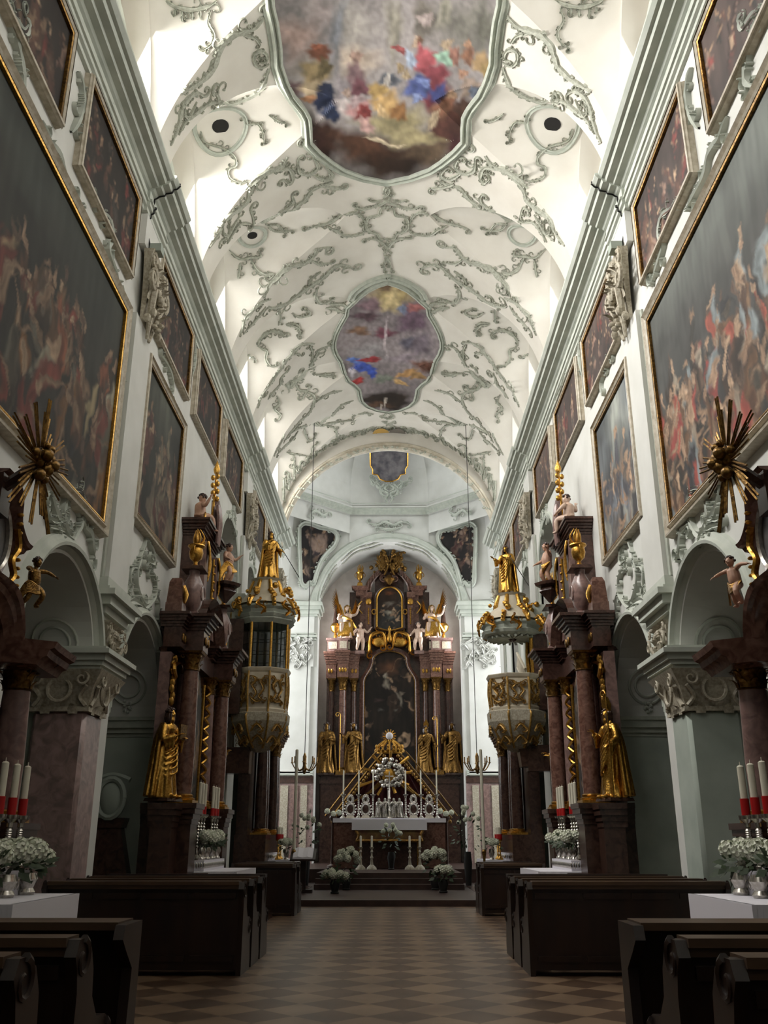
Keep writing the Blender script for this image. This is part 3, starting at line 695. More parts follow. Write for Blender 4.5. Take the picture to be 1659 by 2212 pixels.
# ================================================================ STUCCO ORNAMENT
def band(m, pts, nrm, wid, h):
    """raised scroll band: pts on the surface, nrm normals, wid list of half widths"""
    n = len(pts); vs = []
    for i in range(n):
        d = (pts[min(i + 1, n - 1)] - pts[max(i - 1, 0)])
        if d.length < 1e-7: d = Vector((0, 1, 0))
        s = nrm[i].cross(d).normalized(); w = wid[i]; hh = h * min(1, .35 + w / max(wid))
        vs += [pts[i] - s * w, pts[i] - s * w * .72 + nrm[i] * hh, pts[i] + nrm[i] * hh * .55, pts[i] + s * w * .72 + nrm[i] * hh, pts[i] + s * w]
    m.add(vs, [(j * 5 + k, j * 5 + k + 1, j * 5 + k + 6, j * 5 + k + 5) for j in range(n - 1) for k in range(4)])
def knob(m, p, n, r, h):
    a = n.orthogonal().normalized(); b = n.cross(a); vs = []
    for j, (rr, hh) in enumerate(((1, 0), (.8, .7), (.35, 1))):
        for i in range(6):
            t = i * pi / 3; vs.append(p + (a * cos(t) + b * sin(t)) * r * rr + n * h * hh)
    m.add(vs, [(j * 6 + i, j * 6 + (i + 1) % 6, (j + 1) * 6 + (i + 1) % 6, (j + 1) * 6 + i) for j in range(2) for i in range(6)] + [(12, 13, 14, 15, 16, 17)])
def scroll(m, P, Nf, w, h=.05, leaf=1, seed=0, taper=True, curl=0, step=3):
    """P: 3-D spline points lying on a surface, Nf(p) -> normal"""
    r = random.Random(seed); n = len(P); N_ = [Nf(p) for p in P]
    wd = [w * ((.3 + .62 * sin(pi * min(1, (i + .8) / n))) * (.72 + .45 * abs(sin(i * .55 + seed))) if taper else 1) for i in range(n)]
    band(m, P, N_, wd, h)
    L = 0.0
    for i in range(1, n - 1):
        L += (P[i] - P[i - 1]).length
        if leaf and L > w * 1.15:
            L = 0; d = (P[i + 1] - P[i - 1]).normalized(); s = N_[i].cross(d).normalized() * r.choice((-1, 1))
            k = r.random(); q = P[i] + s * wd[i] * .9
            if k < .2 and taper:   # tendril
                R_ = w * r.uniform(1.1, 2.0); cc = q + s * R_ * .9; e = [cc + (-s * cos(a) + d * sin(a)) * R_ * (1 - a / 8) for a in [j * .6 for j in range(9)]]
                band(m, e, [N_[i]] * 9, [w * (.32 - .025 * j) for j in range(9)], h * .8); knob(m, e[-1], N_[i], w * .35, h * 1.3)
            elif k < .55:   # curling leaf
                e = [q + (s * cos(a) + d * sin(a)) * w * r.uniform(.8, 1.6) * t for t, a in ((0, .2), (.5, .5), (.85, 1.1), (.9, 1.7))]
                band(m, e, [N_[i]] * 4, [w * .42, w * .36, w * .24, w * .1], h * .8)
            elif k < .95 * leaf:
                for _ in range(3):
                    knob(m, q + s * w * r.uniform(0, .7) + d * w * r.uniform(-.6, .6), N_[i], w * r.uniform(.18, .36), h * 1.2)
    for end in (0, 1):
        if curl & (1 << end) and n > 3:
            p = P[-1] if end else P[0]; d = (P[-1] - P[-3]).normalized() if end else (P[0] - P[2]).normalized(); nn = N_[-1] if end else N_[0]; s = nn.cross(d).normalized() * r.choice((-1, 1)); R_ = w * 1.6
            c = p + s * R_; e = [c + (s * -cos(a) + d * sin(a)) * R_ * (1 - a / 9) for a in [k * .55 for k in range(13)]]
            band(m, e, [nn] * 13, [w * .5 * (1 - k / 18) for k in range(13)], h)
A_ = (330, 0, 3.19); B_ = (400, 380, 3.687); C_ = (500, 580, 4.74)
VO = {   # ornaments of the vault, half of each motif; (frame, width in metres, curl, points)
 1: [(A_, .09, 1, [(790, 90), (700, 190), (620, 220), (540, 250), (470, 320), (440, 400), (410, 480), (330, 560), (250, 610), (190, 650)]),
     (A_, .04, 0, [(620, 240), (700, 260), (740, 310)]),
     (A_, .09, 2, [(800, 470), (770, 560), (710, 640), (610, 690), (510, 705), (450, 680), (437, 650)]),
     (A_, .06, 2, [(470, 705), (390, 710), (320, 760), (250, 810), (215, 790), (220, 730)]),
     (A_, .05, 0, [(800, 440), (740, 465), (700, 430), (700, 370), (750, 350), (785, 385), (775, 425), (745, 430)]),
     (A_, .07, 1, [(350, 660), (300, 640), (250, 670), (200, 740), (180, 830), (150, 930), (120, 1000)]),
     (A_, .04, 0, [(300, 700), (250, 800), (205, 860), (175, 930)]),
     (A_, .04, 2, [(330, 900), (360, 980), (480, 1020), (560, 1080), (570, 1140), (520, 1170), (530, 1230), (600, 1260), (650, 1250)]),
     (A_, .03, 2, [(620, 790), (650, 850), (720, 850), (760, 920), (765, 990)]), (A_, .03, 2, [(800, 790), (860, 830), (920, 850)]),
     (A_, .05, 0, [(90, 5), (150, 45), (260, 70), (380, 45), (440, 5)]), (A_, .035, 2, [(400, 70), (380, 160), (420, 240), (400, 310), (340, 350)]),
     (A_, .03, 0, [(200, 80), (200, 150)]), (A_, .03, 0, [(270, 80), (270, 140)]), (A_, .03, 0, [(325, 75), (325, 130)]), (A_, .03, 0, [(150, 70), (150, 110)])],
 2: [(A_, .1, 0, [(930, 1080), (880, 1150), (800, 1180), (730, 1220), (640, 1310)]), (A_, .07, 2, [(840, 1180), (930, 1160), (965, 1220), (940, 1265), (905, 1240)]),
     (A_, .08, 1, [(1030, 1000), (1100, 980), (1180, 1010), (1210, 1060)]), (A_, .07, 3, [(1000, 1100), (1010, 1180), (1080, 1200), (1140, 1150), (1110, 1090)]),
     (A_, .07, 2, [(1100, 1200), (1180, 1240), (1240, 1210), (1200, 1160)]), (A_, .07, 2, [(1150, 1270), (1220, 1290), (1310, 1300)]), (A_, .06, 2, [(1060, 1060), (1130, 1050), (1200, 1090), (1290, 1120)]),
     (B_, .09, 0, [(640, 0), (560, 60), (510, 130), (490, 200), (430, 260), (360, 310), (300, 370), (260, 470), (190, 570)]),
     (B_, .09, 1, [(520, 270), (540, 340), (600, 360), (680, 330), (760, 290), (840, 270), (900, 230), (960, 180), (1010, 110), (1080, 80), (1180, 50)]),
     (B_, .07, 1, [(850, 160), (860, 200), (830, 240), (760, 290)]), (B_, .05, 0, [(430, 320), (380, 400), (340, 470), (270, 530)]), (B_, .05, 1, [(520, 380), (440, 380), (380, 450), (330, 540)]),
     (B_, .035, 0, [(320, 340), (295, 400), (305, 470), (340, 460), (350, 390), (330, 340)]),
     (B_, .045, 2, [(350, 590), (430, 660), (520, 650), (600, 640), (590, 600)]), (B_, .045, 0, [(440, 690), (430, 760), (420, 820)]), (B_, .06, 0, [(520, 660), (570, 750), (640, 790), (700, 780), (660, 830)]),
     (B_, .04, 2, [(640, 370), (700, 430), (780, 440), (850, 430)]), (B_, .035, 2, [(650, 390), (740, 390), (800, 470)])],
 3: [(B_, .055, 0, [(1640, 240), (1560, 260), (1540, 310), (1460, 330), (1440, 390), (1470, 440), (1530, 460), (1560, 500), (1640, 500)]),
     (B_, .055, 2, [(1640, 180), (1540, 230), (1420, 260), (1340, 240)]), (B_, .055, 3, [(960, 430), (1030, 400), (1120, 380), (1200, 340), (1250, 300), (1330, 290), (1400, 320), (1430, 380)]),
     (B_, .055, 0, [(1130, 400), (1200, 430), (1260, 470), (1340, 470), (1420, 450), (1440, 390)]), (B_, .055, 1, [(1430, 500), (1520, 500), (1590, 550), (1640, 620)]), (B_, .04, 2, [(1640, 630), (1600, 640), (1630, 690), (1640, 760)]),
     (B_, .05, 0, [(1640, 60), (1600, 90), (1590, 130), (1640, 170)]), (B_, .03, 2, [(1560, 190), (1500, 200), (1460, 190)])],
 4: [(B_, .1, 1, [(1160, 570), (1070, 580), (1010, 650), (940, 700), (870, 710), (790, 750), (720, 820), (660, 890), (630, 970)]), (B_, .055, 2, [(1010, 670), (1070, 700), (1170, 690)]),
     (B_, .1, 1, [(1340, 740), (1270, 710), (1190, 720), (1110, 800), (1040, 850), (960, 900), (880, 960), (800, 1020), (700, 1050), (660, 1040)]), (B_, .05, 2, [(1080, 760), (1000, 820), (980, 870)]),
     (B_, .07, 2, [(1060, 880), (1040, 940), (1060, 1000), (1120, 1010), (1180, 980)]), (B_, .08, 0, [(1120, 1050), (1200, 1060), (1300, 1080)]), (B_, .08, 0, [(1150, 1020), (1240, 1020), (1340, 1040)]),
     (B_, .07, 0, [(680, 980), (600, 1010), (520, 1090), (470, 1160), (430, 1280)]), (B_, .06, 0, [(640, 1040), (590, 1110), (530, 1180), (460, 1260)]),
     (B_, .04, 0, [(730, 1080), (760, 1130), (740, 1180)]), (B_, .05, 2, [(850, 1090), (900, 1120), (980, 1110), (990, 1080), (930, 1060)]), (B_, .05, 2, [(600, 1300), (640, 1250), (720, 1240), (770, 1270)]), (B_, .04, 2, [(800, 1180), (870, 1175), (905, 1200), (905, 1250)]),
     (C_, .05, 2, [(270, 790), (320, 830), (360, 850), (350, 930), (400, 1000), (470, 1000)]), (C_, .06, 2, [(270, 800), (290, 730), (340, 680), (420, 640), (500, 650), (540, 690)]), (C_, .05, 2, [(560, 580), (640, 590), (700, 640), (680, 690)]), (C_, .04, 2, [(160, 930), (200, 910), (240, 930)])],
 5: [(C_, .09, 0, [(850, 770), (740, 770), (670, 810), (610, 880), (540, 960), (500, 1030), (440, 1110), (380, 1200), (320, 1280), (260, 1430)]), (C_, .1, 3, [(560, 1060), (520, 1100), (500, 1180), (580, 1190), (660, 1150), (740, 1080), (810, 1000), (860, 900), (900, 830), (1000, 790)]),
     (C_, .06, 1, [(730, 1020), (690, 1070), (640, 1140)]), (C_, .05, 0, [(800, 780), (830, 850), (820, 950)]), (C_, .08, 0, [(490, 1190), (420, 1270), (370, 1340)]), (C_, .05, 2, [(1060, 1070), (940, 1080), (840, 1080)]),
     (C_, .06, 3, [(660, 1180), (690, 1240), (770, 1250), (800, 1210)]), (C_, .07, 1, [(730, 1330), (760, 1270), (820, 1280), (850, 1340), (820, 1430), (770, 1500), (700, 1560), (640, 1630), (580, 1700), (530, 1790)]),
     (C_, .08, 0, [(1130, 1250), (1020, 1270), (940, 1310), (860, 1370)]), (C_, .06, 2, [(900, 1080), (960, 1100), (1040, 1090)]), (C_, .05, 2, [(620, 880), (680, 870), (710, 890)])],
 6: [(C_, .08, 0, [(1250, 1350), (1140, 1390), (1060, 1470), (960, 1540), (860, 1600), (760, 1620), (680, 1640), (590, 1700)]), (C_, .06, 2, [(800, 1600), (900, 1600), (1000, 1580), (1100, 1570), (1240, 1560)]), (C_, .06, 2, [(1450, 1490), (1340, 1480), (1240, 1530)]),
     (C_, .06, 0, [(680, 1660), (620, 1750), (540, 1820), (460, 1910)]), (C_, .06, 0, [(540, 1690), (500, 1790), (430, 1920)]), (C_, .05, 2, [(460, 1300), (490, 1380), (440, 1440), (500, 1500), (470, 1560)]), (C_, .05, 2, [(660, 1690), (760, 1700), (830, 1750), (870, 1700)]),
     (C_, .05, 2, [(960, 1600), (1060, 1640), (1080, 1720), (1040, 1800)]), (C_, .05, 3, [(880, 1800), (830, 1830), (820, 1920)]), (C_, .04, 2, [(560, 1880), (640, 1900), (770, 1920)]), (C_, .04, 0, [(630, 1910), (640, 1980), (620, 2050)]),
     (C_, .07, 3, [(1400, 1640), (1370, 1700), (1420, 1780), (1520, 1800)]), (C_, .05, 1, [(1230, 1700), (1300, 1680), (1380, 1650)]), (C_, .06, 0, [(1540, 1560), (1600, 1590), (1630, 1600)]), (C_, .05, 1, [(1270, 1740), (1340, 1790), (1400, 1800)]),
     (C_, .05, 0, [(1630, 1830), (1500, 1815), (1350, 1820), (1200, 1840), (1080, 1880)]), (C_, .05, 0, [(1600, 1470), (1560, 1520), (1630, 1540)])]}
vnf = lambda p: vnorm(p.x, p.y)
ORN = {}
for key, lst in VO.items():
    m = MB()
    for q, (fr_, w, cu, pts) in enumerate(lst):
        P = spline([vray(fr_[0] + a / fr_[2], fr_[1] + b / fr_[2]) for a, b in pts], 5)
        P = [vsurf(p.x, p.y) for p in P if p.y < Y1]
        if len(P) < 4: continue
        scroll(m, P, vnf, w * .88, .038, 1, key * 100 + q, curl=cu)
        M2 = [Vector((-p.x, p.y, p.z)) for p in P]; scroll(m, M2, vnf, w * .88, .038, 1, key * 100 + q, curl=cu)
    o = m.build('rocaille_stucco', MGD if key != 9 else MG, VA); o['label'] = 'pale green rocaille scrollwork'
m = MB()   # moulded hood over the head of the smaller fresco
P = spline([vray(400 + a / 3.687, 380 + b / 3.687) for a, b in [(1310, 990), (1335, 940), (1380, 895), (1440, 855), (1500, 828), (1570, 806), (1640, 796)]], 4); P = [vsurf(p.x, p.y) for p in P]; P += [Vector((-p.x, p.y, p.z)) for p in reversed(P[:-1])]
for o_, w_ in ((0, .1), (.0, .05)): band(m, P, [vnf(p) for p in P], [w_] * len(P), .06 + w_ * .3)
m.build('fresco_hood', MG, VA)
# oculi
m = MB(); mh = MB()
for px, py, r in ((476, 272, .2), (545, 508, .1)):
    for s in (1, -1):
        p = vray(px, py); p = vsurf(p.x * s, p.y); n = vnorm(p.x, p.y); a = n.orthogonal().normalized(); b = n.cross(a)
        for rr, w in ((r * 2.0 + .12, .05),):
            cpt = [p + (a * cos(t) + b * sin(t)) * rr for t in [k * pi / 14 for k in range(29)]]; cpt = [vsurf(q.x, q.y, .002) for q in cpt]
            band(m, cpt, [vnorm(q.x, q.y) for q in cpt], [w] * 29, .035)
        if r > .15 or s > 0:
            rr = .17 if r > .15 else .12
            dsk = [p + n * .012 + (a * cos(t) + b * sin(t)) * rr for t in [k * pi / 10 for k in range(20)]]; mh.add(dsk, [tuple(range(20))])
m.build('oculus_moulding', MG, VA); mh.build('oculus_opening', MDARK, VA)
# leafy crest along the crossing arch
m = MB(); r9 = random.Random(9)
for k in range(26):
    a0 = radians(20 + 140 * k / 26); a1 = a0 + radians(4.2); P = [Vector((cos(a) * (RC + .2 + .08 * sin((a - a0) * 40)), 0, ZC + sin(a) * (RC + .2 + .08 * sin((a - a0) * 40)))) for a in np.linspace(a0, a1, 6)]
    P = [vsurf(p.x, 30.12 - .12 * (i % 3)) for i, p in enumerate(P)]; scroll(m, P, vnf, .06, .05, 1, k, curl=2)
    a = a0 + .03; c = Vector((cos(a) * (RC - .03), Y1 - .06, ZC + sin(a) * (RC - .03)))
    for _ in range(4): q = c + Vector((r9.uniform(-.12, .12), 0, r9.uniform(-.06, .03))); m.ell(q, (.05, .03, .045), 6, 4)
m.build('leafy_crest', MGD, CA)
# small heraldic cartouche above the crossing arch
t = thing('heraldic_cartouche', 'small double cartouche, one half ochre with a dark bar, above the crossing arch', 'cartouche', (0, 29.6, 15.4))
for px, c, nm, sx_ in ((823, 'c09a50', 'ochre_field', 26), (858, '6d675f', 'grey_field', 26)):
    m = MB(); oo = []
    for k in range(20):
        a = k * pi / 10; q = vray(px + 19 * cos(a), 934 + 13 * sin(a)); oo.append(vsurf(q.x, min(q.y, 30.2), .09) - t.location)
    m.add(oo, [tuple(range(20))]); m.build(nm, mat(nm, c, None), t)
m = MB(); m.tube([vsurf(*vray(812, 934).xy, .05) - t.location, vsurf(*vray(835, 941).xy, .05) - t.location], .03, 5); m.build('dark_bar', MDARK, t)
# ================================================================ WALL STUCCO, PILASTERS, PIER COLUMNS
def mirX(p): return Vector((-p.x, p.y, p.z))
LZ = (0, 880, 2.676); LT = (0, 0, 2.458)
WS = [(LZ, .06, 3, [(840, 745), (805, 850), (780, 930), (775, 1010), (790, 1090), (830, 1150), (880, 1090), (885, 1010), (860, 940), (825, 930)]),
      (LZ, .06, 2, [(830, 750), (868, 830), (875, 900), (830, 880)]), (LZ, .05, 3, [(690, 1020), (718, 1030), (705, 1085), (735, 1060)]), (LZ, .06, 3, [(735, 1050), (735, 960), (750, 925), (790, 925)]),
      (LZ, .06, 2, [(885, 1050), (900, 1120), (900, 1190), (915, 1300), (912, 1400)]), (LZ, .08, 0, [(700, 1150), (760, 1120), (830, 1160)]),
      (LZ, .07, 0, [(470, 500), (465, 600), (440, 700), (400, 745), (360, 700), (348, 600), (370, 510), (410, 475), (470, 490)]), (LZ, .08, 3, [(275, 510), (300, 600), (340, 670), (390, 745)]),
      (LZ, .08, 3, [(470, 690), (505, 730), (515, 800), (530, 880)]), (LZ, .05, 3, [(260, 640), (300, 660), (350, 650)]), (LZ, .05, 0, [(270, 690), (320, 700), (360, 720)]),
      (LZ, .05, 0, [(655, 20), (645, 120), (628, 250), (612, 330), (605, 440)]),
      (LT, .07, 0, [(210, 640), (240, 740), (300, 830), (330, 950), (400, 1080), (430, 1120)]), (LT, .08, 3, [(480, 1070), (520, 1130), (565, 1170), (580, 1260), (560, 1320), (600, 1450), (630, 1520)]),
      (LT, .08, 3, [(20, 80), (60, 200), (90, 330), (100, 450), (60, 480)]), (LT, .07, 3, [(110, 90), (130, 130), (110, 170), (60, 110), (20, 60)]), (LT, .07, 0, [(405, 380), (425, 500), (415, 600), (370, 700)]),
      (LT, .08, 0, [(550, 500), (595, 620), (645, 720), (670, 790)]), (LT, .07, 0, [(890, 1400), (935, 1500), (960, 1600), (1000, 1720)]), (LT, .06, 3, [(845, 1890), (885, 1960), (905, 2040), (900, 2100)]),
      (LT, .06, 0, [(1020, 1790), (1025, 1900), (1010, 2000)]), (LT, .06, 0, [(1080, 1900), (1120, 2040), (1170, 2150)]), (LT, .05, 0, [(630, 1800), (640, 1950), (620, 2100)])]
for s, wobj in ((1, WL), (-1, WR)):
    m = MB()
    for q, (f, w, cu, pts) in enumerate(WS):
        P = spline([onX(f[0] + a / f[2], f[1] + b / f[2], -HW) for a, b in pts], 5)
        if s < 0: P = [mirX(p) for p in P]
        n_ = Vector((s, 0, 0)); scroll(m, P, lambda p: n_, w * .8, .07, 1, 500 + q, curl=cu)
    r = random.Random(4)
    for c in (24.75, 27.7, 21.3):   # crests over the tribune arches
        P = spline([Vector((-s * HW, c + y, z)) for y, z in ((-.5, 8.75), (-.25, 9.0), (0, 8.95), (.1, 9.25), (.35, 9.0), (.5, 8.7))], 4); scroll(m, P, lambda p: n_, .07, .06, 1, 7, curl=3)
    o = m.build('rocaille_stucco', MLG, wobj)

def volute(m, c, ax, up, r, w, n=20):
    """spiral band: centre c, out axis ax (thickness), plane spanned by up and up x ax"""
    t = up.cross(ax); pts = [c + (up * cos(k * .6) + t * sin(k * .6)) * r * (1 - k / (n + 3)) for k in range(n)]
    m.tube(pts, [w * (1 - .6 * k / n) for k in range(n)], 6)
def acanthus(m, p, out, h, w, lean=.5):
    """leaf curling outwards: base p, direction out, height h"""
    s = Vector((0, 0, 1)).cross(out).normalized(); vs = []
    for k in range(6):
        t = k / 5; ww = w * (1, 1.15, 1.1, .85, .6, .15)[k]; c = p + out * (lean * h * t * t) + Vector((0, 0, h * (t - .25 * t ** 4)))
        vs += [c - s * ww, c + out * .25 * w, c + s * ww]
    m.add(vs, [(j * 3 + k, j * 3 + k + 1, j * 3 + k + 4, j * 3 + k + 3) for j in range(5) for k in range(2)])
def capital(m, x, y, z0, z1, r, n=8):
    h = z1 - z0
    m.lathe(x, y, [(r, z0), (r * 1.15, z0 + .03 * h), (r * 1.0, z0 + .08 * h), (r * 1.02, z0 + .5 * h), (r * 1.3, z0 + .85 * h), (r * 1.5, z0 + .9 * h)], 16)
    for ring, (hh, zz) in enumerate(((.42, .08), (.45, .38))):
        for k in range(n):
            a = 2 * pi * (k + ring * .5) / n; o = Vector((cos(a), sin(a), 0)); acanthus(m, Vector((x, y, z0 + zz * h)) + o * r * 1.02, o, h * hh, r * .3, .45)
    for k in range(4):
        a = pi / 4 + k * pi / 2; o = Vector((cos(a), sin(a), 0)); t = Vector((0, 0, 1)).cross(o)
        volute(m, Vector((x, y, z0 + .78 * h)) + o * r * 1.45, t, Vector((0, 0, 1)), r * .36, r * .1, 14)
    m.frus(x, y, z0 + .9 * h, z1, r * 1.45, r * 1.45, r * 1.6, r * 1.6)
def wcapital(m, X, s, c, hw, z0, z1, d, seed=1):
    """scrolled stucco capital on a wall strip; X face, s nave direction"""
    r = random.Random(seed); h = z1 - z0; O = Vector((s, 0, 0)); U = Vector((0, 0, 1)); Tn = Vector((0, 1, 0))
    B = [(d * .1, .0), (d * .35, .3), (d * .4, .6), (d * .45, .9), (d * .7, 1)]
    for (a, t0), (b, t1) in zip(B, B[1:]):
        w0, w1 = hw * (.5 + .3 * t0 ** 3), hw * (.5 + .3 * t1 ** 3)
        vs = [(X, c - w0, z0 + t0 * h), (X + s * a, c - w0, z0 + t0 * h), (X + s * a, c + w0, z0 + t0 * h), (X, c + w0, z0 + t0 * h), (X, c - w1, z0 + t1 * h), (X + s * b, c - w1, z0 + t1 * h), (X + s * b, c + w1, z0 + t1 * h), (X, c + w1, z0 + t1 * h)]
        m.add(vs, [(0, 1, 5, 4), (1, 2, 6, 5), (2, 3, 7, 6), (4, 5, 6, 7), (3, 2, 1, 0)])
    for e in (-1, 1):
        volute(m, Vector((X + s * d * .85, c + e * hw * .82, z0 + .55 * h)), Tn if 0 else O, U, h * .15, h * .035, 18)
        volute(m, Vector((X + s * d * .75, c + e * hw * .8, z0 + .82 * h)), O, U, h * .1, h * .03, 14)
        P = spline([Vector((X + s * d * (.8 - .4 * k / 4), c + e * hw * (.6 - .12 * k), z0 + h * (.5 - .16 * k))) for k in range(5)], 3); m.tube(P, .06 * h, 6, .02 * h)
    for k in range(20):
        acanthus(m, Vector((X + s * d * .5, c + r.uniform(-.75, .75) * hw, z0 + h * r.uniform(-.05, .7))), O, h * r.uniform(.15, .3), hw * .16, .6)
    for k in range(26): m.ell((X + s * d * r.uniform(.5, .95), c + r.uniform(-.7, .7) * hw, z0 + h * r.uniform(.0, .9)), (.05 * h, hw * r.uniform(.07, .14), h * r.uniform(.03, .07)), 7, 5)
for s, wobj, side in ((1, WL, 'left'), (-1, WR, 'right')):
    X = -s * HW
    m = MB(); g = MB(); cap = MB()
    for c in (1.6, 12.5, 23.35, 30.6):       # giant pilasters above the order of the arcade
        hw = .46
        m.box(min(X, X + s * .09), max(X, X + s * .09), c - hw, c + hw, 4.75, 9.0)
        m.box(min(X, X + s * .1), max(X, X + s * .1), c - hw - .02, c + hw + .02, 10.25, 10.82)
        g.box(min(X, X + s * .03), max(X, X + s * .03), c - hw - .1, c - hw, 4.75, 8.95); g.box(min(X, X + s * .03), max(X, X + s * .03), c + hw, c + hw + .1, 4.75, 8.95)
        wcapital(cap, X + s * .06, s, c, hw * .95, 8.95, 10.25, .24, int(c * 10))
    m.build('giant_pilaster', MW, wobj, smooth=False); g.build('pilaster_reveal', MG, wobj, smooth=False)
    cap.build('composite_capital', MCREAM, wobj)
    e = MB(); k2 = MB()
    for c in (1.7, 5.3, 12.5, 19.7, 23.3, 26.9):      # two-stage order on the arcade piers
        for z0, z1, d, w in ((4.2, 4.26, .06, .5), (4.26, 4.36, .12, .54), (4.36, 4.48, .2, .62), (4.48, 4.56, .27, .7), (4.56, 4.62, .16, .6), (4.62, 4.76, .12, .56)):
            e.box(min(X - s * .2, X + s * d), max(X - s * .2, X + s * d), c - w, c + w, z0, z1)
        wcapital(k2, X, s, c, .42, 3.62, 4.2, .2, int(c * 7))
    e.build('pier_entablature', MLG, wobj, smooth=False); k2.build('scrolled_capital', MCREAM, wobj)
def pier_column(side, c, shaftm, label):
    s = 1 if side == 'left' else -1; X = -s * HW; cx = X - s * .32
    t = thing('pier_column', label, 'column', (cx, c - .1, 0)); a, b = .36, .36
    m = MB(); m.frus(0, 0, .3, 2.95, a, b, a * .97, b * .97); sh = m.build('shaft', shaftm, t)
    sh.modifiers.new('bevel', 'BEVEL').width = .05
    m = MB(); m.frus(0, 0, 0, .16, a + .1, b + .1, a + .1, b + .1); m.frus(0, 0, .16, .24, a + .1, b + .1, a + .03, b + .03); m.frus(0, 0, .24, .3, a + .06, b + .06, a + .01, b + .01); m.build('base', MGW, t, smooth=False)
    m = MB(); m.frus(0, 0, 2.93, 2.99, a + .03, b + .03, a + .03, b + .03); m.frus(0, 0, 2.99, 3.25, a, b, a + .08, b + .08); m.frus(0, 0, 3.25, 3.45, a + .08, b + .08, a + .2, b + .2)
    for fx, fy in ((0, -1), (s, 0), (0, 1)):
        O = Vector((fx, fy, 0)); T_ = Vector((0, 0, 1)).cross(O)
        ctr = O * (a + .1) + Vector((0, 0, 3.2)); ring = [ctr + T_ * cos(q * pi / 9) * .15 + Vector((0, 0, sin(q * pi / 9) * .15)) for q in range(19)]; m.tube(ring, .025, 5)
        for e in (-1, 1):
            volute(m, O * (a + .16) + T_ * e * .3 + Vector((0, 0, 3.33)), O, Vector((0, 0, 1)), .1, .025, 14)
            m.tube(spline([O * (a + .03) + T_ * e * .34 + Vector((0, 0, 3.0)), O * (a + .06) + T_ * e * .26 + Vector((0, 0, 3.12)), O * (a + .12) + T_ * e * .36 + Vector((0, 0, 3.25))], 4), .03, 5)
            acanthus(m, O * (a + .02) + T_ * e * .18 + Vector((0, 0, 2.9)), O, .16, .06, .5)
    m.build('capital', MCREAM, t)
    m = MB()
    for z0, z1, w in ((3.45, 3.5, .52), (3.5, 3.56, .56), (3.56, 3.64, .6), (3.64, 3.7, .66), (3.7, 3.74, .6)): m.frus(0, 0, z0, z1, w, w, w, w)
    m.build('impost_block', MLG, t, smooth=False)
pier_column('left', 12.35, MPINK, 'broad pink marble pier column with scrolled stucco capital, shaded side')
pier_column('right', 12.35, MGW, 'broad grey-green pier column with scrolled stucco capital, sunlit side')
pier_column('left', 19.75, MLG, 'slim pale pier column between the brown side altar and the glazed oriel')
pier_column('right', 19.75, MLG, 'slim pale pier column between the brown side altar and the open pulpit')
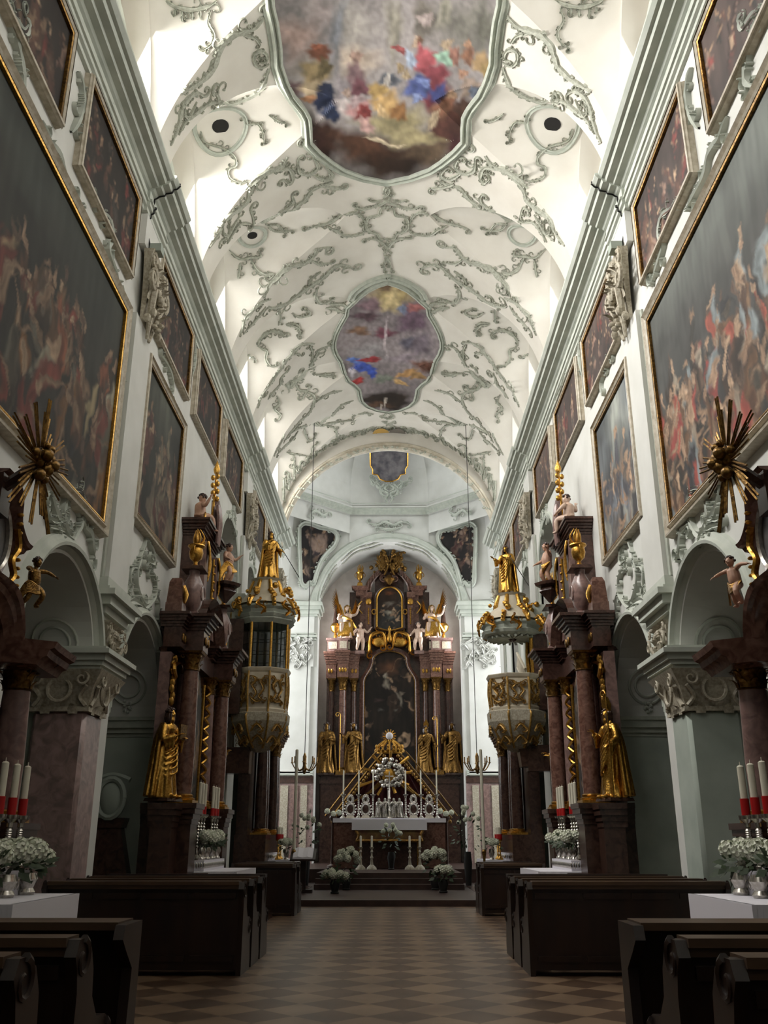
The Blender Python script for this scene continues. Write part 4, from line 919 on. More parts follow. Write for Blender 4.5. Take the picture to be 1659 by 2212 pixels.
# ---- crossing stucco and frescoes of the pendentives
for s in (-1, 1):
    m = MB(); n_ = Vector((0, -1, 0)); r = random.Random(9)
    wcap = lambda z, h: None
    for q in range(26):
        a = Vector((s * r.uniform(3.2, 4.4), YC - .13, r.uniform(8.1, 9.15))); P = spline([a, a + Vector((r.uniform(-.2, .2), -.06, r.uniform(.05, .25))), a + Vector((r.uniform(-.3, .3), -.02, r.uniform(-.1, .3)))], 4); scroll(m, P, lambda p: n_, .07, .08, 0, q, curl=2)
    m.build('pier_capital', MW, CW)
    m = MB()   # soffit stucco of the choir arch and vault
    for j, (a0, a1) in enumerate(((95, 135), (140, 172))):
        for dy in (-.25, .25):
            P = [Vector((s * -2.97 * cos(radians(t)) , 37.85 + dy + .12 * sin(t * .25), 10.65 + 2.97 * sin(radians(t)))) for t in np.linspace(a0, a1, 14)]
            scroll(m, P, lambda p: Vector((-p.x, 0, 10.65 - p.z)).normalized(), .05, .04, 1, 3 + j)
    m.build('soffit_stucco', MGD, CW)
    A = Vector((s * 1.9, 37.33, 14.6)); B = Vector((s * 4.05, 36.42, 14.6)); Cc = Vector((s * 3.9, 37.2, 10.9)); nn = (B - A).cross(Cc - A).normalized()
    if nn.y > 0: nn = -nn
    def onpl(px, py): d = ray(px, py); return CAM + d * ((A - CAM).dot(nn) / d.dot(nn)) + nn * .09
    out = [(645, 1140), (655, 1131), (672, 1133), (690, 1140), (708, 1143), (722, 1150), (727, 1162), (720, 1180), (708, 1192), (694, 1210), (684, 1235), (676, 1262), (668, 1258), (660, 1266), (649, 1258), (647, 1220), (645, 1180)]
    if s > 0: out = [(1674 - x, y) for x, y in out]
    P = [onpl(x, y) for x, y in out]; cen = sum(P, Vector()) / len(P)
    t = thing('pendentive_fresco', 'dark shield-shaped fresco beside the choir arch, on the %s side of the crossing' % ('shaded' if s < 0 else 'open pulpit'), 'fresco', cen)
    e1 = (P[6] - P[16]).normalized(); e2 = nn.cross(e1).normalized(); 
    uv = [((p - cen).dot(e1), (p - cen).dot(e2)) for p in P]; us = [a for a, b in uv]; vv = [b for a, b in uv]; D = 26
    nx, ny = int((max(us) - min(us)) * D), int((max(vv) - min(vv)) * D); gx, gy = np.linspace(min(us), max(us), nx), np.linspace(min(vv), max(vv), ny); XX, YY = np.meshgrid(gx, gy); IN = inside(uv, XX.ravel(), YY.ravel())
    idx = -np.ones(nx * ny, int); kk = np.nonzero(IN)[0]; idx[kk] = range(len(kk)); vs = [e1 * XX.ravel()[q] + e2 * YY.ravel()[q] for q in kk]
    fs = [(idx[j * nx + i], idx[j * nx + i + 1], idx[(j + 1) * nx + i + 1], idx[(j + 1) * nx + i]) for j in range(ny - 1) for i in range(nx - 1) if min(idx[j * nx + i], idx[j * nx + i + 1], idx[(j + 1) * nx + i + 1], idx[(j + 1) * nx + i]) >= 0]
    me = bpy.data.meshes.new('painted_field'); me.from_pydata(vs, [], fs); me.materials.append(MVC); o = bpy.data.objects.new('painted_field', me); C.objects.link(o); o.parent = t
    U = XX.ravel()[kk] + 2; V = YY.ravel()[kk] + 2; setcol(o, crowd(U, V, 4, 4, 61 + s, ('1d1614', '231c1c'), ['4a2420', '3a2a24', '5c4438', '302428', '8a7060'], 60, .9, None, 1, .8))
    m = MB(); Q = spline(P + [P[0]], 3); scroll(m, [p - cen for p in Q], lambda p: nn, .1, .08, 1, 12, taper=False); m.build('stucco_rim', MCREAM if 0 else MLG, t)
m = MB(); n_ = Vector((0, -1, 0))
for P in ([(-.9, 14.35), (-.5, 14.25), (-.2, 14.4), (.2, 14.25), (.5, 14.4), (.9, 14.3)], [(-.5, 14.15), (0, 14.05), (.5, 14.15)]): scroll(m, spline([Vector((x, 37.3, z)) for x, z in P], 4), lambda p: n_, .07, .05, 1, 3, curl=3)
for s in (-1, 1):
    for P in ([(.05, 15.15), (.15, 15.4), (.05, 15.6), (.3, 15.75), (.2, 16.0)], [(.1, 15.45), (.35, 15.6), (.4, 15.95), (.7, 16.15)], [(.02, 15.7), (.2, 15.85), (.05, 16.0)], [(.5, 16.2), (.7, 16.0), (.85, 16.3)], [(.2, 16.05), (.45, 15.85), (.6, 16.1)]): scroll(m, spline([Vector((s * x, 37.0 - max(0, z - 16) * .35, z)) for x, z in P], 4), lambda p: n_, .06, .05, 1, 5, curl=2)
    for x0 in (2.6,): scroll(m, spline([Vector((s * (x0 + dx), 36.35 - (x0 + dx - 2.6), z)) for dx, z in ((0, 14.5), (.2, 14.3), (.5, 14.4), (.7, 14.15))], 4), lambda p: Vector((-s * .7, -.7, 0)), .08, .05, 1, 6, curl=3)
m.build('dome_stucco', MLG, DM)
t = thing('dome_fresco', 'dark cloudy fresco with a gilded lobed rim seen through the crossing arch', 'fresco', (0, 36.9, 16.5))
oo = [(-.82, 17.6), (-.82, 16.75), (-.72, 16.6), (-.72, 16.42), (-.5, 16.38), (-.4, 16.22), (-.15, 16.12), (.15, 16.12), (.4, 16.22), (.5, 16.38), (.72, 16.42), (.72, 16.6), (.82, 16.75), (.82, 17.6)]
fz = lambda z: 36.98 - (max(z, 16.0) - 16.0) * .45
m = MB(); m.add([Vector((x, fz(z) - .05, z)) - t.location for x, z in oo], [tuple(range(14))]); m.build('painted_field', mat('cloudy_fresco', '3c3a40', '6f6a6c', 3, .7), t)
m = MB(); m.tube([Vector((x, fz(z) - .07, z)) - t.location for x, z in oo], .03, 6); m.build('gilt_rim', MGOLD, t)
# ================================================================ FIGURES
def meshify(m, voxel, smooth=2):
    me = bpy.data.meshes.new('tmp'); me.from_pydata(m.v, [], m.f); o = bpy.data.objects.new('tmp', me); C.objects.link(o)
    r = o.modifiers.new('r', 'REMESH'); r.mode = 'VOXEL'; r.voxel_size = voxel
    if smooth: s = o.modifiers.new('s', 'SMOOTH'); s.iterations = smooth; s.factor = .4
    dg = bpy.context.evaluated_depsgraph_get(); n = bpy.data.meshes.new_from_object(o.evaluated_get(dg)); bpy.data.objects.remove(o)
    for p in n.polygons: p.use_smooth = True
    return n
def hand(m, w, d, k=1.0, curl=.5):
    """palm with four bent fingers and a thumb; w wrist, d pointing direction"""
    d = d.normalized(); s = d.cross(Vector((0, 0, 1)))
    s = s.normalized() if s.length > .1 else Vector((1, 0, 0)); u = s.cross(d)
    m.tube([w, w + d * .05 * k, w + d * .085 * k], [.024 * k, .036 * k, .03 * k], 8, flat=.6)
    for i, l in enumerate((.06, .072, .068, .052)):
        o = w + d * .08 * k + s * (.033 - .021 * i) * k; a = o + d * l * .5 * k - u * .01 * curl * k; b = a + (d * .5 - u * curl).normalized() * l * .5 * k
        m.tube([o - d * .02 * k, o, a, b], .0095 * k, 6, .007 * k)
    o = w + d * .03 * k + s * .03 * k; m.tube([o, o + (d * .5 + s * .8) * .045 * k, o + (d * .9 + s * .7) * .075 * k - u * .02 * k], .012 * k, 6, .009 * k)
def head(m, c, f, k=1.0, beard=False, hair=True):
    """head with brow, nose, lips, ears; c centre, f facing"""
    f = Vector(f).normalized(); s = f.cross(Vector((0, 0, 1))).normalized(); u = s.cross(f)
    R = Matrix((s, f, u)).transposed()
    m.ell(c, (.078 * k, .095 * k, .12 * k), 14, 10, R); m.ell(c + (f * .03 - u * .065) * k, (.048 * k, .05 * k, .05 * k), 10, 7, R)
    m.tube([c + (f * .088 + u * .025) * k, c + (f * .118 - u * .02) * k], [.008 * k, .016 * k], 6)
    for e in (-1, 1):
        m.ell(c + (f * .082 + s * .03 * e + u * .032) * k, (.024 * k, .014 * k, .008 * k), 8, 5, R); m.ell(c + (s * .08 * e - u * .005) * k, (.01 * k, .02 * k, .03 * k), 7, 5, R); m.ell(c + (f * .075 + s * .035 * e - u * .025) * k, .022 * k, 8, 5)
    m.ell(c + (f * .09 - u * .05) * k, (.026 * k, .012 * k, .009 * k), 8, 5, R); m.ell(c + (f * .075 - u * .092) * k, .022 * k, 8, 5)
    if beard:
        for q in range(7): a = -1.2 + q * .4; m.tube([c + (f * .06 * cos(a) + s * .07 * sin(a) - u * .04) * k, c + (f * .085 * cos(a) + s * .06 * sin(a) - u * .13) * k, c + (f * .07 * cos(a * .5) + s * .02 * sin(a) - u * .19) * k], [.022 * k, .024 * k, .01 * k], 6)
def hairmesh(c, f, k=1.0, long=False, seed=0):
    m = MB(); f = Vector(f).normalized(); s = f.cross(Vector((0, 0, 1))).normalized(); u = s.cross(f); r = random.Random(seed)
    for q in range(34):
        a = r.uniform(0, 2 * pi); e = r.uniform(.05, 1.45); d = (f * cos(a) * cos(e) + s * sin(a) * cos(e) + u * sin(e))
        if d.dot(f) > .62 and d.dot(u) < .75: continue
        m.ell(c + Vector((d * .098 * k)) + u * .01 * k, r.uniform(.024, .036) * k, 7, 5)
    if long:
        for q in range(12): a = pi * (.3 + 1.4 * q / 11); d = (f * cos(a) + s * sin(a)); m.tube([c + d * .085 * k, c + d * .1 * k - u * .08 * k, c + d * .09 * k - u * .17 * k], [.03 * k, .028 * k, .012 * k], 6)
    return m
def robed(H, arms, face=(0, 1, 0), beard=True, cloak=True, seed=1, sway=.04, arms_v=None):
    """standing draped figure, feet at z=0 facing +y, 1.75 m tall then scaled to H"""
    m = MB(); r = random.Random(seed); ph = r.uniform(0, 6)
    fold = lambda a, z: 1 + (.1 * sin(6 * a + ph + z * 2.2) + .05 * sin(11 * a - z * 5)) * max(0, min(1, 1.25 - z))
    prof = [(.30, 0), (.29, .08), (.25, .35), (.225, .6), (.215, .8), (.2, .95), (.165, 1.08), (.18, 1.22), (.2, 1.34), (.17, 1.43), (.08, 1.48), (.055, 1.53), (.055, 1.58)]
    vs = []; n = 40
    for rr, z in prof:
        ox = sway * sin(z * 3)
        for i in range(n): a = 2 * pi * i / n; k = fold(a, z); vs.append((ox + rr * k * cos(a), rr * k * sin(a) * (.8 if z < 1 else .62), z))
    M_ = len(prof); m.add(vs, [(j * n + i, j * n + (i + 1) % n, (j + 1) * n + (i + 1) % n, (j + 1) * n + i) for j in range(M_ - 1) for i in range(n)] + [tuple(range(n - 1, -1, -1)), tuple((M_ - 1) * n + i for i in range(n))])
    hc = Vector((sway * .3, .02, 1.645)); head(m, hc, face, 1.0, beard)
    for e, (el, ha) in zip((-1, 1), arms):
        sh = Vector((e * .18, 0, 1.4)); el, ha = Vector(el), Vector(ha)
        m.tube(spline([sh, (sh + el) / 2 + Vector((e * .01, 0, 0)), el], 3), [.075, .08, .082, .08, .076, .072, .07], 10); m.tube([el, el + (ha - el) * .5, el + (ha - el) * .85], [.075, .072, .06], 10)
        m.tube([el + (ha - el) * .7, ha], [.032, .026], 8); hand(m, ha, ha - el, 1.15)
        for q in range(3): m.tube([el + (ha - el) * (.2 + .25 * q), el + (ha - el) * (.2 + .25 * q) + Vector((0, 0, -.16 - .05 * q))], [.05, .02], 6)
    for e in (-1, 1): m.ell((e * .11, .23, .03), (.05, .12, .045), 10, 6)
    if cloak:
        for q in range(9):
            a = pi * (1.0 + q / 8); x, y = cos(a), sin(a); m.tube(spline([Vector((x * .17, y * .12, 1.45)), Vector((x * .26, y * .2 - .03, 1.1)), Vector((x * .3, y * .25 - .05, .6)), Vector((x * .36 + .02 * sin(q * 2), y * .3 - .06, .03))], 3), [.05] * 10, 7)
        for q in range(6): t0 = q / 5; m.tube(spline([Vector((-.2 + .02 * q, .12, 1.36 - .1 * q)), Vector((0, .19 + .012 * q, 1.1 - .12 * q)), Vector((.22, .1, .92 - .1 * q))], 3), .028, 6)
    me = meshify(m, .0145, 1); return me, hc
def putto(pose, seed=1):
    """chubby nude child, about .95 m, continuous body; pose dict of joints"""
    m = MB(); P = {k: Vector(v) for k, v in pose.items()}
    m.tube(spline([P['hip'], P['belly'], P['chest'], P['neck']], 4), [.105, .11, .112, .115, .118, .118, .117, .115, .112, .11, .09, .06, .045], 14)
    head(m, P['head'], P.get('look', Vector((0, 1, 0))), .85)
    for e, k in ((-1, 'l'), (1, 'r')):
        sh = P['chest'] + Vector((e * .1, 0, .06)); m.tube(spline([sh, P[k + 'el'], P[k + 'ha']], 4), [.048, .05, .048, .043, .037, .037, .035, .03, .024], 9); hand(m, P[k + 'ha'], P[k + 'ha'] - P[k + 'el'], .75)
        hp = P['hip'] + Vector((e * .06, 0, 0)); m.tube(spline([hp, P[k + 'kn'], P[k + 'ft']], 4), [.082, .082, .075, .066, .055, .056, .052, .042, .032], 10)
        m.ell(P[k + 'ft'] + Vector((0, .05, -.01)), (.032, .07, .025), 9, 6)
    me = meshify(m, .0115, 2); return me, P['head']
STAND = dict(hip=(0, 0, .42), belly=(0, .02, .52), chest=(0, 0, .66), neck=(0, 0, .76), head=(0, .02, .86), lel=(-.22, .06, .62), lha=(-.3, .16, .72), rel=(.22, .04, .58), rha=(.24, .18, .5), lkn=(-.08, .07, .22), lft=(-.08, -.02, .03), rkn=(.1, .12, .24), rft=(.12, .02, .05))
SIT = dict(hip=(0, 0, .12), belly=(0, .03, .22), chest=(0, .02, .36), neck=(0, .03, .46), head=(0, .06, .56), lel=(-.2, .1, .3), lha=(-.14, .24, .26), rel=(.22, .0, .34), rha=(.3, .05, .5), lkn=(-.1, .26, .12), lft=(-.1, .28, -.12), rkn=(.1, .24, .16), rft=(.14, .3, -.1))
FLY = dict(hip=(0, 0, .42), belly=(0, .03, .52), chest=(.02, .03, .66), neck=(.02, .04, .76), head=(.02, .07, .86), lel=(-.24, .08, .74), lha=(-.42, .1, .7), rel=(.24, .08, .7), rha=(.3, .22, .62), lkn=(-.12, .16, .26), lft=(-.1, .02, .06), rkn=(.08, .02, .22), rft=(.14, -.1, .06))
def putmesh(name, me, material, parent=None, loc=(0, 0, 0), rz=0, sc=1.0):
    me = me.copy(); me.materials.clear(); me.materials.append(material); o = bpy.data.objects.new(name, me); C.objects.link(o)
    if parent: o.parent = parent
    o.location = loc; o.rotation_euler = (0, 0, rz); o.scale = (sc,) * 3; return o
_ST, _HS = putto(STAND); _SI, _HI = putto(SIT); _FL, _HF = putto(FLY)
def cherub(kind, label, loc, rz, sc=1.0, body=None, drape=None, wings=None, wood=False):
    me, hc = {'stand': (_ST, _HS), 'sit': (_SI, _HI), 'fly': (_FL, _HF)}[kind]
    t = thing('cherub', label, 'cherub statue', loc, rz); b = putmesh('body', me, body or MFLESH, t, sc=sc)
    h = hairmesh(hc, (0, 1, 0), .85, seed=3); o = h.build('hair', MBRN, t); o.scale = (sc,) * 3
    if drape:
        m = MB(); z = .4 if kind != 'sit' else .12
        for q in range(8): m.tube(spline([Vector((-.15, .02 + .02 * q, z + .06 - .02 * q)), Vector((0, .14, z - .02 * q)), Vector((.16, .05, z + .08 - .03 * q)), Vector((.24, -.02, z - .1 - .03 * q))], 3), .022, 6)
        o = m.build('loincloth', drape, t); o.scale = (sc,) * 3
    if wings:
        for e in (-1, 1):
            m = MB(); root = Vector((e * .05, -.1, (.66 if kind != 'sit' else .36)))
            for q in range(9): a = radians(20 + 15 * q); m.tube([root, root + Vector((e * cos(a * .6) * .22, -.08, sin(a) * .2)), root + Vector((e * cos(a * .6) * .36, -.1, sin(a) * .3 - .02 * q))], [.03, .03, .01], 6, flat=.4)
            o = m.build('wing', wings, t); o.scale = (sc,) * 3
    return t
ROB_A = robed(1.75, (((-.27, .08, 1.12), (-.1, .3, 1.15)), ((.27, .05, 1.1), (.14, .3, 1.2))), seed=1)
ROB_B = robed(1.75, (((-.3, .02, 1.12), (-.36, .24, 1.02)), ((.28, .08, 1.12), (.12, .3, 1.28))), face=(-.4, .9, 0), seed=5)
ROB_C = robed(1.75, (((-.27, .08, 1.14), (-.04, .27, 1.25)), ((.3, .02, 1.15), (.42, .22, 1.3))), face=(.4, .9, 0), beard=False, seed=8)
def saint(which, label, loc, rz, H, mt=None, attr=None, skin=None, cat='statue', name='gilded_saint'):
    me, hc = which; t = thing(name, label, cat, loc, rz); k = H / 1.75
    putmesh('body', me, mt or MGOLD, t, sc=k)
    o = hairmesh(hc, (0, 1, 0), 1.0, True, 5).build('hair', skin or MBRN, t); o.scale = (k,) * 3
    m = MB(); m.frus(0, 0, -.06, 0, .3, .27, .28, .25); o = m.build('plinth', MBRN, t, smooth=False); o.scale = (k,) * 3
    if attr == 'book':
        m = MB(); m.box(-.13, .13, .3, .35, 1.12, 1.42); o = m.build('book', MGOLDD, t, smooth=False); o.scale = (k,) * 3
    if attr == 'mitre':
        m = MB()
        for e in (-1, 1): m.add([(-.09, e * .03, 1.72), (.09, e * .03, 1.72), (.1, e * .06 + .02, 1.84), (0, e * .05 + .02, 2.02), (-.1, e * .06 + .02, 1.84), (-.09, 0, 1.72), (.09, 0, 1.72), (.1, .02, 1.84), (0, .02, 2.0), (-.1, .02, 1.84)], [(0, 1, 2, 3, 4), (5, 9, 8, 7, 6), (0, 4, 9, 5), (1, 6, 7, 2), (4, 3, 8, 9), (3, 2, 7, 8)])
        o = m.build('mitre', MGOLD, t); o.scale = (k,) * 3
    if attr in ('staff', 'crozier', 'mitre'):
        m = MB(); x = -.42 if which is ROB_B else .48; m.tube([(x, .26, .05), (x, .26, 2.0)], .016, 6)
        if attr != 'staff': m.tube([Vector((x, .26, 2.0)) + Vector((.1 - .1 * cos(q * .5) * (1 - q / 18), 0, .1 * sin(q * .5) * (1 - q / 18))) for q in range(14)], .018, 6)
        o = m.build('staff', MGOLD if attr != 'staff' else MIRON, t); o.scale = (k,) * 3
    if attr == 'spear':
        m = MB(); m.tube([(-.36, .3, 1.05), (-.95, .5, .05)], .014, 6); m.tube([(-.36, .3, 1.05), (-.2, .2, 1.35)], .014, 6); o = m.build('spear', MIRON, t); o.scale = (k,) * 3
    return t
def wing(m, root, s, L, up=.75, back=-.2, n=11):
    for q in range(n):
        t = q / (n - 1); a = radians(78 - 62 * t * up); ll = L * (1 - .45 * t); d = Vector((s * cos(a), back, sin(a))).normalized()
        b = root + Vector((s * .22 * (1 - t) * L, back * .2, .4 * L * (1 - t))); m.tube([b, b + d * ll * .6, b + d * ll], [.06 * L, .075 * L, .015], 6, flat=.4)
    m.tube(spline([root, root + Vector((s * .12 * L, back * .3, .35 * L)), root + Vector((s * .22 * L, back * .5, .62 * L))], 3), .05 * L, 7, .03 * L)
# ---------------------------------------------------------------- small furnishings
def urn(m, x, y, z, k, flame=True, seed=2):
    r = random.Random(seed)
    m.lathe(x, y, [(.1 * k, z), (.12 * k, z + .03 * k), (.05 * k, z + .08 * k), (.05 * k, z + .14 * k), (.14 * k, z + .22 * k), (.17 * k, z + .36 * k), (.15 * k, z + .46 * k), (.21 * k, z + .52 * k), (.2 * k, z + .55 * k), (.09 * k, z + .57 * k)], 18, mod=lambda a, zz: 1 + .06 * sin(9 * a))
    for e in (-1, 1): m.tube([Vector((x + e * .17 * k, y, z + .5 * k)) + Vector((e * .08 * k * sin(q * .5), 0, -.1 * k * (1 - cos(q * .5)))) for q in range(7)], .018 * k, 5)
    if flame:
        for q in range(12):
            a = r.uniform(0, 6.28); R_ = r.uniform(.0, .1) * k; h = r.uniform(.2, .42) * k
            m.tube(spline([Vector((x + R_ * cos(a), y + R_ * sin(a), z + .55 * k)), Vector((x + 2 * R_ * cos(a), y + 2 * R_ * sin(a), z + .55 * k + h * .5)), Vector((x + R_ * cos(a + .8), y + R_ * sin(a + .8), z + .55 * k + h))], 3), .04 * k, 6, .008 * k)
def tcandle(x, y, z, hs, hc, label, group, red=True, mt=None, rs=.02, k=1.0, rc=.028):
    """candlestick with its candle; the candle stands in it as a thing of its own"""
    key = (round(hs, 2), red, mt.name if mt else '', k)
    if key not in CS:
        m = MB(); b = [(.09, 0), (.095, .03), (.06, .06), (.03, .09), (.035, .13), (.02, .16)]
        for q in range(1, 9):
            zz = .16 + (hs - .26) * q / 9; b += [(.018, zz - .02), (.034, zz), (.018, zz + .02)]
        b += [(.03, hs - .09), (.03, hs - .06), (.075, hs - .03), (.08, hs), (.02, hs)]
        m.lathe(0, 0, [(r_ * k, z_) for r_, z_ in b], 12); o = m.build('candlestick', mt or MSILV); CS[key] = o; first = True
    else: o = CS[key]; c = o.copy(); C.objects.link(c); o = c
    o.location = (x, y, z); tag(o, label.replace('candle ', 'candlestick ', 1) if 0 else 'candlestick holding the ' + label, 'candlestick', group + ' candlesticks')
    kk = (round(hc, 2), red, rc)
    if kk not in CS:
        t = thing('candle', label, 'candle', (0, 0, 0), group=group); m = MB(); m.lathe(0, 0, [(rc, 0), (rc, hc), (rc * .6, hc + .01), (.004, hc + .012), (.003, hc + .04)], 12); m.build('wax', MWAX, t)
        if red: m = MB(); m.lathe(0, 0, [(rc * 1.25, 0), (rc * 1.28, .13), (rc * 1.02, .13)], 12); m.build('red_sleeve', MREDW, t)
        CS[kk] = t; t.location = (x, y, z + hs)
    else: dup(CS[kk], (x, y, z + hs), label=label, group=group)
CS = {}
def bloomball(m, c, r, seed, n=46):
    q = random.Random(seed)
    for i in range(n):
        z = 1 - 2 * (i + .5) / n; a = i * 2.4; s_ = sqrt(1 - z * z); d = Vector((s_ * cos(a), s_ * sin(a), z)); p = c + d * r * q.uniform(.88, 1.02); u = d.orthogonal().normalized(); v = d.cross(u); w = r * .3
        m.add([p - d * w * .4, p + u * w, p + (u + v) * w * .75 + d * w * .2, p + v * w, p - u * w, p - v * w + d * w * .2], [(0, 1, 2, 3), (0, 3, 4), (0, 4, 5, 1)])
    m.ell(c, r * .86, 9, 7)
def leafs(m, c, R, n, seed, L=.12):
    q = random.Random(seed)
    for i in range(n):
        d = Vector((q.gauss(0, 1), q.gauss(0, 1), q.gauss(-.1, .8))).normalized(); b = c + Vector((d.x * R[0], d.y * R[1], d.z * R[2])) * q.uniform(.4, 1); u = d.orthogonal().normalized(); l = L * q.uniform(.6, 1.2)
        m.add([b, b + d * l * .4 + u * l * .3, b + d * l, b + d * l * .4 - u * l * .3], [(0, 1, 2, 3)])
def vase_flowers(loc, blooms, R, label, r=.085, pot=.2, cat='bouquet', potm=None, seed=1, group=None, k=1.0):
    t = thing('white_flower_vase', label, cat, loc, group=group); q = random.Random(seed)
    m = MB(); m.lathe(0, 0, [(.06 * k, 0), (.07 * k, .02), (.05 * k, .05), (.08 * k, pot * .7), (.06 * k, pot)], 14); m.build('vase', potm or MSILV, t)
    m = MB(); leafs(m, Vector((0, 0, pot + R[2] * .8)), R, 40, seed, .1 * k); m.build('leaves', MLEAF, t)
    m = MB()
    for i in range(blooms):
        a = q.uniform(0, 6.28); e = q.uniform(.2, 1); bloomball(m, Vector((R[0] * cos(a) * e, R[1] * sin(a) * e, pot + R[2] * (1.2 + .7 * (1 - e * e)) * q.uniform(.85, 1.05))), r, seed * 50 + i)
    m.build('white_blooms', MPETAL, t); return t
# ================================================================ SIDE ALTARS
def frame_of(side, Yc):
    sx = -1 if side == 'left' else 1
    return sx, (lambda a, b, z: Vector((sx * (HW - b), Yc + a, z)))
def corn(m, a0, a1, b1, z0, z1, steps=5, over=.16, b0=0.0, back=0.0):
    for q in range(steps):
        t0, t1 = q / steps, (q + 1) / steps; d = over * (t1 ** 1.3) * (1 if q % 2 == 0 else .92)
        m.box(a0 - d, a1 + d, b0, b1 + d, z0 + (z1 - z0) * t0, z0 + (z1 - z0) * t1)
def rocgold(m, P, w, h, seed, nrm):
    scroll(m, spline(P, 5), lambda p: nrm, w, h, 1, seed, curl=3)
def altar_common(side, Yc, t, T0, which, cy, near):
    """mensa, cloth, candles, flowers"""
    sx, Wp0 = frame_of(side, Yc); L = t.location.copy(); ka = .62 if near else 1.0
    kz = 1.085 if near else 1.0; Wp = lambda a, b, z: Wp0(a * ka, b - .22, z * kz); T = lambda v: Wp(*v) - L
    m = MB(); m.T = T; m.box(-1.7, 1.7, .22, 1.95, 0, .14); m.box(-1.25, 1.25, .3, 1.62, .14, .2); m.build('altar_step', MBRN, t, smooth=False)
    m = MB(); m.T = T; m.box(-1.0, 1.0, .85, 1.6, .2, .3); m.box(-.94, .94, .85, 1.54, .3, .78); m.box(-1.0, 1.0, .85, 1.6, .78, .86); m.build('mensa', MRED, t, smooth=False)
    m = MB(); m.T = T; m.box(-1.05, 1.05, .45, .85, .14, 1.0); m.build('gradine', MREDD, t, smooth=False)
    c = thing('altar_cloth', 'white linen cloth over the side altar %s' % which, 'altar cloth', Wp(0, 1.2, .86)); CL = c.location.copy()
    m = MB(); m.T = lambda v: Wp(*v) - CL
    m.box(-1.08, 1.08, .88, 1.68, .862, .885)
    b0, zd = (.9, .35) if near else (1.22, .6)
    for e in (-1, 1):
        vs = []
        for q in range(13):
            b = b0 + (1.68 - b0) * q / 12; vs += [(e * 1.09, b, .885), (e * (1.1 + .02 * sin(q * 1.7)), b, zd)]
        m.add(vs, [(2 * q, 2 * q + 2, 2 * q + 3, 2 * q + 1) for q in range(12)])
    m.box(-1.1, 1.1, 1.66, 1.69, zd, .885)
    m.build('linen', MLINEN, c, smooth=False)
    r = thing('lace_frontal', 'lace-edged silver ledge behind the altar cloth %s' % which, 'altar ledge', Wp(0, 1.1, .885)); RL = r.location.copy()
    m = MB(); m.T = lambda v: Wp(*v) - RL; dl = .18 if near else 0; m.box(-.95, .95, .9 + dl, 1.12 + dl, .885, 1.05); m.build('ledge', MLINEN, r, smooth=False)
    m = MB(); m.T = lambda v: Wp(*v) - RL
    for q in range(24): m.ell((-.92 + .08 * q, 1.12 + dl, .97), (.03, .015, .05), 7, 5)
    for q in range(6): m.ell((-.97, .92 + dl + .04 * q, .97), (.012, .016, .05), 6, 5)
    m.build('silver_scallops', MSILV, r)
    return Wp
def engaged_column(t, T, a, b, z0, z1, r, shaftm, idx=0):
    h = z1 - z0; m = MB(); m.T = T
    m.lathe(a, b, [(r * 1.0, z0 + .14), (r * 1.03, z0 + .14 + h * .3), (r * .86, z1 - .3)], 22); o = m.build('column', shaftm, t)
    m = MB(); m.T = T; m.frus(a, b, z0, z0 + .05, r * 1.45, r * 1.45, r * 1.45, r * 1.45); m.lathe(a, b, [(r * 1.35, z0 + .05), (r * 1.4, z0 + .08), (r * 1.12, z0 + .1), (r * 1.2, z0 + .13), (r * 1.02, z0 + .15)], 20); m.build('column_base', MGOLD, o)
    m = MB(); m.T = T; capital(m, a, b, z1 - .32, z1, r * .88); m.build('capital', MGOLDD, o)
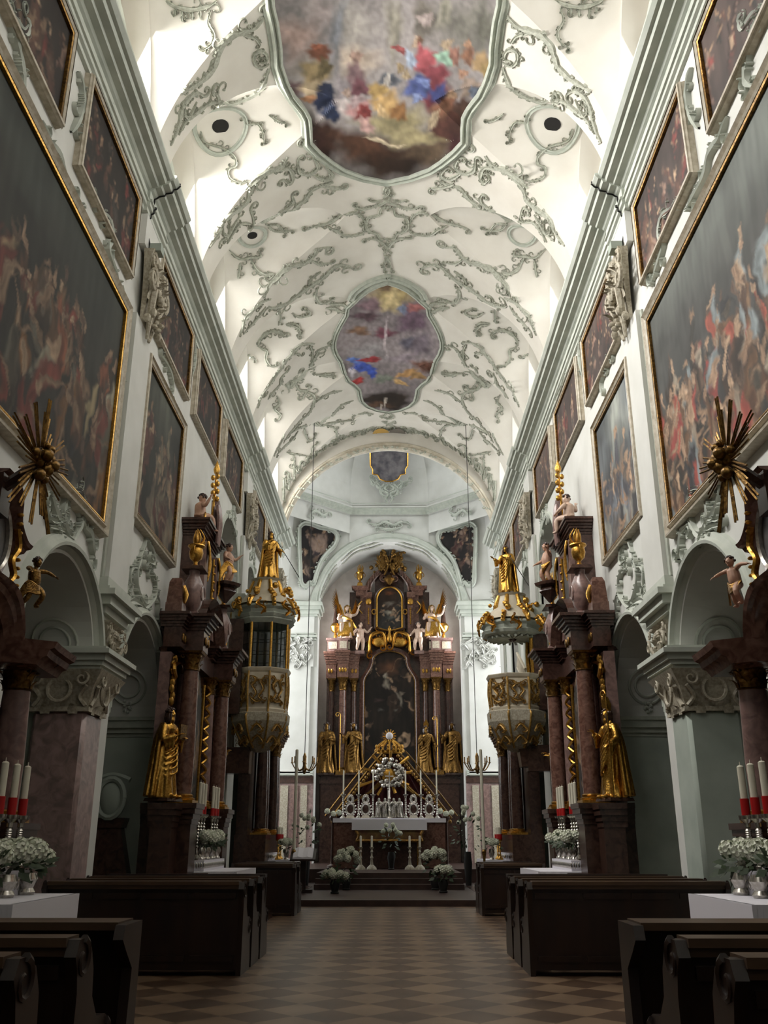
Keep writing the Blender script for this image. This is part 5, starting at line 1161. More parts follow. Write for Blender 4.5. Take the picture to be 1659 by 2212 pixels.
def side_altar(side, Yc, words):
    sx, Wp = frame_of(side, Yc); which = words
    t = thing('side_altar', 'tall brown marble side altar with gilded columns %s' % words, 'altar', Wp(0, .5, 0)); L = t.location.copy(); T = lambda v: Wp(*v) - L
    altar_common(side, Yc, t, T, words, 0, False)
    def part(name, mt, fn, parent=None, smooth=False):
        m = MB(); m.T = T; fn(m); return m.build(name, mt, parent or t, smooth)
    def ped(m, e):
        if 1:
            m.box(min(e * 1.2, e * 1.8), max(e * 1.2, e * 1.8), 0, .85, 0, .5); m.box(min(e * 1.25, e * 1.75), max(e * 1.25, e * 1.75), 0, .8, .5, 1.6)
            m.box(min(e * 1.8, e * 2.3), max(e * 1.8, e * 2.3), .26, .64, 0, .55); m.box(min(e * 1.8, e * 2.24), max(e * 1.8, e * 2.24), .28, .6, .55, 1.55)
            corn(m, min(e * 1.25, e * 1.75), max(e * 1.25, e * 1.75), .8, 1.6, 1.92, 4, .1); corn(m, min(e * 1.8, e * 2.24), max(e * 1.8, e * 2.24), .6, 1.55, 1.9, 4, .08, b0=.24)
    for e_ in (-1, 1): part('pedestal', MBRN, lambda m: ped(m, e_))
    part('predella_wall', MBRN, lambda m: m.box(-1.2, 1.2, 0, .35, 0, 1.9))
    part('retable_wall', MREDD, lambda m: (m.box(-1.3, 1.3, 0, .3, 1.9, 4.4), m.box(-2.0, -1.25, .16, .26, 1.9, 4.4), m.box(1.25, 2.0, .16, .26, 1.9, 4.4)))
    for a, b, r, mt in ((-1.5, .58, .15, MRED), (1.5, .58, .15, MRED), (-1.15, .38, .12, MROSE), (1.15, .38, .12, MROSE)): engaged_column(t, T, a, b, 1.92, 4.38, r, mt)
    for e_ in (-1, 1): part('pilaster', MROSE, lambda m: m.box(e_ * 1.9 - .12, e_ * 1.9 + .12, .16, .34, 1.9, 4.3))
    def gold(m, e):
        if 1:
            n_ = Vector((0, 1, 0)); 
            for q in range(8): m.ell((e * 1.92 + .05 * sin(q * 2), .38, 3.5 + q * .1), (.07, .05, .08), 7, 5)
            for q in range(10): m.tube(spline([(e * .95 + .04 * sin(q), .36, 2.1 + q * .21), (e * 1.02, .44, 2.2 + q * .21), (e * .92, .38, 2.3 + q * .21)], 3), .028, 6)
            m.tube([(e * .82, .34, 2.05), (e * .82, .34, 4.2)], .03, 6)
            for q in range(5): acanthus(m, Vector((e * (1.84 + .04 * q), .34, 3.95)), Vector((0, 1, 0)), .25, .05, .6)
            m.tube(spline([(e * 1.9, .38, 4.2), (e * 2.05, .42, 4.0), (e * 1.9, .42, 3.9)], 4), .035, 6)
    for e_ in (-1, 1): part('gilded_carving', MGOLD, lambda m: gold(m, e_), smooth=True)
    can = MB(); 
    u0 = [(-.78, 2.05), (.78, 2.05), (.78, 3.7)] + arc(0, 3.7, .78, 0, 180, 14)[1:] ; 
    o, U, V = gridmesh('altar_picture', 1.56, 2.45, 24, lambda u, v: T(Vector((-.78 + u, .33 - (0 if (v < 1.65 or (u - .78) ** 2 + (v - 1.65) ** 2 < .61) else .06), 2.05 + v))), t)
    setcol(o, crowd(U, V, 1.56, 2.45, 77 + int(Yc) + (side == 'left'), ('2a241f', '37342e'), ['4a3a2c', '5c4230', '7a6248', '3a3434'], 16, .8, None, .9, .9))
    def ent(m):
        m.box(-1.3, 1.3, 0, .42, 4.38, 4.72); 
        for e in (-1, 1):
            m.box(min(e * 1.3, e * 1.72), max(e * 1.3, e * 1.72), 0, .8, 4.38, 4.72); m.box(min(e * 1.72, e * 2.05), max(e * 1.72, e * 2.05), .2, .5, 4.38, 4.72)
            corn(m, min(e * 1.3, e * 1.72), max(e * 1.3, e * 1.72), .8, 4.72, 4.98, 5, .2); corn(m, min(e * 1.72, e * 2.05), max(e * 1.72, e * 2.05), .5, 4.72, 4.95, 5, .14, b0=.14)
            corn(m, min(e * .9, e * 1.3), max(e * .9, e * 1.3), .45, 4.72, 4.96, 5, .16)
        P = arc(0, 4.55, 1.0, 20, 160, 14)
        for (x0, z0), (x1, z1) in zip(P, P[1:]): m.add([(x0, 0, z0), (x0, .5, z0), (x0 * 1.12, .66, z0 + .12), (x0 * 1.12, 0, z0 + .12), (x1, 0, z1), (x1, .5, z1), (x1 * 1.12, .66, z1 + .12), (x1 * 1.12, 0, z1 + .12)], [(0, 4, 5, 1), (1, 5, 6, 2), (2, 6, 7, 3)])
    part('entablature', MREDD, ent)
    for e_ in (-1, 1):
        for x, b in ((1.4, .82), (1.6, .82), (1.82, .51), (1.96, .51)): part('frieze_rosette', MGOLDD, lambda m: m.ell((e_ * x, b, 4.55), (.06, .03, .08), 8, 6), smooth=True)
    c0 = .25
    def up(m):
        m.box(c0 - .72, c0 + .72, 0, .36, 4.95, 6.85); corn(m, c0 - .72, c0 + .72, .36, 6.85, 7.15, 6, .2); m.frus(c0, .2, 7.15, 7.35, .5, .2, .3, .18)
    part('upper_tier', MREDD, up)
    for e_ in (-1, 1): part('upper_panel', MROSE, lambda m: m.box(c0 + e_ * .55 - .13, c0 + e_ * .55 + .13, .3, .46, 5.05, 6.75))
    o, U, V = gridmesh('upper_picture', .76, 1.5, 24, lambda u, v: T(Vector((c0 - .38 + u, .38, 5.15 + v))), t); setcol(o, crowd(U, V, .76, 1.5, 99, ('4a4644', '6a6664'), ['5a5450', '7a7068'], 6, .6))
    def upg(m):
        for e in (-1, 1):
            for q in range(5): m.tube(spline([(c0 + e * .55 + .03 * q - .06, .47, 6.75 - q * .03), (c0 + e * .55 + .04 * q - .06, .52, 6.55 - q * .06), (c0 + e * .55, .5, 6.3 - .08 * q)], 3), .03, 6, .012)
            m.tube([(c0 + e * .4, .4, 5.1), (c0 + e * .4, .4, 6.7)], .025, 6)
            for q in range(9): m.ell((c0 + e * .4, .43, 5.2 + q * .17), .028, 6, 4)
        m.tube([(c0 - .1, .4, 7.3), (c0 - .02, .42, 8.0), (c0, .42, 8.45)], .025, 6)
        for q in range(10): m.ell((c0 - .02 + .07 * sin(q * 2.1), .42 + .05 * cos(q * 2), 7.85 + .055 * q), (.05, .045, .06), 7, 5)
        m.lathe(c0, .42, [(.05, 8.42), (.07, 8.5), (.004, 8.7)], 8)
    part('upper_gilding', MGOLD, upg, smooth=True)
    def book(m):
        m.add([(c0 + .05, .35, 7.2), (c0 + .35, .35, 7.25), (c0 + .35, .35, 7.75), (c0 + .05, .35, 7.85), (c0 + .1, .5, 7.2), (c0 + .4, .5, 7.25), (c0 + .4, .5, 7.75), (c0 + .1, .5, 7.85)], [(0, 1, 2, 3), (4, 7, 6, 5), (0, 4, 5, 1), (1, 5, 6, 2), (2, 6, 7, 3), (3, 7, 4, 0)])
        for q in range(5): m.tube(spline([(c0 - .05 + .05 * q, .5, 7.7), (c0 - .1 + .06 * q, .55, 7.35), (c0 - .04 + .05 * q, .52, 6.9)], 3), .035, 6)
    part('crowning_drapery', MROSE, book, smooth=True)
    # volute pedestals carry urns
    for e, nm in ((-1, 'nearer'), (1, 'farther')):
        u = thing('gilded_urn', 'gilded flaming urn on a volute pedestal, %s end of altar %s' % ({'nearer': 'entrance', 'farther': 'choir'}[nm], words), 'urn', Wp(e * 1.42, .5, 4.98)); UL = u.location.copy(); TU = lambda v: Wp(*v) - UL
        m = MB(); m.T = TU; x = e * 1.42
        m.frus(x, .5, 4.98, 5.1, .18, .18, .12, .12); m.lathe(x, .5, [(.1, 5.1), (.2, 5.2), (.27, 5.4), (.24, 5.6), (.12, 5.78), (.13, 5.85)], 16, sy=.7)
        for s2 in (-1, 1): m.tube([Vector((x, .5 + s2 * .16, 5.42)) + Vector((cos(q * .6) * .17 * (1 - q / 18), 0, sin(q * .6) * .17 * (1 - q / 18))) for q in range(15)], .03, 6, .015)
        m.build('volute_pedestal', MROSE if e < 0 else MROSE, u)
        m = MB(); m.T = TU; m.frus(x, .5, 5.85, 5.92, .2, .2, .16, .16); m.build('pedestal_slab', MBRN, u, smooth=False)
        m = MB(); m.T = TU; urn(m, x, .5, 5.92, .75, seed=int(Yc) + e); m.build('urn_body', MGOLD, u)
        u = thing('carved_block', 'red block with gilded leaf on the %s wing of the altar %s' % ({'nearer': 'entrance', 'farther': 'choir'}[nm], words), 'ornament', Wp(e * 1.95, .34, 4.95)); UL2 = u.location.copy()
        m = MB(); m.T = lambda v: Wp(*v) - UL2; x = e * 1.95; m.frus(x, .34, 4.95, 5.12, .16, .14, .16, .14); m.frus(x, .34, 5.12, 5.48, .15, .13, .12, .11); m.frus(x, .34, 5.48, 5.56, .12, .11, .08, .08); m.build('block', MRED, u, smooth=False)
        m = MB(); m.T = lambda v: Wp(*v) - UL2
        for q in range(5): m.tube(spline([(x, .48, 5.15), (x + (q - 2) * .05, .5, 5.3), (x + (q - 2) * .06, .47, 5.45 - .02 * abs(q - 2))], 3), .028, 6, .01)
        m.build('gilded_leaf', MGOLD, u)
    return t
AL = side_altar('left', 16.9, 'on the shaded side'); AR = side_altar('right', 16.9, 'on the sunlit side')
rzl, rzr = -pi / 2, pi / 2        # facing the nave from the left / right wall
saint(ROB_A, 'gilded saint holding a book beside the red column, side altar on the shaded side', (-3.5, 14.85, 1.98), rzl - .3, 1.38, attr='book', mt=MGOLD)
saint(ROB_B, 'gilded bishop with mitre and crozier on the side altar of the sunlit side', (3.55, 14.85, 1.98), rzr + .3, 1.36, attr='mitre')
saint(ROB_C, 'gilded saint partly hidden behind the farther red column, shaded side', (-3.5, 18.95, 1.98), rzl, 1.5)
saint(ROB_A, 'gilded saint partly hidden behind the farther red column, sunlit side', (3.5, 18.95, 1.98), rzr, 1.5)
cherub('sit', 'cherub seated on top of the brown side altar, shaded side', (-3.7, 16.75, 7.2), rzl + .8, .95, wings=None, drape=MGOLD)
cherub('stand', 'cherub standing on a dark console at the far edge of the side altar, shaded side', (-3.3, 17.95, 6.3), rzl - .3, .9, drape=MGOLD)
cherub('sit', 'cherub leaning over the top of the brown side altar, sunlit side', (3.6, 16.85, 7.2), rzr - .8, .95, body=MSKINW)
cherub('stand', 'cherub with outstretched arm on a dark console, side altar on the sunlit side', (3.3, 17.95, 6.3), rzr + .3, .9, drape=MGOLD)
for s, w in ((-1, 'shaded'), (1, 'sunlit')):
    t = thing('carved_console', 'dark carved console under the standing cherub on the %s side' % w, 'console', (s * 3.3, 17.95, 6.0))
    m = MB(); m.lathe(0, 0, [(.03, -.1), (.1, 0), (.2, .12), (.16, .2), (.26, .24), (.28, .3)], 8, mod=lambda a, z: 1 + .08 * cos(4 * a)); m.build('console_body', MBRN, t)
    m = MB(); m.box(min(0, s * .6), max(0, s * .6), -.1, .1, .1, .25); m.build('console_arm', MBRN, t, smooth=False)
# candles and flowers on the two brown altars
for side, w in (('left', 'shaded'), ('right', 'sunlit')):
    sx, Wp = frame_of(side, 16.9)
    for i, a in enumerate((-.85, -.62, -.39, .35, .6, .85)):
        p = Wp(a, .74, 1.05); tcandle(p.x, p.y, p.z, .73, .5, 'thick white candle with red sleeve on the brown side altar, %s side' % w, 'candles of the brown side altar, %s side' % w)
    for i, a in enumerate((-.74, -.3, .2, .66)):
        p = Wp(a, .8, 1.05); vase_flowers(p, 7, (.2, .16, .12), 'silver vase of white hydrangeas in front of the candles, brown side altar, %s side' % w, .085, .2, seed=i + 3, group='hydrangea vases of the brown side altar, %s side' % w)
# ---- the two sunburst altars nearest the entrance
def sun_altar(side, Yc, words):
    sx, Wp = frame_of(side, Yc)
    t = thing('side_altar', 'red marble altar with oval picture and curling pediment, %s' % words, 'altar', Wp(0, .5, 0)); L = t.location.copy(); T = lambda v: Wp(*v) - L
    altar_common(side, Yc, t, T, 'under the sunburst, ' + words, 0, True)
    ZK = [0, 1.75, 3.62, 4.25, 5.05, 6.3, 8]; ZV = [0, 1.5, 2.85, 3.4, 3.78, 4.42, 5.1]
    T = lambda v: Wp(v[0] * .7, v[1], float(np.interp(v[2], ZK, ZV))) - L
    def part(name, mt, fn, parent=None, smooth=False):
        m = MB(); m.T = T; fn(m); return m.build(name, mt, parent or t, smooth)
    part('retable_wall', MREDD, lambda m: (m.box(-1.7, 1.7, 0, .35, 0, 3.9), m.box(-1.0, 1.0, 0, .45, 3.9, 5.9)))
    for e_ in (-1, 1): part('pedestal', MBRN, lambda m, e=e_: (m.box(min(e * 1.0, e * 1.75), max(e * 1.0, e * 1.75), 0, .8, 0, 1.5), corn(m, min(e * 1.0, e * 1.75), max(e * 1.0, e * 1.75), .8, 1.5, 1.75, 4, .08)))
    for a, b, r in ((-1.4, .62, .14), (1.4, .62, .14)): engaged_column(t, T, a, b, 1.75, 3.62, r, MROSE)
    out = [(-.85, 1.7), (.85, 1.7), (.85, 3.1)] + arc(0, 3.1, .85, 0, 180, 16)[1:]
    m = MB(); m.T = T; m.add([(a, .46, z) for a, z in out], [tuple(range(len(out)))]); m.build('altar_picture', mat('dusky_canvas', '2e2e2b', '45413a', 2.5, .5, detail=3), t)
    part('picture_frame', MGOLDD, lambda m: (m.tube([(a, .48, z) for a, z in out], .05, 6), m.tube([(a * 1.1, .46, z + .05) for a, z in out], .035, 6)), smooth=True)
    def ent(m):
        # wavy cornice: rises over the arch, drops to the side wings
        for e in (-1, 1):
            P = spline([(e * .0, 0, 4.25), (e * .4, 0, 4.22), (e * .72, 0, 4.08), (e * .88, 0, 3.85), (e * .98, 0, 3.72), (e * 1.75, 0, 3.68)], 4)
            prof = [(.0, -.16), (.36, -.16), (.4, -.08), (.44, -.06), (.46, 0), (.5, .02), (.52, .08), (.0, .1)]
            vs = []
            for p in P:
                bb = .35 if abs(p.x) < .95 else .62
                vs += [(p.x, (o_ + bb - .1 if o_ > 0 else 0), p.z + u_) for o_, u_ in prof]
            n = len(prof); m.add(vs, [(j * n + k, j * n + k + 1, (j + 1) * n + k + 1, (j + 1) * n + k) for j in range(len(P) - 1) for k in range(n - 1)] + [tuple((len(P) - 1) * n + k for k in range(n))])
            # upper scroll pediment
            P = spline([(e * .25, 0, 6.3), (e * .6, 0, 6.25), (e * .8, 0, 6.0), (e * .86, 0, 5.6), (e * 1.1, 0, 5.35), (e * 1.3, 0, 5.32)], 4)
            vs = []
            for p in P: vs += [(p.x, (o_ + .1 if o_ > 0 else 0), p.z + u_) for o_, u_ in prof]
            m.add(vs, [(j * n + k, j * n + k + 1, (j + 1) * n + k + 1, (j + 1) * n + k) for j in range(len(P) - 1) for k in range(n - 1)] + [tuple((len(P) - 1) * n + k for k in range(n)), tuple(range(n))])
            for b in (.5,): m.tube([Vector((e * .45, b, 6.15)) + Vector((e * cos(q * .6) * .2 * (1 - q / 20), 0, sin(q * .6) * .2 * (1 - q / 20))) for q in range(16)], .06, 7, .03)
    part('wavy_cornice', MRED, ent, smooth=True)
    ov = [(.42 * cos(q * pi / 16), .62 * sin(q * pi / 16)) for q in range(33)]
    m = MB(); m.T = T; m.add([(a, .62, 5.05 + z) for a, z in ov[:-1]], [tuple(range(32))]); m.build('oval_picture', mat('grey_oval_canvas', '4c4d54', '6d6864', 3, .5), t)
    part('oval_frame', MSILV, lambda m: (m.tube([(a * 1.06, .64, 5.05 + z * 1.05) for a, z in ov], .035, 6), [m.ell((a * 1.25, .6, 5.05 + z * 1.2), .045, 6, 4) for a, z in ov[::2]]), smooth=True)
    part('oval_surround', MROSE, lambda m: m.tube([(a * 1.4, .52, 5.05 + z * 1.3) for a, z in ov], .1, 7), smooth=True)
    def gc(m):
        r = random.Random(3)
        for q in range(16): m.tube(spline([(r.uniform(-.3, .3), .55, 4.1 + r.uniform(-.2, .3)) for _ in range(3)], 3), .04, 6, .02)
        m.ell((0, .62, 4.1), (.3, .1, .26), 12, 8)
        for e in (-1, 1):
            for q in range(9): m.ell((e * (.98 - .02 * q), .6, 4.5 + q * .16), (.03, .035, .04), 6, 5)
            m.tube(spline([(e * .6, .6, 4.35), (e * .8, .62, 4.6), (e * .75, .6, 4.9), (e * .9, .6, 5.2), (e * .78, .6, 5.5)], 4), .035, 6)
    part('gilded_cartouche', MGOLD, gc, smooth=True)
    for e in (-1, 1):
        m = MB(); m.T = T; x = e * 1.3; st = [(x + (.2 if q % 2 == 0 else .1) * cos(q * pi / 4) * (.8 if q % 4 else .8), .5, 4.12 + (.32 if q % 4 == 2 else .14) * sin(q * pi / 4)) for q in range(8)]
        m.tube(st + [st[0]], .05, 6); m.box(x - .22, x + .22, .25, .7, 3.78, 3.86); m.build('star_ornament', MROSE, t)
    # sunburst glory
    g = thing('sunburst_glory', 'spiky gilded sunburst above the curling pediment %s' % words, 'sunburst', Wp(0, .95, 4.42)); GL = g.location.copy(); r = random.Random(6)
    m = MB(); m.T = lambda v: Wp(*v) - GL
    for q in range(26):
        a = 2 * pi * q / 26 + r.uniform(-.06, .06); l = (.56 if q % 2 else .44) * r.uniform(.9, 1.1)
        d = Vector((cos(a), .12 * sin(q), sin(a))); b = Vector((0, .95, 4.42))
        for off in (-.014, .014): o_ = Vector((-sin(a), 0, cos(a))) * off; m.tube([b + d * .14 + o_, b + d * l + o_ * 1.6], .01, 4)
    m.build('rays', MGOLDD, g)
    m = MB(); m.T = lambda v: Wp(*v) - GL
    for q in range(26): a = r.uniform(0, 6.28); R_ = r.uniform(0, .17); m.ell((R_ * cos(a), .97 + r.uniform(-.03, .09), 4.42 + R_ * sin(a)), r.uniform(.025, .06), 8, 6)
    m.build('cloud_core', MGOLDD, g)
    m = MB(); m.T = lambda v: Wp(*v) - GL; m.box(-.1, .1, 0, .7, 3.95, 4.3); m.tube([(0, .6, 4.15), (0, .95, 4.42)], .05, 6); m.build('support', MBRN, g, smooth=False)
    for i, a in enumerate((.1, .34, .56)):
        p = Wp(a, .97, 1.14); tcandle(p.x, p.y, p.z, .41, .38, 'thick white candle with red sleeve on the sunburst altar, %s' % words, 'candles of the sunburst altar, %s' % words, mt=MSILV, k=.8)
    for i, a in enumerate((-.4, .05, .46)):
        p = Wp(a, 1.12, .962); vase_flowers(p, 8, (.16, .14, .1), 'silver vase of white hydrangeas on the sunburst altar, %s' % words, .075, .16, seed=i + 13, group='hydrangea vases of the sunburst altar, %s' % words)
    return t
sun_altar('left', 7.2, 'shaded side'); sun_altar('right', 7.2, 'sunlit side')
cherub('fly', 'dark gilded cherub with spread arms above a star ornament, shaded side', (-3.35, 8.35, 3.42), rzl - .4, .52, body=MGOLDD, drape=MGOLDD)
cherub('fly', 'pale cherub with spread arms above a star ornament, sunlit side', (3.35, 8.35, 3.42), rzr + .4, .52, drape=MGOLDD)
# ---- third altars under the pulpits
def plain_altar(side, Yc, words):
    sx, Wp = frame_of(side, Yc)
    t = thing('side_altar', 'plain dark column altar behind the %s' % words, 'altar', Wp(0, .5, 0)); L = t.location.copy(); T = lambda v: Wp(*v) - L
    altar_common(side, Yc, t, T, 'behind the ' + words, 0, False)
    m = MB(); m.T = T
    m.box(-1.5, 1.5, 0, .3, 0, 4.0); m.box(-1.7, 1.7, 0, .8, 0, 1.5); corn(m, -1.5, 1.5, .8, 3.95, 4.3, 5, .15); m.build('retable_wall', MBRN, t, smooth=False)
    for a in (-1.35, -.95, 1.0, 1.35): engaged_column(t, T, a, .6, 1.5, 3.95, .15, MBRN)
    m = MB(); m.T = T; m.box(-.7, .7, .3, .34, 1.6, 3.7); m.build('altar_picture', mat('sooty_canvas', '221e1b', '33302a', 3, .5), t, smooth=False)
    p = Wp(-.6, 1.0, .885); tcandle(p.x, p.y, p.z, .5, .3, 'short thick white candle on the altar behind the %s' % words, 'short candles behind the %s' % words, rc=.06, k=.9, mt=MGOLD)
    p = Wp(-.1, 1.0, .885); tcandle(p.x, p.y, p.z, .5, .3, 'short thick white candle on the altar behind the %s' % words, 'short candles behind the %s' % words, rc=.06, k=.9, mt=MGOLD)
    p = Wp(-.9, 1.25, .885); vase_flowers(p, 9, (.26, .2, .12), 'round bunch of white flowers in front of the %s' % ('pulpit columns' if side == 'right' else 'oriel columns'), .08, .25, seed=31)
    q = thing('paschal_candle', 'very tall thin white candle in front of the %s' % words, 'candle', Wp(-1.45, 1.5, 0)); m = MB(); m.lathe(0, 0, [(.2, 0), (.2, .05), (.05, .12), (.03, .9), (.06, 1.1), (.03, 1.15)], 12); m.build('stand', MGOLDD, q)
    m = MB(); m.lathe(0, 0, [(.04, 1.15), (.04, 3.6), (.005, 3.62)], 10); m.build('wax', MWAX, q)
plain_altar('left', 26.0, 'glazed oriel'); plain_altar('right', 26.0, 'open pulpit')
# ================================================================ PULPIT AND ORIEL
PX, PYc = 3.1, 22.4
def octo(k, z, r=.62, n=8): return [Vector((k * r * 1.08 * cos(pi / 8 + q * pi / 4), k * r * cos(0) * sin(pi / 8 + q * pi / 4), z)) for q in range(8)]
def loft(m, rings, cap=(True, True)):
    n = len(rings[0]); m.add([v for r in rings for v in r], [(j * n + i, j * n + (i + 1) % n, (j + 1) * n + (i + 1) % n, (j + 1) * n + i) for j in range(len(rings) - 1) for i in range(n)] + ([tuple(range(n - 1, -1, -1))] if cap[0] else []) + ([tuple((len(rings) - 1) * n + i for i in range(n))] if cap[1] else []))
MPCR = mat('ivory_panel', 'cfc5b2', 'c0b49c', 5, .5)
def rococo_body(t, z0, z1, zb, s):
    """eight-sided parapet with bowl below and gilded scrollwork"""
    m = MB(); loft(m, [octo(k, z) for k, z in ((1.0, z0), (1.03, z0 + .06), (.97, z0 + .1), (.97, z1 - .12), (1.03, z1 - .08), (1.08, z1 - .02), (1.08, z1))]); b = m.build('parapet', MPCR, t, smooth=False)
    m = MB(); loft(m, [octo(k, z) for k, z in ((.22, zb), (.5, zb + .12), (.75, zb + .3), (.98, zb + .55), (1.08, zb + .68), (1.1, z0 - .03), (1.02, z0))]); m.build('bowl', MCREAM, t, smooth=False)
    m = MB(); r = random.Random(3)
    for q in range(8):
        a = q * pi / 4; n_ = Vector((cos(a), sin(a), 0)); tt = Vector((-sin(a), cos(a), 0)); c = n_ * .605
        zz = (z0 + z1) / 2; H = (z1 - z0) * .5
        for P in ([(-.16, -.3), (-.05, -.1), (-.15, .1), (0, .25), (.12, .15)], [(.14, -.32), (.02, -.2), (.12, 0), (.05, .2), (.16, .34)], [(-.18, .34), (-.08, .28), (-.12, .12)], [(-.2, -.2), (-.05, -.33), (.1, -.3)]):
            scroll(m, spline([c + tt * x + Vector((0, 0, zz + y * H * 1.7)) for x, y in P], 4), lambda p: n_, .03, .03, 1, q, curl=3)
        for zc, rr in ((zb + .5, .58), (zb + .25, .4)): scroll(m, spline([n_ * (rr + .05) + tt * x + Vector((0, 0, zc + y)) for x, y in ((-.15, -.08), (0, .1), (.15, -.05), (.05, -.1))], 4), lambda p: n_, .035, .04, 1, q)
        e = Vector((cos(a + pi / 8), sin(a + pi / 8), 0)); P = spline([e * .66 + Vector((0, 0, z1 - .1)), e * .68 + Vector((0, 0, zz)), e * .64 + Vector((0, 0, z0)), e * .7 + Vector((0, 0, z0 - .15)), e * .5 + Vector((0, 0, zb + .3)), e * .3 + Vector((0, 0, zb + .08))], 4); m.tube(P, .028, 6)
    m.build('gilded_scrollwork', MGP, t)
def canopy(t, z0, z1):
    m = MB(); rg = []
    for k, z in ((.9, z0), (1.14, z0 + .05), (1.2, z0 + .12), (1.08, z0 + .16), (1.1, z0 + .24), (1.2, z0 + .3), (1.18, z0 + .36), (.8, z0 + .42)): rg.append(octo(k, z))
    loft(m, rg); m.build('canopy_roof', MG, t, smooth=False)
    m = MB(); r = random.Random(5)
    for q in range(8):
        a = q * pi / 4 + pi / 8; e = Vector((cos(a), sin(a), 0)); P = spline([e * .82 + Vector((0, 0, z0 + .3)), e * .7 + Vector((0, 0, z0 + .5)), e * .45 + Vector((0, 0, z0 + .62)), e * .4 + Vector((0, 0, z0 + .85)), e * .3 + Vector((0, 0, z1))], 4); m.tube(P, .055, 7)
        volute(m, e * .8 + Vector((0, 0, z0 + .42)), Vector((-e.y, e.x, 0)), Vector((0, 0, 1)), .12, .04, 14)
        for _ in range(5): m.ell(e * r.uniform(.35, .7) + Vector((r.uniform(-.1, .1), r.uniform(-.1, .1), z0 + r.uniform(.45, .9))), r.uniform(.05, .09), 7, 5)
        n_ = Vector((cos(q * pi / 4), sin(q * pi / 4), 0)); scroll(m, spline([n_ * .8 + Vector((0, 0, z0 + .05)), n_ * .82 + Vector((-n_.y * .1, n_.x * .1, z0 + .2)), n_ * .82 + Vector((n_.y * .1, -n_.x * .1, z0 + .32)), n_ * .78 + Vector((0, 0, z0 + .45))], 4), lambda p: n_, .045, .05, 1, q)
    m.build('gilded_crest', MGOLD, t)
    m = MB(); m.lathe(0, 0, [(.75, z0 + .4), (.6, z0 + .6), (.42, z0 + .75), (.34, z1 - .06), (.4, z1)], 16); m.build('crown_core', MPCR, t)
p = thing('pulpit', 'white and gold open pulpit hanging from the pier on the sunlit side', 'pulpit', (PX, PYc, 0))
rococo_body(p, 4.3, 5.15, 3.35, 1); 
m = MB(); m.box(.45, .8, -.35, .35, 4.3, 6.15); m.build('back_panel', MBRN, p, smooth=False)
m = MB(); m.tube(spline([(.42, -.3, 5.2), (.4, -.34, 5.8), (.45, -.3, 6.4)], 4), .05, 7); m.tube(spline([(.42, .3, 5.2), (.4, .34, 5.8), (.45, .3, 6.4)], 4), .05, 7); m.build('gilded_side_scroll', MGOLD, p)
m = MB(); m.frus(.3, 0, 3.0, 3.4, .25, .2, .3, .25); m.box(.2, .8, -.2, .2, 2.9, 3.5); m.build('corbel', MBRN, p, smooth=False)
cn = thing('pulpit_canopy', 'green sounding board with gilded crown above the open pulpit', 'canopy', (PX, PYc, 0)); canopy(cn, 6.1, 7.2)
m = MB()
for q in range(24): a = q * pi / 12; m.tube([Vector((.12 * cos(a), .12 * sin(a), 6.09)), Vector((.62 * cos(a), .58 * sin(a), 6.07))], .02, 5, .035)
m.build('ray_soffit', MG, cn); m = MB(); m.ell((0, 0, 6.07), (.1, .1, .06), 10, 6); m.build('rosette', MBRN, cn)
m = MB(); m.box(.5, .8, -.3, .3, 6.15, 6.9); m.build('wall_bracket', MG, cn, smooth=False)
o = thing('glazed_oriel', 'glazed choir box with gilded bars and rococo parapet on the shaded side', 'oriel', (-PX, PYc, 0))
rococo_body(o, 4.25, 5.3, 3.35, -1)
m = MB()
for q in range(8):
    a = pi / 8 + q * pi / 4; m.tube([Vector((.64 * cos(a), .6 * sin(a), 5.3)), Vector((.64 * cos(a), .6 * sin(a), 6.45))], .035, 6)
    b = a + pi / 4; pa, pb = Vector((.64 * cos(a), .6 * sin(a), 0)), Vector((.64 * cos(b), .6 * sin(b), 0)); mid = (pa + pb) / 2
m.build('gilded_bar', MGOLD, o)
m = MB()
for q in range(8):
    a = pi / 8 + q * pi / 4; b = a + pi / 4; pa, pb = Vector((.63 * cos(a), .59 * sin(a), 0)), Vector((.63 * cos(b), .59 * sin(b), 0))
    for z in (5.6, 5.9, 6.2): m.tube([pa + Vector((0, 0, z)), pb + Vector((0, 0, z))], .008, 4)
    for f in (.33, .66): m.tube([pa.lerp(pb, f) + Vector((0, 0, 5.3)), pa.lerp(pb, f) + Vector((0, 0, 6.45))], .008, 4)
m.build('leading', MIRON, o)
gm = mat('dark_glazing', '20241f', None, rough=.08, spec=.8); gm.node_tree.nodes['Principled BSDF'].inputs['Alpha'].default_value = .75
m = MB(); loft(m, [[v * .97 + Vector((0, 0, v.z * .03)) for v in octo(1, 5.3)], [v * .97 + Vector((0, 0, v.z * .03)) for v in octo(1, 6.45)]], (False, False)); m.build('glazing', gm, o, smooth=False)
m = MB(); loft(m, [octo(1.0, 6.4), octo(1.15, 6.5), octo(1.1, 6.56)]); m.build('glazing_head', MG, o, smooth=False)
m = MB(); m.box(-.8, -.45, -.5, .5, 4.2, 6.5); m.build('back_panel', MBRN, o, smooth=False)
m = MB(); m.box(-.8, -.2, -.2, .2, 2.85, 3.45); m.build('corbel', MBRN, o, smooth=False)
cn = thing('oriel_canopy', 'green canopy with tall gilded crown above the glazed choir box', 'canopy', (-PX, PYc, 0)); canopy(cn, 6.5, 7.6)
m = MB(); m.box(-.8, -.5, -.3, .3, 6.55, 7.2); m.build('wall_bracket', MG, cn, smooth=False)
saint(ROB_B, 'gilded saint with a spear on the canopy of the glazed choir box', (-PX + .05, PYc, 7.66), pi + .5, 1.25, attr='spear')
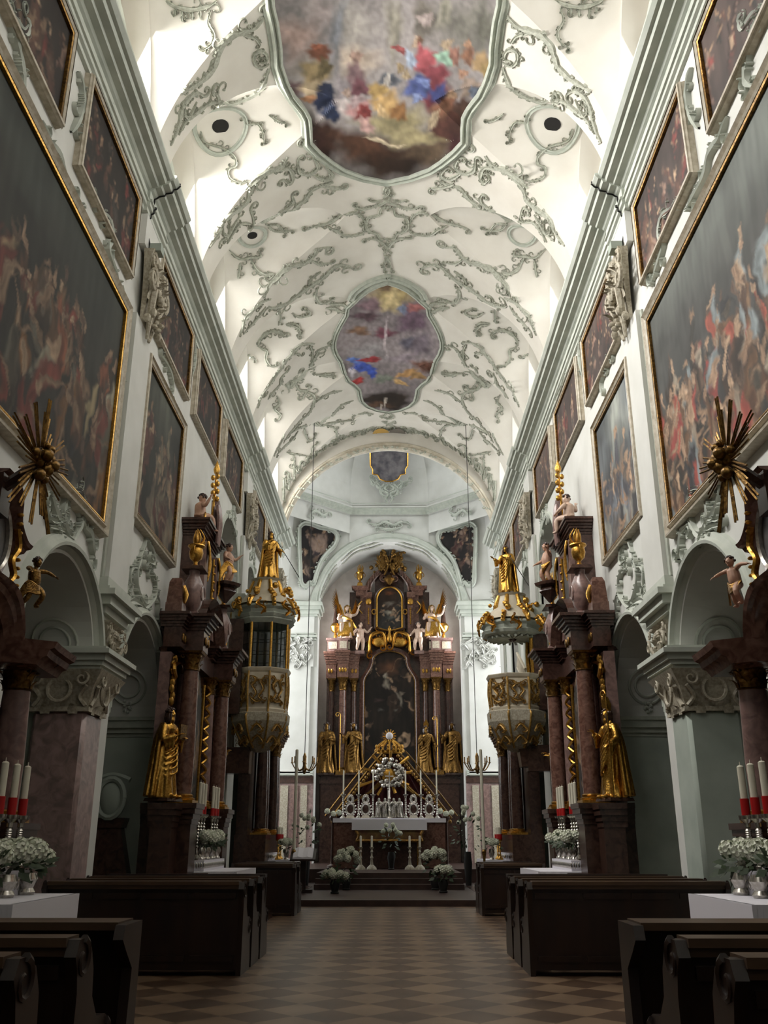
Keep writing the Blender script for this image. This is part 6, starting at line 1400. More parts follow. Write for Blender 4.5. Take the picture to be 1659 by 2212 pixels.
saint(ROB_C, 'gilded saint with a dark face on the canopy of the open pulpit', (PX - .05, PYc, 7.26), pi - .5, 1.25, attr='spear')
m = MB()   # balustraded stair seen behind the pulpit
t = thing('stair_balustrade', 'small sloping white balustrade behind the open pulpit', 'balustrade', (3.55, 24.2, 5.2))
for q in range(7): m.lathe(0, -.6 + .2 * q, [(.04, .1 * q), (.05, .1 * q + .1), (.02, .1 * q + .25), (.04, .1 * q + .35)], 8)
m.build('balusters', MPCR, t); m = MB(); m.tube([(0, -.7, .33), (0, .7, 1.02)], .04, 6); m.tube([(0, -.7, -.05), (0, .7, .62)], .05, 6); m.build('handrail', MPCR, t)
m = MB(); m.box(-.1, .36, -.75, .75, -.2, -.08); m.build('landing', MG, t, smooth=False)
# ================================================================ HIGH ALTAR
YA = 39.3; FZ = .52
def HA(px, py, Y=YA): return onY(px, py, Y)
zoomp = lambda zx, zy: (640 + zx / 3.95, 1130 + zy / 3.95)
def XH(zx): return HA(640 + zx / 3.95, 1500).x - .07
def ZH(zy): return HA(845, 1130 + zy / 3.95).z
# levels measured at the altar front
z_ped = ZH(2150); z_c1 = ZH(1430); z_c2 = ZH(1320); z_f = ZH(1200); z_k = ZH(1100); z_at = ZH(985)
t = thing('high_altar', 'towering brown and gold high altar with a dark altarpiece closing the choir', 'altar', (.03, YA + .4, FZ)); HL = t.location.copy(); T = lambda v: v - HL
def part(name, mt, fn, parent=None, smooth=False):
    for f in (fn if isinstance(fn, list) else [fn]): m = MB(); m.T = T; f(m); o = m.build(name, mt, parent or t, smooth)
    return o
XC = lambda zx: (zx - 800) / 3.95 * (XH(1300) - XH(300)) / (1000 / 3.95)
def sym(f): return [lambda m: f(m, -1), lambda m: f(m, 1)]
def bx(m, s, x0, x1, y0, y1, z0, z1): m.box(min(s * x0, s * x1), max(s * x0, s * x1), y0, y1, z0, z1)
CA1, CA2, CA3 = XC(1110), XC(1200), XC(1298)          # column offsets from the axis
def pedz(m, s):
    bx(m, s, 0, 2.95, YA + .45, 40.7, FZ, z_ped - .1); bx(m, s, CA1 - .3, CA3 + .35, YA - .15, YA + .5, FZ, z_ped - .35)
    bx(m, s, CA1 - .38, CA3 + .42, YA - .22, YA + .5, z_ped - .35, z_ped - .2); bx(m, s, CA1 - .3, CA3 + .35, YA - .15, YA + .5, z_ped - .2, z_ped - .05); bx(m, s, CA1 - .4, CA3 + .44, YA - .25, YA + .5, z_ped - .06, z_ped)
part('pedestal_tier', MBRN, sym(pedz))
part('retable_wall', MBRN, sym(lambda m, s: (bx(m, s, 0, 2.75, YA + .6, 40.7, z_ped - .1, z_f), bx(m, s, 0, 1.8, YA + .6, 40.7, z_f, ZH(560)))))
for s in (-1, 1):
    for x, y, r in ((CA1, YA + .3, .13), (CA2, YA + .0, .165), (CA3, YA + .3, .13)):
        h0, h1 = z_ped, z_c2
        m = MB(); m.T = T; m.lathe(s * x, y, [(r, h0 + .3), (r * 1.02, h0 + 2), (r * .86, z_c1)], 22); o = m.build('column', MRED if x == CA2 else MREDD, t)
        m = MB(); m.T = T; m.frus(s * x, y, h0, h0 + .18, r * 1.5, r * 1.5, r * 1.4, r * 1.4); m.lathe(s * x, y, [(r * 1.35, h0 + .18), (r * 1.1, h0 + .24), (r * 1.2, h0 + .28), (r, h0 + .31)], 18); m.build('column_base', MGOLDD, o)
        m = MB(); m.T = T; capital(m, s * x, y, z_c1, z_c2, r * .9); m.build('capital', MGOLDD, o)
def ent(m, s):
    for x0, x1, yf in ((CA1 - .22, CA1 + .2, YA + .05), (CA2 - .24, CA2 + .24, YA - .25), (CA3 - .2, CA3 + .25, YA + .05)):
        bx(m, s, x0, x1, yf, 40.6, z_c2, z_f)
        n = 5
        for q in range(n): d = .26 * ((q + 1) / n) ** 1.2; bx(m, s, x0 - d * .3, x1 + d * .45, yf - d, 40.6, z_f + (z_k - z_f) * q / n, z_f + (z_k - z_f) * (q + 1) / n)
part('entablature', MRED, sym(ent))
for x_ in (CA1 - .1, CA1 + .05, CA2 - .12, CA2, CA2 + .12, CA3, CA3 + .12): part('frieze_rosette', MGOLD, sym(lambda m, s: m.ell((s * x_, YA - (.27 if abs(x_ - CA2) < .2 else -.03), (z_c2 + z_f) / 2), (.055, .03, .1), 8, 5)), smooth=True)
part('attic_block', MROSE, sym(lambda m, s: (bx(m, s, CA1 + .25, CA3 + .2, YA - .1, 40, z_k, z_at - .1), bx(m, s, CA1 + .18, CA3 + .27, YA - .18, 40, z_at - .1, z_at), bx(m, s, CA2 - .2, CA2 + .2, YA - .25, YA, z_k, z_at - .1))))
part('attic_panel', MCREAM, sym(lambda m, s: (bx(m, s, CA1 + .3, CA2 - .28, YA - .13, YA, z_k + .12, z_at - .16), bx(m, s, CA2 + .28, CA3 + .15, YA - .13, YA, z_k + .12, z_at - .16), bx(m, s, CA2 - .15, CA2 + .15, YA - .27, YA - .2, z_k + .12, z_at - .16))))
# main picture
xm, xi = XC(1028), XC(955)
zb, zs1, zs2, zt = ZH(2140), ZH(1340), ZH(1160), ZH(1068)
hf = [(xm, zb), (xm, zs1), (xm - .05, zs1 + .18), (xi + .05, zs2 - .3), (xi - .02, zs2 - .05)] + [(xi * cos(radians(a)), zs2 + (zt - zs2) * sin(radians(a))) for a in range(8, 91, 10)]
out = hf + [(-x, z) for x, z in reversed(hf[:-1] if abs(hf[-1][0]) < 1e-3 else hf)]
def skin(name, out, Y, D, colf):
    us = [a for a, b in out]; vv = [b for a, b in out]; nx, ny = int((max(us) - min(us)) * D), int((max(vv) - min(vv)) * D); gx, gy = np.linspace(min(us), max(us), nx), np.linspace(min(vv), max(vv), ny); XX, YY = np.meshgrid(gx, gy); IN = inside(out, XX.ravel(), YY.ravel())
    idx = -np.ones(nx * ny, int); kk = np.nonzero(IN)[0]; idx[kk] = range(len(kk)); vs = [Vector((XX.ravel()[q], Y, YY.ravel()[q])) - HL for q in kk]
    fs = [f for f in ((idx[j * nx + i], idx[j * nx + i + 1], idx[(j + 1) * nx + i + 1], idx[(j + 1) * nx + i]) for j in range(ny - 1) for i in range(nx - 1)) if min(f) >= 0]
    me = bpy.data.meshes.new(name); me.from_pydata(vs, [], fs); me.materials.append(MVC); o = bpy.data.objects.new(name, me); C.objects.link(o); o.parent = t
    setcol(o, colf(XX.ravel()[kk] - min(us), YY.ravel()[kk] - min(vv), max(us) - min(us), max(vv) - min(vv)))
def pmain(U, V, w, h):
    col = crowd(U, V, w, h, 5, ('16130f', '2c1f16'), ['2a2018', '3a2a1e', '241d1a'], 20, 1.2, None, .9, .8)
    X = U + .08 * fbm(U * 3, V * 3, 3); Y = V + .08 * fbm(U * 3, V * 3, 4)
    for b in ((w * .46, h * .73, .18, .3, 10, '7d7468', .7), (w * .44, h * .8, .1, .12, 0, '8e8578', .6), (w * .5, h * .86, .5, .4, 0, '5a3c2a', .9), (w * .68, h * .6, .1, .35, 25, '6f675c', .6), (w * .72, h * .64, .16, .08, 10, '6a6054', .6), (w * .33, h * .5, .14, .08, 0, '4a4844', .7), (w * .12, h * .38, .14, .12, 0, '4a3a30', .7), (w * .62, h * .52, .12, .06, 20, '55504a', .7), (w * .3, h * .58, .25, .12, 0, '3a2c28', .8)): col = stroke(col, X, Y, b)
    return col
skin('altarpiece_picture', out, YA + .48, 30, pmain)
part('altarpiece_frame', MRED, lambda m: (m.tube([(x * 1.0, YA + .42, z) for x, z in out] + [(out[0][0], YA + .42, out[0][1])], .075, 6), m.tube([(x * 1.07, YA + .5, z + (.06 if z > zs2 else 0)) for x, z in out], .09, 6)), smooth=True)
part('gilt_slip', MGOLDD, lambda m: m.tube([(x * .955, YA + .38, z - (.06 if z > zs2 else 0)) for x, z in out], .028, 5), smooth=True)
# upper tier
xu, zu0, zu1, zua = XC(910), ZH(895), ZH(640), ZH(528)
o2 = [(xu, zu0 + .08), (xu, zu1)] + [(xu * cos(radians(a)), zu1 + (zua - zu1) * sin(radians(a))) for a in range(10, 171, 10)] + [(-xu, zu1), (-xu, zu0 + .08), (-xu * .5, zu0), (0, zu0 - .06), (xu * .5, zu0)]
def pup(U, V, w, h):
    col = crowd(U, V, w, h, 15, ('24241f', '4a3020'), ['3a3430', '2c2e2e'], 14, .8, None, .9, .9)
    X = U + .06 * fbm(U * 4, V * 4, 3); Y = V + .06 * fbm(U * 4, V * 4, 4)
    for b in ((w * .5, h * .62, .3, .14, 10, '6a625a', .7), (w * .45, h * .42, .24, .12, -10, '8a8478', .7), (w * .5, h * .85, .25, .12, 0, '6a3e24', .8), (w * .55, h * .3, .3, .1, 0, '4c4e4a', .7)): col = stroke(col, X, Y, b)
    return col
skin('upper_picture', o2, YA + .38, 30, pup)
part('upper_picture_frame', MGOLD, lambda m: m.tube([(x * 1.03, YA + .34, z) for x, z in o2] + [(o2[0][0] * 1.03, YA + .34, o2[0][1])], .045, 6), smooth=True)
part('upper_picture_surround', MBRN, lambda m: m.tube([(x * 1.2, YA + .4, z + (.05 if z > zu1 else -.03)) for x, z in o2] + [(o2[0][0] * 1.2, YA + .4, o2[0][1])], .09, 6), smooth=True)
zc_u = ZH(560)
def uppil(m, s):
    bx(m, s, XC(960), XC(1010), YA + .25, YA + .7, z_at - .1, ZH(620)); bx(m, s, XC(1010), XC(1060), YA + .4, YA + .8, z_at - .1, ZH(600))
    bx(m, s, XC(955), XC(1030), YA + .2, YA + .7, ZH(620), ZH(575)); bx(m, s, XC(1010), XC(1100), YA + .3, YA + .8, ZH(600), zc_u - .05)
    for q in range(4): bx(m, s, XC(1000), XC(1095 + 14 * q), YA + .3 - .05 * q, YA + .8, zc_u - .05 + q * .06, zc_u + .01 + q * .06)
part('upper_pilaster', MRED, sym(uppil))
part('upper_gilding', MGOLD, sym(lambda m, s: (m.ell((s * XC(985), YA + .2, ZH(660)), (.14, .08, .16), 8, 6), [m.ell((s * XC(985), YA + .22, ZH(720 + 18 * q)), (.04, .04, .05), 6, 5) for q in range(8)], m.tube(spline([(s * XC(1045), YA + .3, ZH(650)), (s * XC(1080), YA + .25, ZH(700)), (s * XC(1040), YA + .25, ZH(760))], 4), .03, 6), m.tube([Vector((s * xu * 1.25, YA + .25, ZH(745))) + Vector((.1 * cos(q), 0, .12 * sin(q))) for q in range(7)], .03, 5))), smooth=True)
def gab(m, s):       # broken curled gable
    P = spline([(s * XC(1000), YA + .35, ZH(560)), (s * XC(985), YA + .35, ZH(500)), (s * XC(940), YA + .32, ZH(440)), (s * XC(900), YA + .3, ZH(410))], 4)
    m.tube(P, .13, 7, .09); m.tube([p + Vector((-s * .12, -.05, -.02)) for p in P], .06, 6)
    for q in range(7): a = P[int(q * (len(P) - 1) / 6)]; m.tube([a + Vector((0, -.12, .1)), a + Vector((s * .02, -.16, -.15))], .045, 6, .03)
    volute(m, Vector((s * XC(850), YA + .25, ZH(460))), Vector((0, 1, 0)), Vector((0, 0, 1)), .18, .05)
part('curled_gable', MRED, sym(gab), smooth=True)
part('gable_core', MREDD, lambda m: (m.box(-XC(930), XC(930), YA + .5, 40.2, ZH(560), ZH(430)), m.frus(0, YA + .7, ZH(430), ZH(250), XC(900), .25, XC(850), .15)))
r = random.Random(8)
def topc(m):
    for s in (-1, 1):
        a = Vector((s * XC(845), YA + .1, ZH(440))); b = Vector((-s * XC(850), YA + .1, ZH(225))); m.tube([a, b], .055, 5); 
        for q in range(6): m.ell(b.lerp(a, q * .05) + Vector((r.uniform(-.08, .08), -.04, r.uniform(-.05, .05))), .07, 7, 5)
        for q in range(12): m.tube(spline([(s * XC(820 + r.uniform(0, 100)), YA + .2, ZH(r.uniform(230, 400))) for _ in range(3)], 3), .05, 6, .02)
    m.lathe(0, YA + .1, [(.06, ZH(520)), (.16, ZH(500)), (.3, ZH(475)), (.2, ZH(460)), (.1, ZH(440))], 14)
    for q in range(11): a = pi * q / 10; m.tube([(.2 * cos(a), YA + .2, ZH(330) + .2 * sin(a)), (.75 * cos(a), YA + .3, ZH(330) + .75 * sin(a) * .8)], .03, 5, .008)
    for q in range(40): m.ell((r.gauss(0, .38), YA + .15 + r.uniform(-.05, .2), ZH(320) + r.gauss(0, .25)), r.uniform(.05, .11), 7, 5)
part('crowning_group', MGOLDD, topc, smooth=True)
def cart(m):
    for s in (-1, 1):
        m.ell((s * XC(885), YA + .1, ZH(1010)), (XC(945) - XC(885) + .05, .12, .24), 16, 10)
        scroll(m, spline([(s * XC(830), YA + .05, ZH(1060)), (s * XC(860), YA, ZH(940)), (s * XC(960), YA + .05, ZH(960)), (s * XC(975), YA + .1, ZH(1080)), (s * XC(990), YA + .15, ZH(1110))], 5), lambda p: Vector((0, -1, 0)), .09, .08, 1, 3, curl=3)
    m.ell((0, YA + .05, ZH(980)), (.15, .12, .2), 10, 8); m.lathe(0, YA + .05, [(.12, ZH(960)), (.05, ZH(930)), (.09, ZH(900)), (.02, ZH(875))], 10)
    for q in range(9): a = pi * q / 8; m.tube([(.3 * cos(a), YA + .1, ZH(990)), (.5 * cos(a), YA + .05, ZH(980) + .3 * sin(a))], .04, 5, .02)
part('twin_shield_cartouche', MGOLD, cart, smooth=True)
for s, w in ((-1, 'oriel'), (1, 'pulpit')):
    u = thing('gilded_vase', 'gilded flower vase on the upper cornice of the high altar, %s side' % w, 'vase', (s * XC(1065), YA + .45, zc_u + .22)); m = MB(); m.frus(0, 0, 0, .15, .14, .14, .1, .1); urn(m, 0, 0, .15, .95, seed=4); m.build('vase_body', MGOLD, u)
    g = thing('obelisk_incense_urn', 'dark slender urn on a gold ball behind the seated angel, %s side' % w, 'urn', (s * XC(1275), YA + .25, z_at)); m = MB(); m.lathe(0, 0, [(.1, 0), (.08, .2), (.04, .28), (.2, .42), (.24, .58), (.18, .7), (.06, .78)], 14); m.build('gold_ball', MGOLD, g)
    m = MB(); m.lathe(0, 0, [(.12, .75), (.1, 1.0), (.05, 1.35), (.06, 1.45), (.008, 1.62)], 12); m.build('slender_neck', MBRN, g)
    # seated winged angel
    a = thing('winged_angel', 'seated pale angel with golden wings raised, on the %s side of the high altar' % w, 'angel statue', (s * XC(1175), YA - .0, z_at + .32), pi); k = 1.25
    m = MB(); J = lambda x, y, z: Vector((x, y, z))
    sg = -s  # figure turned to the axis (local x flips with the half turn)
    m.tube(spline([J(0, 0, .1), J(0, .03, .3), J(-sg * .04, .05, .55), J(-sg * .03, .05, .66)], 4), [.17, .16, .14, .13, .13, .135, .145, .15, .15, .14, .1, .06, .05], 14); hc = J(-sg * .02, .08, .8); head(m, hc, Vector((sg * .6, .8, -.1)), 1.0)
    m.tube(spline([J(.14, .03, .56), J(.3, .12, .42), J(.26, .3, .5)], 4), [.06, .058, .052, .047, .042, .04, .038, .033, .028], 9); hand(m, J(.26, .3, .5), J(-.04, .2, .1))
    m.tube(spline([J(-.16, .03, .56), J(-.34, .08, .6), J(-.42, .14, .8)], 4), [.06, .058, .052, .047, .042, .04, .038, .033, .028], 9); hand(m, J(-.42, .14, .8), J(-.1, .1, .25))
    for e in (-1, 1): m.tube(spline([J(e * .09, .05, .12), J(e * .14, .42, .16), J(e * .16, .46, -.28)], 4), [.12, .115, .105, .095, .08, .078, .07, .06, .04], 10); m.ell(J(e * .16, .54, -.31), (.045, .12, .035), 9, 6)
    putmesh('body', meshify(m, .015, 2), MSKINW, a, sc=k)
    o = hairmesh(hc, (0, 1, 0), 1.0, True, 4).build('hair', MGOLDD, a); o.scale = (k,) * 3
    for e in (-1, 1):
        m = MB(); wing(m, J(e * .08, -.1, .5), e, .85 if e == s * -1 else .55, back=-.25); o = m.build('wing', MGOLD, a); o.scale = (k,) * 3
    m = MB()
    for q in range(12): m.tube(spline([J(-.22 + .03 * q, .08, .14), J(-.2 + .035 * q, .4 - .01 * q, .24), J(-.2 + .04 * q, .5, .0 - .02 * q), J(-.24 + .045 * q, .44, -.25)], 3), .045, 6)
    m.tube(spline([J(.12, .1, .5), J(-.1, .18, .4), J(-.25, .1, .2), J(-.4, -.05, .0)], 4), .07, 7, .05); o = m.build('gold_drapery', MGOLD, a); o.scale = (k,) * 3
    c_ = thing('angel_seat', 'pale curved plinth under the seated angel, %s side of the high altar' % w, 'plinth', (s * XC(1175), YA + .05, z_at)); m = MB(); m.lathe(0, 0, [(.3, 0), (.26, .08), (.22, .25), (.28, .34)], 14, sy=.8); m.build('plinth_body', MSKINW, c_)
    cherub('stand', 'pale cherub standing beside the gilded shields of the high altar, %s side' % w, (s * XC(1055), YA - .1, z_k + .02), pi - s * .3, 1.35, body=MSKINW)
    part('cherub_bracket', MROSE, lambda m: bx(m, s, XC(1055) - .2, XC(1055) + .2, YA - .35, YA + .3, z_k - .14, z_k))
Hs = ZH(1720) - z_ped
saint(ROB_A, 'gilded saint with a round dish, outermost on the oriel side of the high altar', (-XC(1325), YA - .12, z_ped + .06), pi, Hs, mt=MGOLDD)
saint(ROB_C, 'gilded saint with a tall crozier beside the altarpiece, oriel side', (-XC(1100), YA - .15, z_ped + .06), pi, Hs, mt=MGOLDD, attr='crozier')
saint(ROB_B, 'gilded mitred saint beside the altarpiece, pulpit side', (XC(1105), YA - .15, z_ped + .06), pi, Hs * .93, mt=MGOLDD, attr='mitre')
saint(ROB_C, 'gilded saint with spread arms, outermost on the pulpit side of the high altar', (XC(1325), YA - .12, z_ped + .06), pi, Hs, mt=MGOLDD, attr='staff')
# ================================================================ SANCTUARY: table, tabernacle, tent, candles
YT = 30.6
def TB(px, py, Y=YT): return onY(px, py, Y)
zt_ = TB(845, 1772).z; zrear = TB(845, 1766, 31.4).z
tm = thing('sanctuary_altar', 'long free-standing altar table with gilded painted frontal in the sanctuary', 'altar', (0, YT + .3, FZ)); ML = tm.location.copy()
m = MB(); m.T = lambda v: v - ML
xr, xf = TB(960, 1770, 31.4).x, TB(922, 1780).x
m.box(-xr, xr, 31.1, 31.7, FZ, zrear - .08); m.build('rear_table', MRED, tm, smooth=False)
z92, z15, z80 = TB(845, 1793).z, TB(845, 1816).z, TB(845, 1878).z
m = MB(); m.T = lambda v: v - ML; xg = TB(914, 1800).x
m.box(-xg, xg, YT, YT + .6, z15, z92); m.box(-xg + .12, xg - .12, YT - .03, YT + .5, z15 + .05, z92 - .06); m.build('gilded_frontal', mat('painted_gilt_board', '7c6436', '5a3424', 6, .4, metal=.3), tm, smooth=False)
m = MB(); m.T = lambda v: v - ML
for s in (-1, 1): m.tube(spline([(s * xg, YT - .02, z92), (s * (xg - .1), YT - .05, (z92 + z15) / 2), (s * (xg - .04), YT - .02, z15)], 4), .05, 6); m.box(min(s * (xg - .2), s * (xg - .1)), max(s * (xg - .2), s * (xg - .1)), YT + .1, YT + .3, FZ, z15)
m.tube([(-xg, YT - .03, z15), (xg, YT - .03, z15)], .05, 6); m.build('gilt_moulding', MGOLDD, tm)
m = MB(); m.T = lambda v: v - ML; m.box(-xg + .1, xg - .1, YT + .3, YT + .6, FZ, z15 - .05); m.build('base_panel', MREDD, tm, smooth=False)
c = thing('altar_cloth', 'long white linen cloth over the free-standing sanctuary altar', 'altar cloth', (0, YT + .3, zt_)); CLo = c.location.copy()
m = MB(); m.T = lambda v: v - CLo
m.box(-xf, xf, YT - .08, YT + .65, zt_, zt_ + .03); m.box(-xf, xf, YT - .1, YT - .06, TB(845, 1793).z, zt_ + .03); m.box(-xr - .03, xr + .03, 31.05, 31.75, zrear - .07, zrear - .03); m.box(-xr - .03, xr + .03, 31.03, 31.06, zrear - .16, zrear - .03); m.build('linen', MLINEN, c, smooth=False)
zz = zrear - .03
def scandle(px, label, group):
    x = TB(px, 1700, 31.45).x; zz1 = TB(px, 1716, 31.45).z; zz2 = TB(px, 1665, 31.45).z; tcandle(x, 31.45, zz, zz1 - zz, zz2 - zz1, label, group, red=False, rc=.022, k=1.15)
for px in (742, 775, 806, 876, 909, 943): scandle(px, 'slender white candle in the row on the sanctuary altar', 'slender candles of the sanctuary altar')
cr = thing('altar_cross', 'thin silver cross between the candles of the sanctuary altar', 'cross', (TB(841, 1700, 31.45).x, 31.45, zz)); h = TB(841, 1690, 31.45).z - zz
m = MB(); m.lathe(0, 0, [(.22, 0), (.2, .05), (.1, .1), (.06, .2), (.02, .26), (.018, h * .5), (.04, h * .55), (.018, h * .6), (.015, h)], 12); m.tube([(0, 0, h), (0, 0, h + .35)], .02, 5); m.tube([(-.14, 0, h + .2), (.14, 0, h + .2)], .02, 5); m.build('cross_body', MSILV, cr)
def reliquary(px):
    x = TB(px, 1740, 31.4).x; H = TB(px, 1715, 31.4).z - zz
    t = thing('oval_reliquary', 'silver reliquary with two oval windows standing between altar candles', 'reliquary', (x, 31.38, zz), group='silver reliquaries on the sanctuary altar')
    m = MB(); m.frus(0, 0, 0, .1, .16, .08, .1, .06)
    for cz, rx, rz in ((.38 * H, .13, .22 * H), (.78 * H, .07, .13 * H)):
        m.tube([(rx * cos(q * pi / 10), -.02, cz + rz * sin(q * pi / 10)) for q in range(21)], .035, 6)
        for q in range(14): m.ell((rx * 1.35 * cos(q * pi / 7), -.02, cz + rz * 1.3 * sin(q * pi / 7)), .035, 6, 4)
    m.tube([(0, 0, .08), (0, 0, .2 * H)], .03, 5); m.build('silver_frame', MSILV, t)
    m = MB()
    for cz, rx, rz in ((.38 * H, .13, .22 * H), (.78 * H, .07, .13 * H)): m.ell((0, 0, cz), (rx, .03, rz), 12, 8)
    m.build('relic_window', MREDD, t); return t
R0 = reliquary(757)
for px in (790, 893, 927): dup(R0, (TB(px, 1740, 31.4).x, 31.38, zz))
k_ = 0
for px, w in ((819, 'outer on the oriel side'), (832, 'inner on the oriel side'), (851, 'inner on the pulpit side'), (863, 'outer on the pulpit side')):
    saint((ROB_A, ROB_B, ROB_C, ROB_A)[k_], 'small silver saint figure beside the altar cross, %s' % w, (TB(px, 1740, 31.35).x, 31.35, zz + .03), pi, .6, mt=MSILV, skin=MSILV, name='silver_figurine', cat='figurine'); k_ += 1
# tent, tabernacle crown, silver glory
tt = thing('crimson_tent', 'dark crimson cloth tent with gold braid rising behind the altar candles', 'drapery', (0, 33.2, FZ)); TL = tt.location.copy(); YV = 33.2
A = TB(845, 1628, YV); Lp = [TB(728, 1742, YV), TB(962, 1742, YV)]
ax_ = (Lp[0].x + Lp[1].x) / 2; wd_ = (Lp[1].x - Lp[0].x) / 2; z0_, z1_ = TB(845, 1775, YV).z, A.z
m = MB(); m.T = lambda v: v - TL; n = 40; vs = []
for j in range(12):
    v = j / 11; z = z0_ + (z1_ - z0_) * v; hw = .28 + (wd_ + .2 - .28) * (1 - v) ** .95
    for i in range(n + 1): u = -1 + 2 * i / n; vs.append((ax_ + u * hw, YV + .07 * sin(u * 34) * (.4 + .6 * (1 - v)), z))
m.add(vs, [(j * (n + 1) + i, j * (n + 1) + i + 1, (j + 1) * (n + 1) + i + 1, (j + 1) * (n + 1) + i) for j in range(11) for i in range(n)]); 
m.build('cloth', mat('crimson_velvet', '4a0a0c', '33070a', 6, .8), tt)
m = MB(); m.T = lambda v: v - TL; m.box(-wd_ + ax_, wd_ + ax_, YV, YV + .3, FZ, z0_ + .1); m.build('base', MREDD, tt, smooth=False)
for s in (-1, 1):
    m = MB(); m.T = lambda v: v - TL; P = [Vector((ax_ + s * (.3 + (wd_ - .1) * (1 - v) ** .95), YV - .12, z0_ + .1 + (z1_ - z0_ - .1) * v)) for v in np.linspace(0, 1, 22)]
    m.tube(P, .045, 5); m.tube([p + Vector((s * .2, 0, .08)) for p in P], .03, 5)
    for p in P: m.ell(p + Vector((-s * .06, -.05, -.1)), (.06, .03, .07), 6, 5)
    m.build('gold_braid', MGOLDD, tt)
m = MB(); m.T = lambda v: v - TL
for q in range(5): s = -1 if q % 2 else 1; x = (.5 + q * .1) * s; m.tube(spline([(ax_ + x * .4, YV - .1, z1_ - .9), (ax_ + x, YV - .16, z1_ - 1.2 - .05 * q), (ax_ + x * 1.7, YV - .12, z1_ - 1.35 - .1 * q)], 4), .05, 5, .03)
m.build('gold_ray', MGOLDD, tt)
tb = thing('tabernacle_crown', 'gilded openwork crown with a small sun above the crimson tent', 'crown', (0, YV + .1, z1_)); zc0, zc1 = TB(845, 1625, YV).z, TB(845, 1600, YV).z; BL = tb.location.copy()
m = MB(); m.T = lambda v: v - BL; wc = (TB(873, 1620, YV).x - TB(815, 1620, YV).x) / 2; n_ = Vector((0, -1, 0))
m.lathe(0, YV + .1, [(wc * .95, zc0 - .05), (wc, zc0), (wc * .95, zc0 + .05)], 24, sy=.5)
for q in range(12): a = 2 * pi * q / 12; e = Vector((cos(a) * wc, sin(a) * wc * .5, 0)) + Vector((0, YV + .1, 0)); c0_ = Vector((0, YV + .1, zc1 + .1)); m.tube(spline([e + Vector((0, 0, zc0)), e.lerp(c0_, .12) + Vector((0, 0, 0)) * 1 + Vector((0, 0, (zc0) * (1) - e.z * 0 - zc0 * .12 + .2)) * 0 + Vector((0, 0, 0)), ], 3) if 0 else [e + Vector((0, 0, zc0)), Vector((e.x * .95, e.y, zc0 + .2)), Vector((e.x * .5, YV + .1 + (e.y - YV - .1) * .5, zc0 + .36)), Vector((0, YV + .1, zc1 + .12))], .04, 5)
for q in range(15): a = 2 * pi * q / 15; m.lathe(wc * cos(a), YV + .1 + wc * .5 * sin(a), [(.05, zc0), (.07, zc0 + .08), (.02, zc0 + .14), (.05, zc0 + .2), (.005, zc0 + .28)], 6)
m.build('openwork', MGOLD, tb)
m = MB(); m.T = lambda v: v - BL; zs_ = TB(845, 1590, YV).z
for q in range(14): a = 2 * pi * q / 14; m.tube([(.12 * cos(a), YV, zs_ + .12 * sin(a)), (.24 * cos(a), YV, zs_ + .24 * sin(a))], .03, 5, .02)
m.tube([(0, YV + .05, zc1 + .1), (0, YV + .05, zs_)], .03, 5); m.build('sun_rays', MGOLD, tb)
m = MB(); m.T = lambda v: v - BL; m.ell((0, YV - .02, zs_), (.13, .05, .13), 14, 8); m.build('white_host_disc', MLINEN, tb)
gl = thing('silver_glory', 'round glory of silver clouds and gilt rays in front of the crimson tent', 'glory', (0, YV - .5, 0)); zg = TB(842, 1672, YV - .5).z; gl.location.z = zg; xg_ = TB(840, 1672, YV - .5).x; GL = gl.location.copy(); r = random.Random(12)
m = MB(); m.T = lambda v: v - GL
for q in range(90): a = r.uniform(0, 6.28); R_ = r.uniform(.22, .52); m.ell((xg_ + R_ * cos(a) * 1.05, YV - .5 + r.uniform(-.08, .05), zg + R_ * sin(a)), r.uniform(.04, .1), 7, 5)
m.build('silver_clouds', MSILV, gl)
m = MB(); m.T = lambda v: v - GL; m.ell((xg_, YV - .48, zg - .05), (.26, .08, .26), 14, 8)
for q in range(18):
    a = 2 * pi * q / 18 + .1; l = r.uniform(.75, 1.15)
    if q % 2 == 0: m.tube([(xg_ + .3 * cos(a), YV - .42, zg + .3 * sin(a)), (xg_ + l * cos(a), YV - .42, zg + l * sin(a) * .8)], .03, 5, .06)
m.build('gilt_rays', MGOLD, gl)
m = MB(); m.T = lambda v: v - GL; m.tube([(xg_, YV - .45, zg - .5), (xg_, YV - .45, z0_)], .05, 6); m.box(xg_ - .3, xg_ + .3, YV - .6, YV - .3, FZ, z0_); m.build('stem', MSILV, gl)
# flower pots round the sanctuary
for px, py, Y, w, n, R in ((748, 1925, 25.9, 'tall white hydrangea pot on the steps, oriel side', 16, (.32, .22, .38)), (723, 1938, 24.2, 'low white hydrangea pot on the floor, oriel side', 10, (.3, .2, .1)), (940, 1925, 25.9, 'tall white hydrangea pot on the steps, pulpit side', 16, (.32, .22, .38)), (958, 1932, 24.6, 'low white hydrangea pot on the floor, pulpit side', 8, (.26, .2, .14))):
    x = onY(px, py, Y).x; vase_flowers((x, Y, .13 if Y < 26 else .26), n, R, w, .1, .3, cat='flower pot', potm=MDARK, seed=int(px), k=1.6)
for px, Y, z, w, R in ((845, 29.8, FZ, 'dark bouquet with pale lilies in front of the sanctuary altar', (.3, .2, .45)), (662, 28.5, .0, 'tall arrangement of pale lilies behind the lectern, oriel side', (.45, .3, .6)), (1010, 28.5, .0, 'tall arrangement of pale lilies in front of the dado, pulpit side', (.5, .3, .65))):
    x = onY(px, 1830, Y).x; vase_flowers((x, Y, z), 9, R, w, .07, .5 if z else 1.05, potm=MDARK, seed=int(px) + 3, k=1.5)
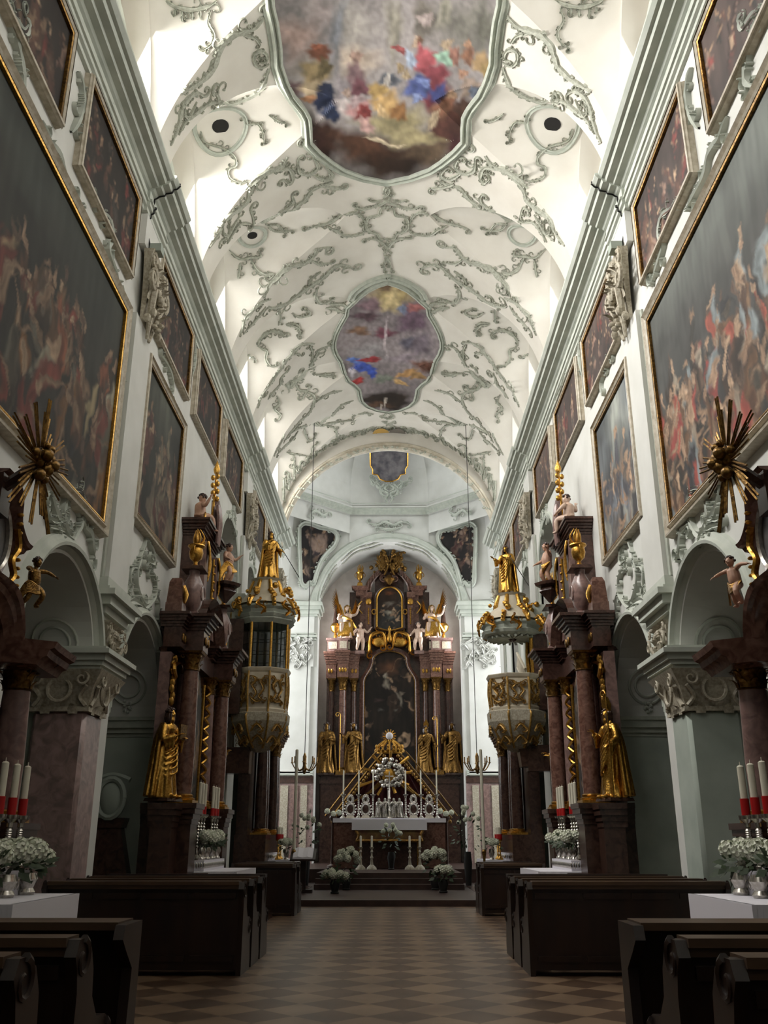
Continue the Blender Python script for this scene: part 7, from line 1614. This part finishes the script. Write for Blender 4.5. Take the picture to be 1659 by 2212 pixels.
for px, w in ((720, 'oriel'), (963, 'pulpit')):
    x = onY(px, 1755, 31.9).x; q = thing('flower_stand', 'small white flower bunch on a dark stand beside the sanctuary altar, %s side' % w, 'flower stand', (x, 31.9, FZ)); zf = onY(px, 1762, 31.9).z - FZ
    m = MB(); m.lathe(0, 0, [(.2, 0), (.18, .06), (.06, .12), (.05, zf - .2), (.14, zf - .06), (.1, zf)], 12); m.build('stand', MBRN, q); m = MB()
    for i in range(7): bloomball(m, Vector((.22 * sin(i * 2.1), .15 * cos(i * 1.7), zf + .06 + .04 * (i % 3))), .09, i)
    m.build('white_blooms', MPETAL, q)
# cables across the two cornices with a small box
for s_, w in ((-1, 'shaded'), (1, 'sunlit')):
    q = thing('cable', 'thin dark cable running across the cornice above the giant pilaster, %s side' % w, 'cable', (s_ * HW, 12.0, 11.0)); QL = q.location.copy()
    P = [Vector((s_ * (HW - a - .015 - (.05 if a > 0 else 0)), 12.15, z - (.012 if k < len(ENT) - 1 else -.01))) for k, (a, z) in enumerate(ENT)]
    P = [Vector((s_ * (HW - .13), 12.25, 10.3))] + P; m = MB(); m.tube([p - QL for p in P], .014, 5); m.build('cord', MIRON, q)
    m = MB(); c_ = Vector((s_ * (HW - .22), 12.3, 10.32)) - QL; m.frus(c_.x, c_.y, c_.z - .08, c_.z + .06, .09, .1, .09, .1); m.build('junction_box', MGW, q, smooth=False)
# four tall processional candlesticks before the altar
for px, w in ((779, 'outer, oriel side'), (803, 'inner, oriel side'), (885, 'inner, pulpit side'), (907, 'outer, pulpit side')):
    x = TB(px, 1850, 29.9).x; h = TB(px, 1806, 29.9).z - FZ; q = thing('standing_candlestick', 'tall pale standing candlestick before the sanctuary altar, %s' % w, 'candlestick', (x, 29.9, FZ)); m = MB(); m.lathe(0, 0, [(.16, 0), (.14, .06), (.05, .14), (.03, .3), (.05, .34), (.022, .4), (.022, h - .5), (.04, h - .46), (.02, h - .4), (.07, h - .32)], 10); m.build('stem', MCREAM, q); m = MB(); m.lathe(0, 0, [(.03, h - .32), (.03, h), (.004, h + .01)], 10); m.build('wax', MWAX, q)
# lectern with open book, side tables
q = thing('lectern', 'dark lectern beside the last pew block, oriel side', 'lectern', (onY(655, 1850, 24.5).x, 24.5, .13)); zl = onY(655, 1838, 24.5).z - .13
m = MB(); m.box(-.25, .25, -.15, .15, 0, .08); m.box(-.08, .08, -.06, .06, .08, zl - .15); m.add([(-.32, -.2, zl - .2), (.32, -.2, zl - .2), (.32, .2, zl + .05), (-.32, .2, zl + .05), (-.32, -.2, zl - .24), (.32, -.2, zl - .24), (.32, .2, zl + .01), (-.32, .2, zl + .01)], [(0, 1, 2, 3), (7, 6, 5, 4), (0, 4, 5, 1), (1, 5, 6, 2), (2, 6, 7, 3), (3, 7, 4, 0)]); m.build('stand', MWOOD, q, smooth=False)
b_ = thing('open_book', 'open white book lying on the lectern', 'book', (q.location.x, 24.5, .13 + zl)); m = MB()
for s in (-1, 1): m.add([(0, -.19, -.15), (s * .12, -.19, -.13), (s * .25, -.19, -.16), (0, .17, .07), (s * .12, .17, .09), (s * .25, .17, .06), (0, -.19, -.19), (s * .25, -.19, -.19), (0, .17, .03), (s * .25, .17, .03)], [(0, 1, 4, 3), (1, 2, 5, 4), (0, 6, 7, 2, 1), (2, 7, 9, 5)])
m.build('pages', MLINEN, b_, smooth=False)
# side mensas seen beyond the last pews
for s, w in ((-1, 'shaded'), (1, 'sunlit')):
    q = thing('chandelier', 'small gilt chandelier hanging on a long cord before the choir pier, %s side' % w, 'chandelier', (s * 2.62 + .05, 28.5, 3.55)); m = MB(); m.tube([(0, 0, .3), (0, 0, 12.0)], .012, 5); m.build('cord', MIRON, q); m = MB(); m.lathe(0, 0, [(.03, -.3), (.08, -.15), (.03, 0), (.06, .2), (.02, .32)], 10)
    for i in range(8): a = i * pi / 4; d = Vector((cos(a), sin(a), 0)); m.tube(spline([Vector((0, 0, -.1)), d * .22 + Vector((0, 0, -.2)), d * .38 + Vector((0, 0, .02))], 4), .018, 5); m.lathe(d.x * .38, d.y * .38, [(.05, .02), (.02, .05), (.02, .2)], 6)
    m.build('arms', MGOLDD, q)
# ================================================================ PEWS
END = [(0, 0), (.62, 0), (.64, .1), (.58, .3), (.62, .42), (.6, .5), (.48, .55), (.34, .56), (.24, .66), (.22, .78), (.16, .88), (.06, .93), (-.03, .93), (-.07, .86), (-.03, .8), (0, .7)]
def pew(x0, x1, Y, label, group, first=[None], back=True, s=1):
    """pew facing the altar; the back is on the entrance side; aisle end at x0"""
    if first[0] is None or first[0][1] != round(x1 - x0, 3):
        t = thing('pew', label, 'pew', (x0, Y, 0), group=group); w = x1 - x0
        m = MB(); m.box(min(0, w), max(0, w), 0, .045, .06, .9); 
        for q in range(4): xa = w * (q + .06) / 4; xb = w * (q + .94) / 4; m.box(min(xa, xb), max(xa, xb), -.02, .0, .14, .2); m.box(min(xa, xb), max(xa, xb), -.02, .0, .76, .82)
        m.build('back_panel', MWOOD, t, smooth=False)
        m = MB(); m.box(min(0, w), max(0, w), -.06, .12, .9, .94); m.box(min(0, w), max(0, w), -.04, .08, .86, .9); m.build('top_rail', MWOODT, t, smooth=False)
        m = MB(); m.box(min(0, w), max(0, w), .05, .45, .42, .46); m.build('seat', MWOOD, t, smooth=False)
        m = MB(); m.box(min(0, w), max(0, w), -.3, -.14, .12, .16); 
        for e in (0, 1):
            xx = e * w; d = .055 * (1 if w > 0 else -1) * (1 if e else -1); mm = MB(); mm.poly(END, [], lambda u, v: (xx, u, v), lambda u, v: (xx + d, u, v))
            for a, b in ((0, .3), (.25, .45)): pass
            volute(mm, Vector((xx + d, .03, .84)), Vector((1, 0, 0)), Vector((0, 0, 1)), .09, .02, 12); volute(mm, Vector((xx + d, .5, .44)), Vector((1, 0, 0)), Vector((0, 0, 1)), .08, .02, 12)
            mm.build('end_panel', MWOOD, t)
        first[0] = (t, round(w, 3)); return t
    return dup(first[0][0], (x0, Y, 0), label=label, group=group)
kb = 0
for sx, w in ((-1, 'shaded'), (1, 'sunlit')):
    f = [None]
    for i, Y in enumerate((2.4, 3.15, 3.9, 4.62)): pew(sx * 1.42, sx * 3.7, Y, 'dark pew of the block nearest the entrance, %s side' % w, 'pews of the entrance block, %s side' % w, f)
    d = thing('book_desk', 'dark book desk closing the entrance block of pews, %s side' % w, 'book desk', (sx * 1.42, 5.6, 0)); m = MB(); W_ = sx * 2.28; m.box(min(0, W_), max(0, W_), 0, .05, .05, .9); m.build('panel', MWOOD, d, smooth=False); m = MB(); m.box(min(0, W_), max(0, W_), -.2, .1, .9, .94); m.build('book_rail', MWOODT, d, smooth=False)
    mm = MB(); mm.poly([(-.25, .93), (-.28, .86), (-.2, .8), (-.05, .7), (-.08, .3), (-.2, .1), (-.2, 0), (.1, 0), (.1, .93)], [], lambda u, v: (0, u, v), lambda u, v: (-sx * .055, u, v)); mm.build('end_panel', MWOOD, d)
    f = [None]
    for i, Y in enumerate((10.75, 11.5, 12.25)): pew(sx * 1.6, sx * 3.7, Y, 'dark pew of the middle block, %s side' % w, 'pews of the middle block, %s side' % w, f)
    d = thing('book_desk', 'dark book desk closing the middle block of pews, %s side' % w, 'book desk', (sx * 1.6, 13.0, 0)); m = MB(); W_ = sx * 2.1; m.box(min(0, W_), max(0, W_), 0, .05, .05, .9); m.box(min(0, W_), max(0, W_), -.12, .1, .9, .94); m.build('panel', MWOOD, d, smooth=False)
    f = [None]
    for i, Y in enumerate((18.9, 19.65)): pew(sx * 1.85, sx * 2.98, Y, 'dark pew of the block nearest the sanctuary, %s side' % w, 'pews of the sanctuary block, %s side' % w, f)
    d = thing('book_desk', 'dark book desk closing the pew block nearest the sanctuary, %s side' % w, 'book desk', (sx * 1.85, 20.4, 0)); m = MB(); W_ = sx * 1.13; m.box(min(0, W_), max(0, W_), 0, .05, .05, .9); m.box(min(0, W_), max(0, W_), -.1, .12, .9, .94); m.build('panel', MWOOD, d, smooth=False)
# tomb monument seen through the low arch
q = thing('wall_tomb', 'dark tomb with obelisk and oval shield seen through the low arch', 'monument', (-4.45, 15.3, 0))
m = MB(); m.box(-.4, .4, -.1, .25, 0, .55); m.box(-.45, .45, -.15, .28, .55, .62); m.build('base_block', MGW, q, smooth=False)
m = MB(); m.frus(0, .1, .62, 1.55, .42, .14, .2, .1); m.frus(0, .1, 1.55, 1.7, .22, .13, .26, .15); m.build('obelisk', MBRN, q, smooth=False)
m = MB(); m.ell((0, .0, 2.0), (.2, .1, .28), 14, 10); m.tube([(.22 * cos(k * pi / 9), -.05, 2.0 + .3 * sin(k * pi / 9)) for k in range(19)], .05, 6); m.tube(spline([(-.28, 0, 2.28), (0, 0, 2.36), (.28, 0, 2.28)], 4), .05, 6); m.build('oval_shield', MGW, q)
m = MB(); m.tube(spline([(.1, -.2, .5), (.2, -.22, .3), (.38, -.22, .28), (.5, -.18, .5)], 5), .05, 6); m.build('garland', MGW, q)
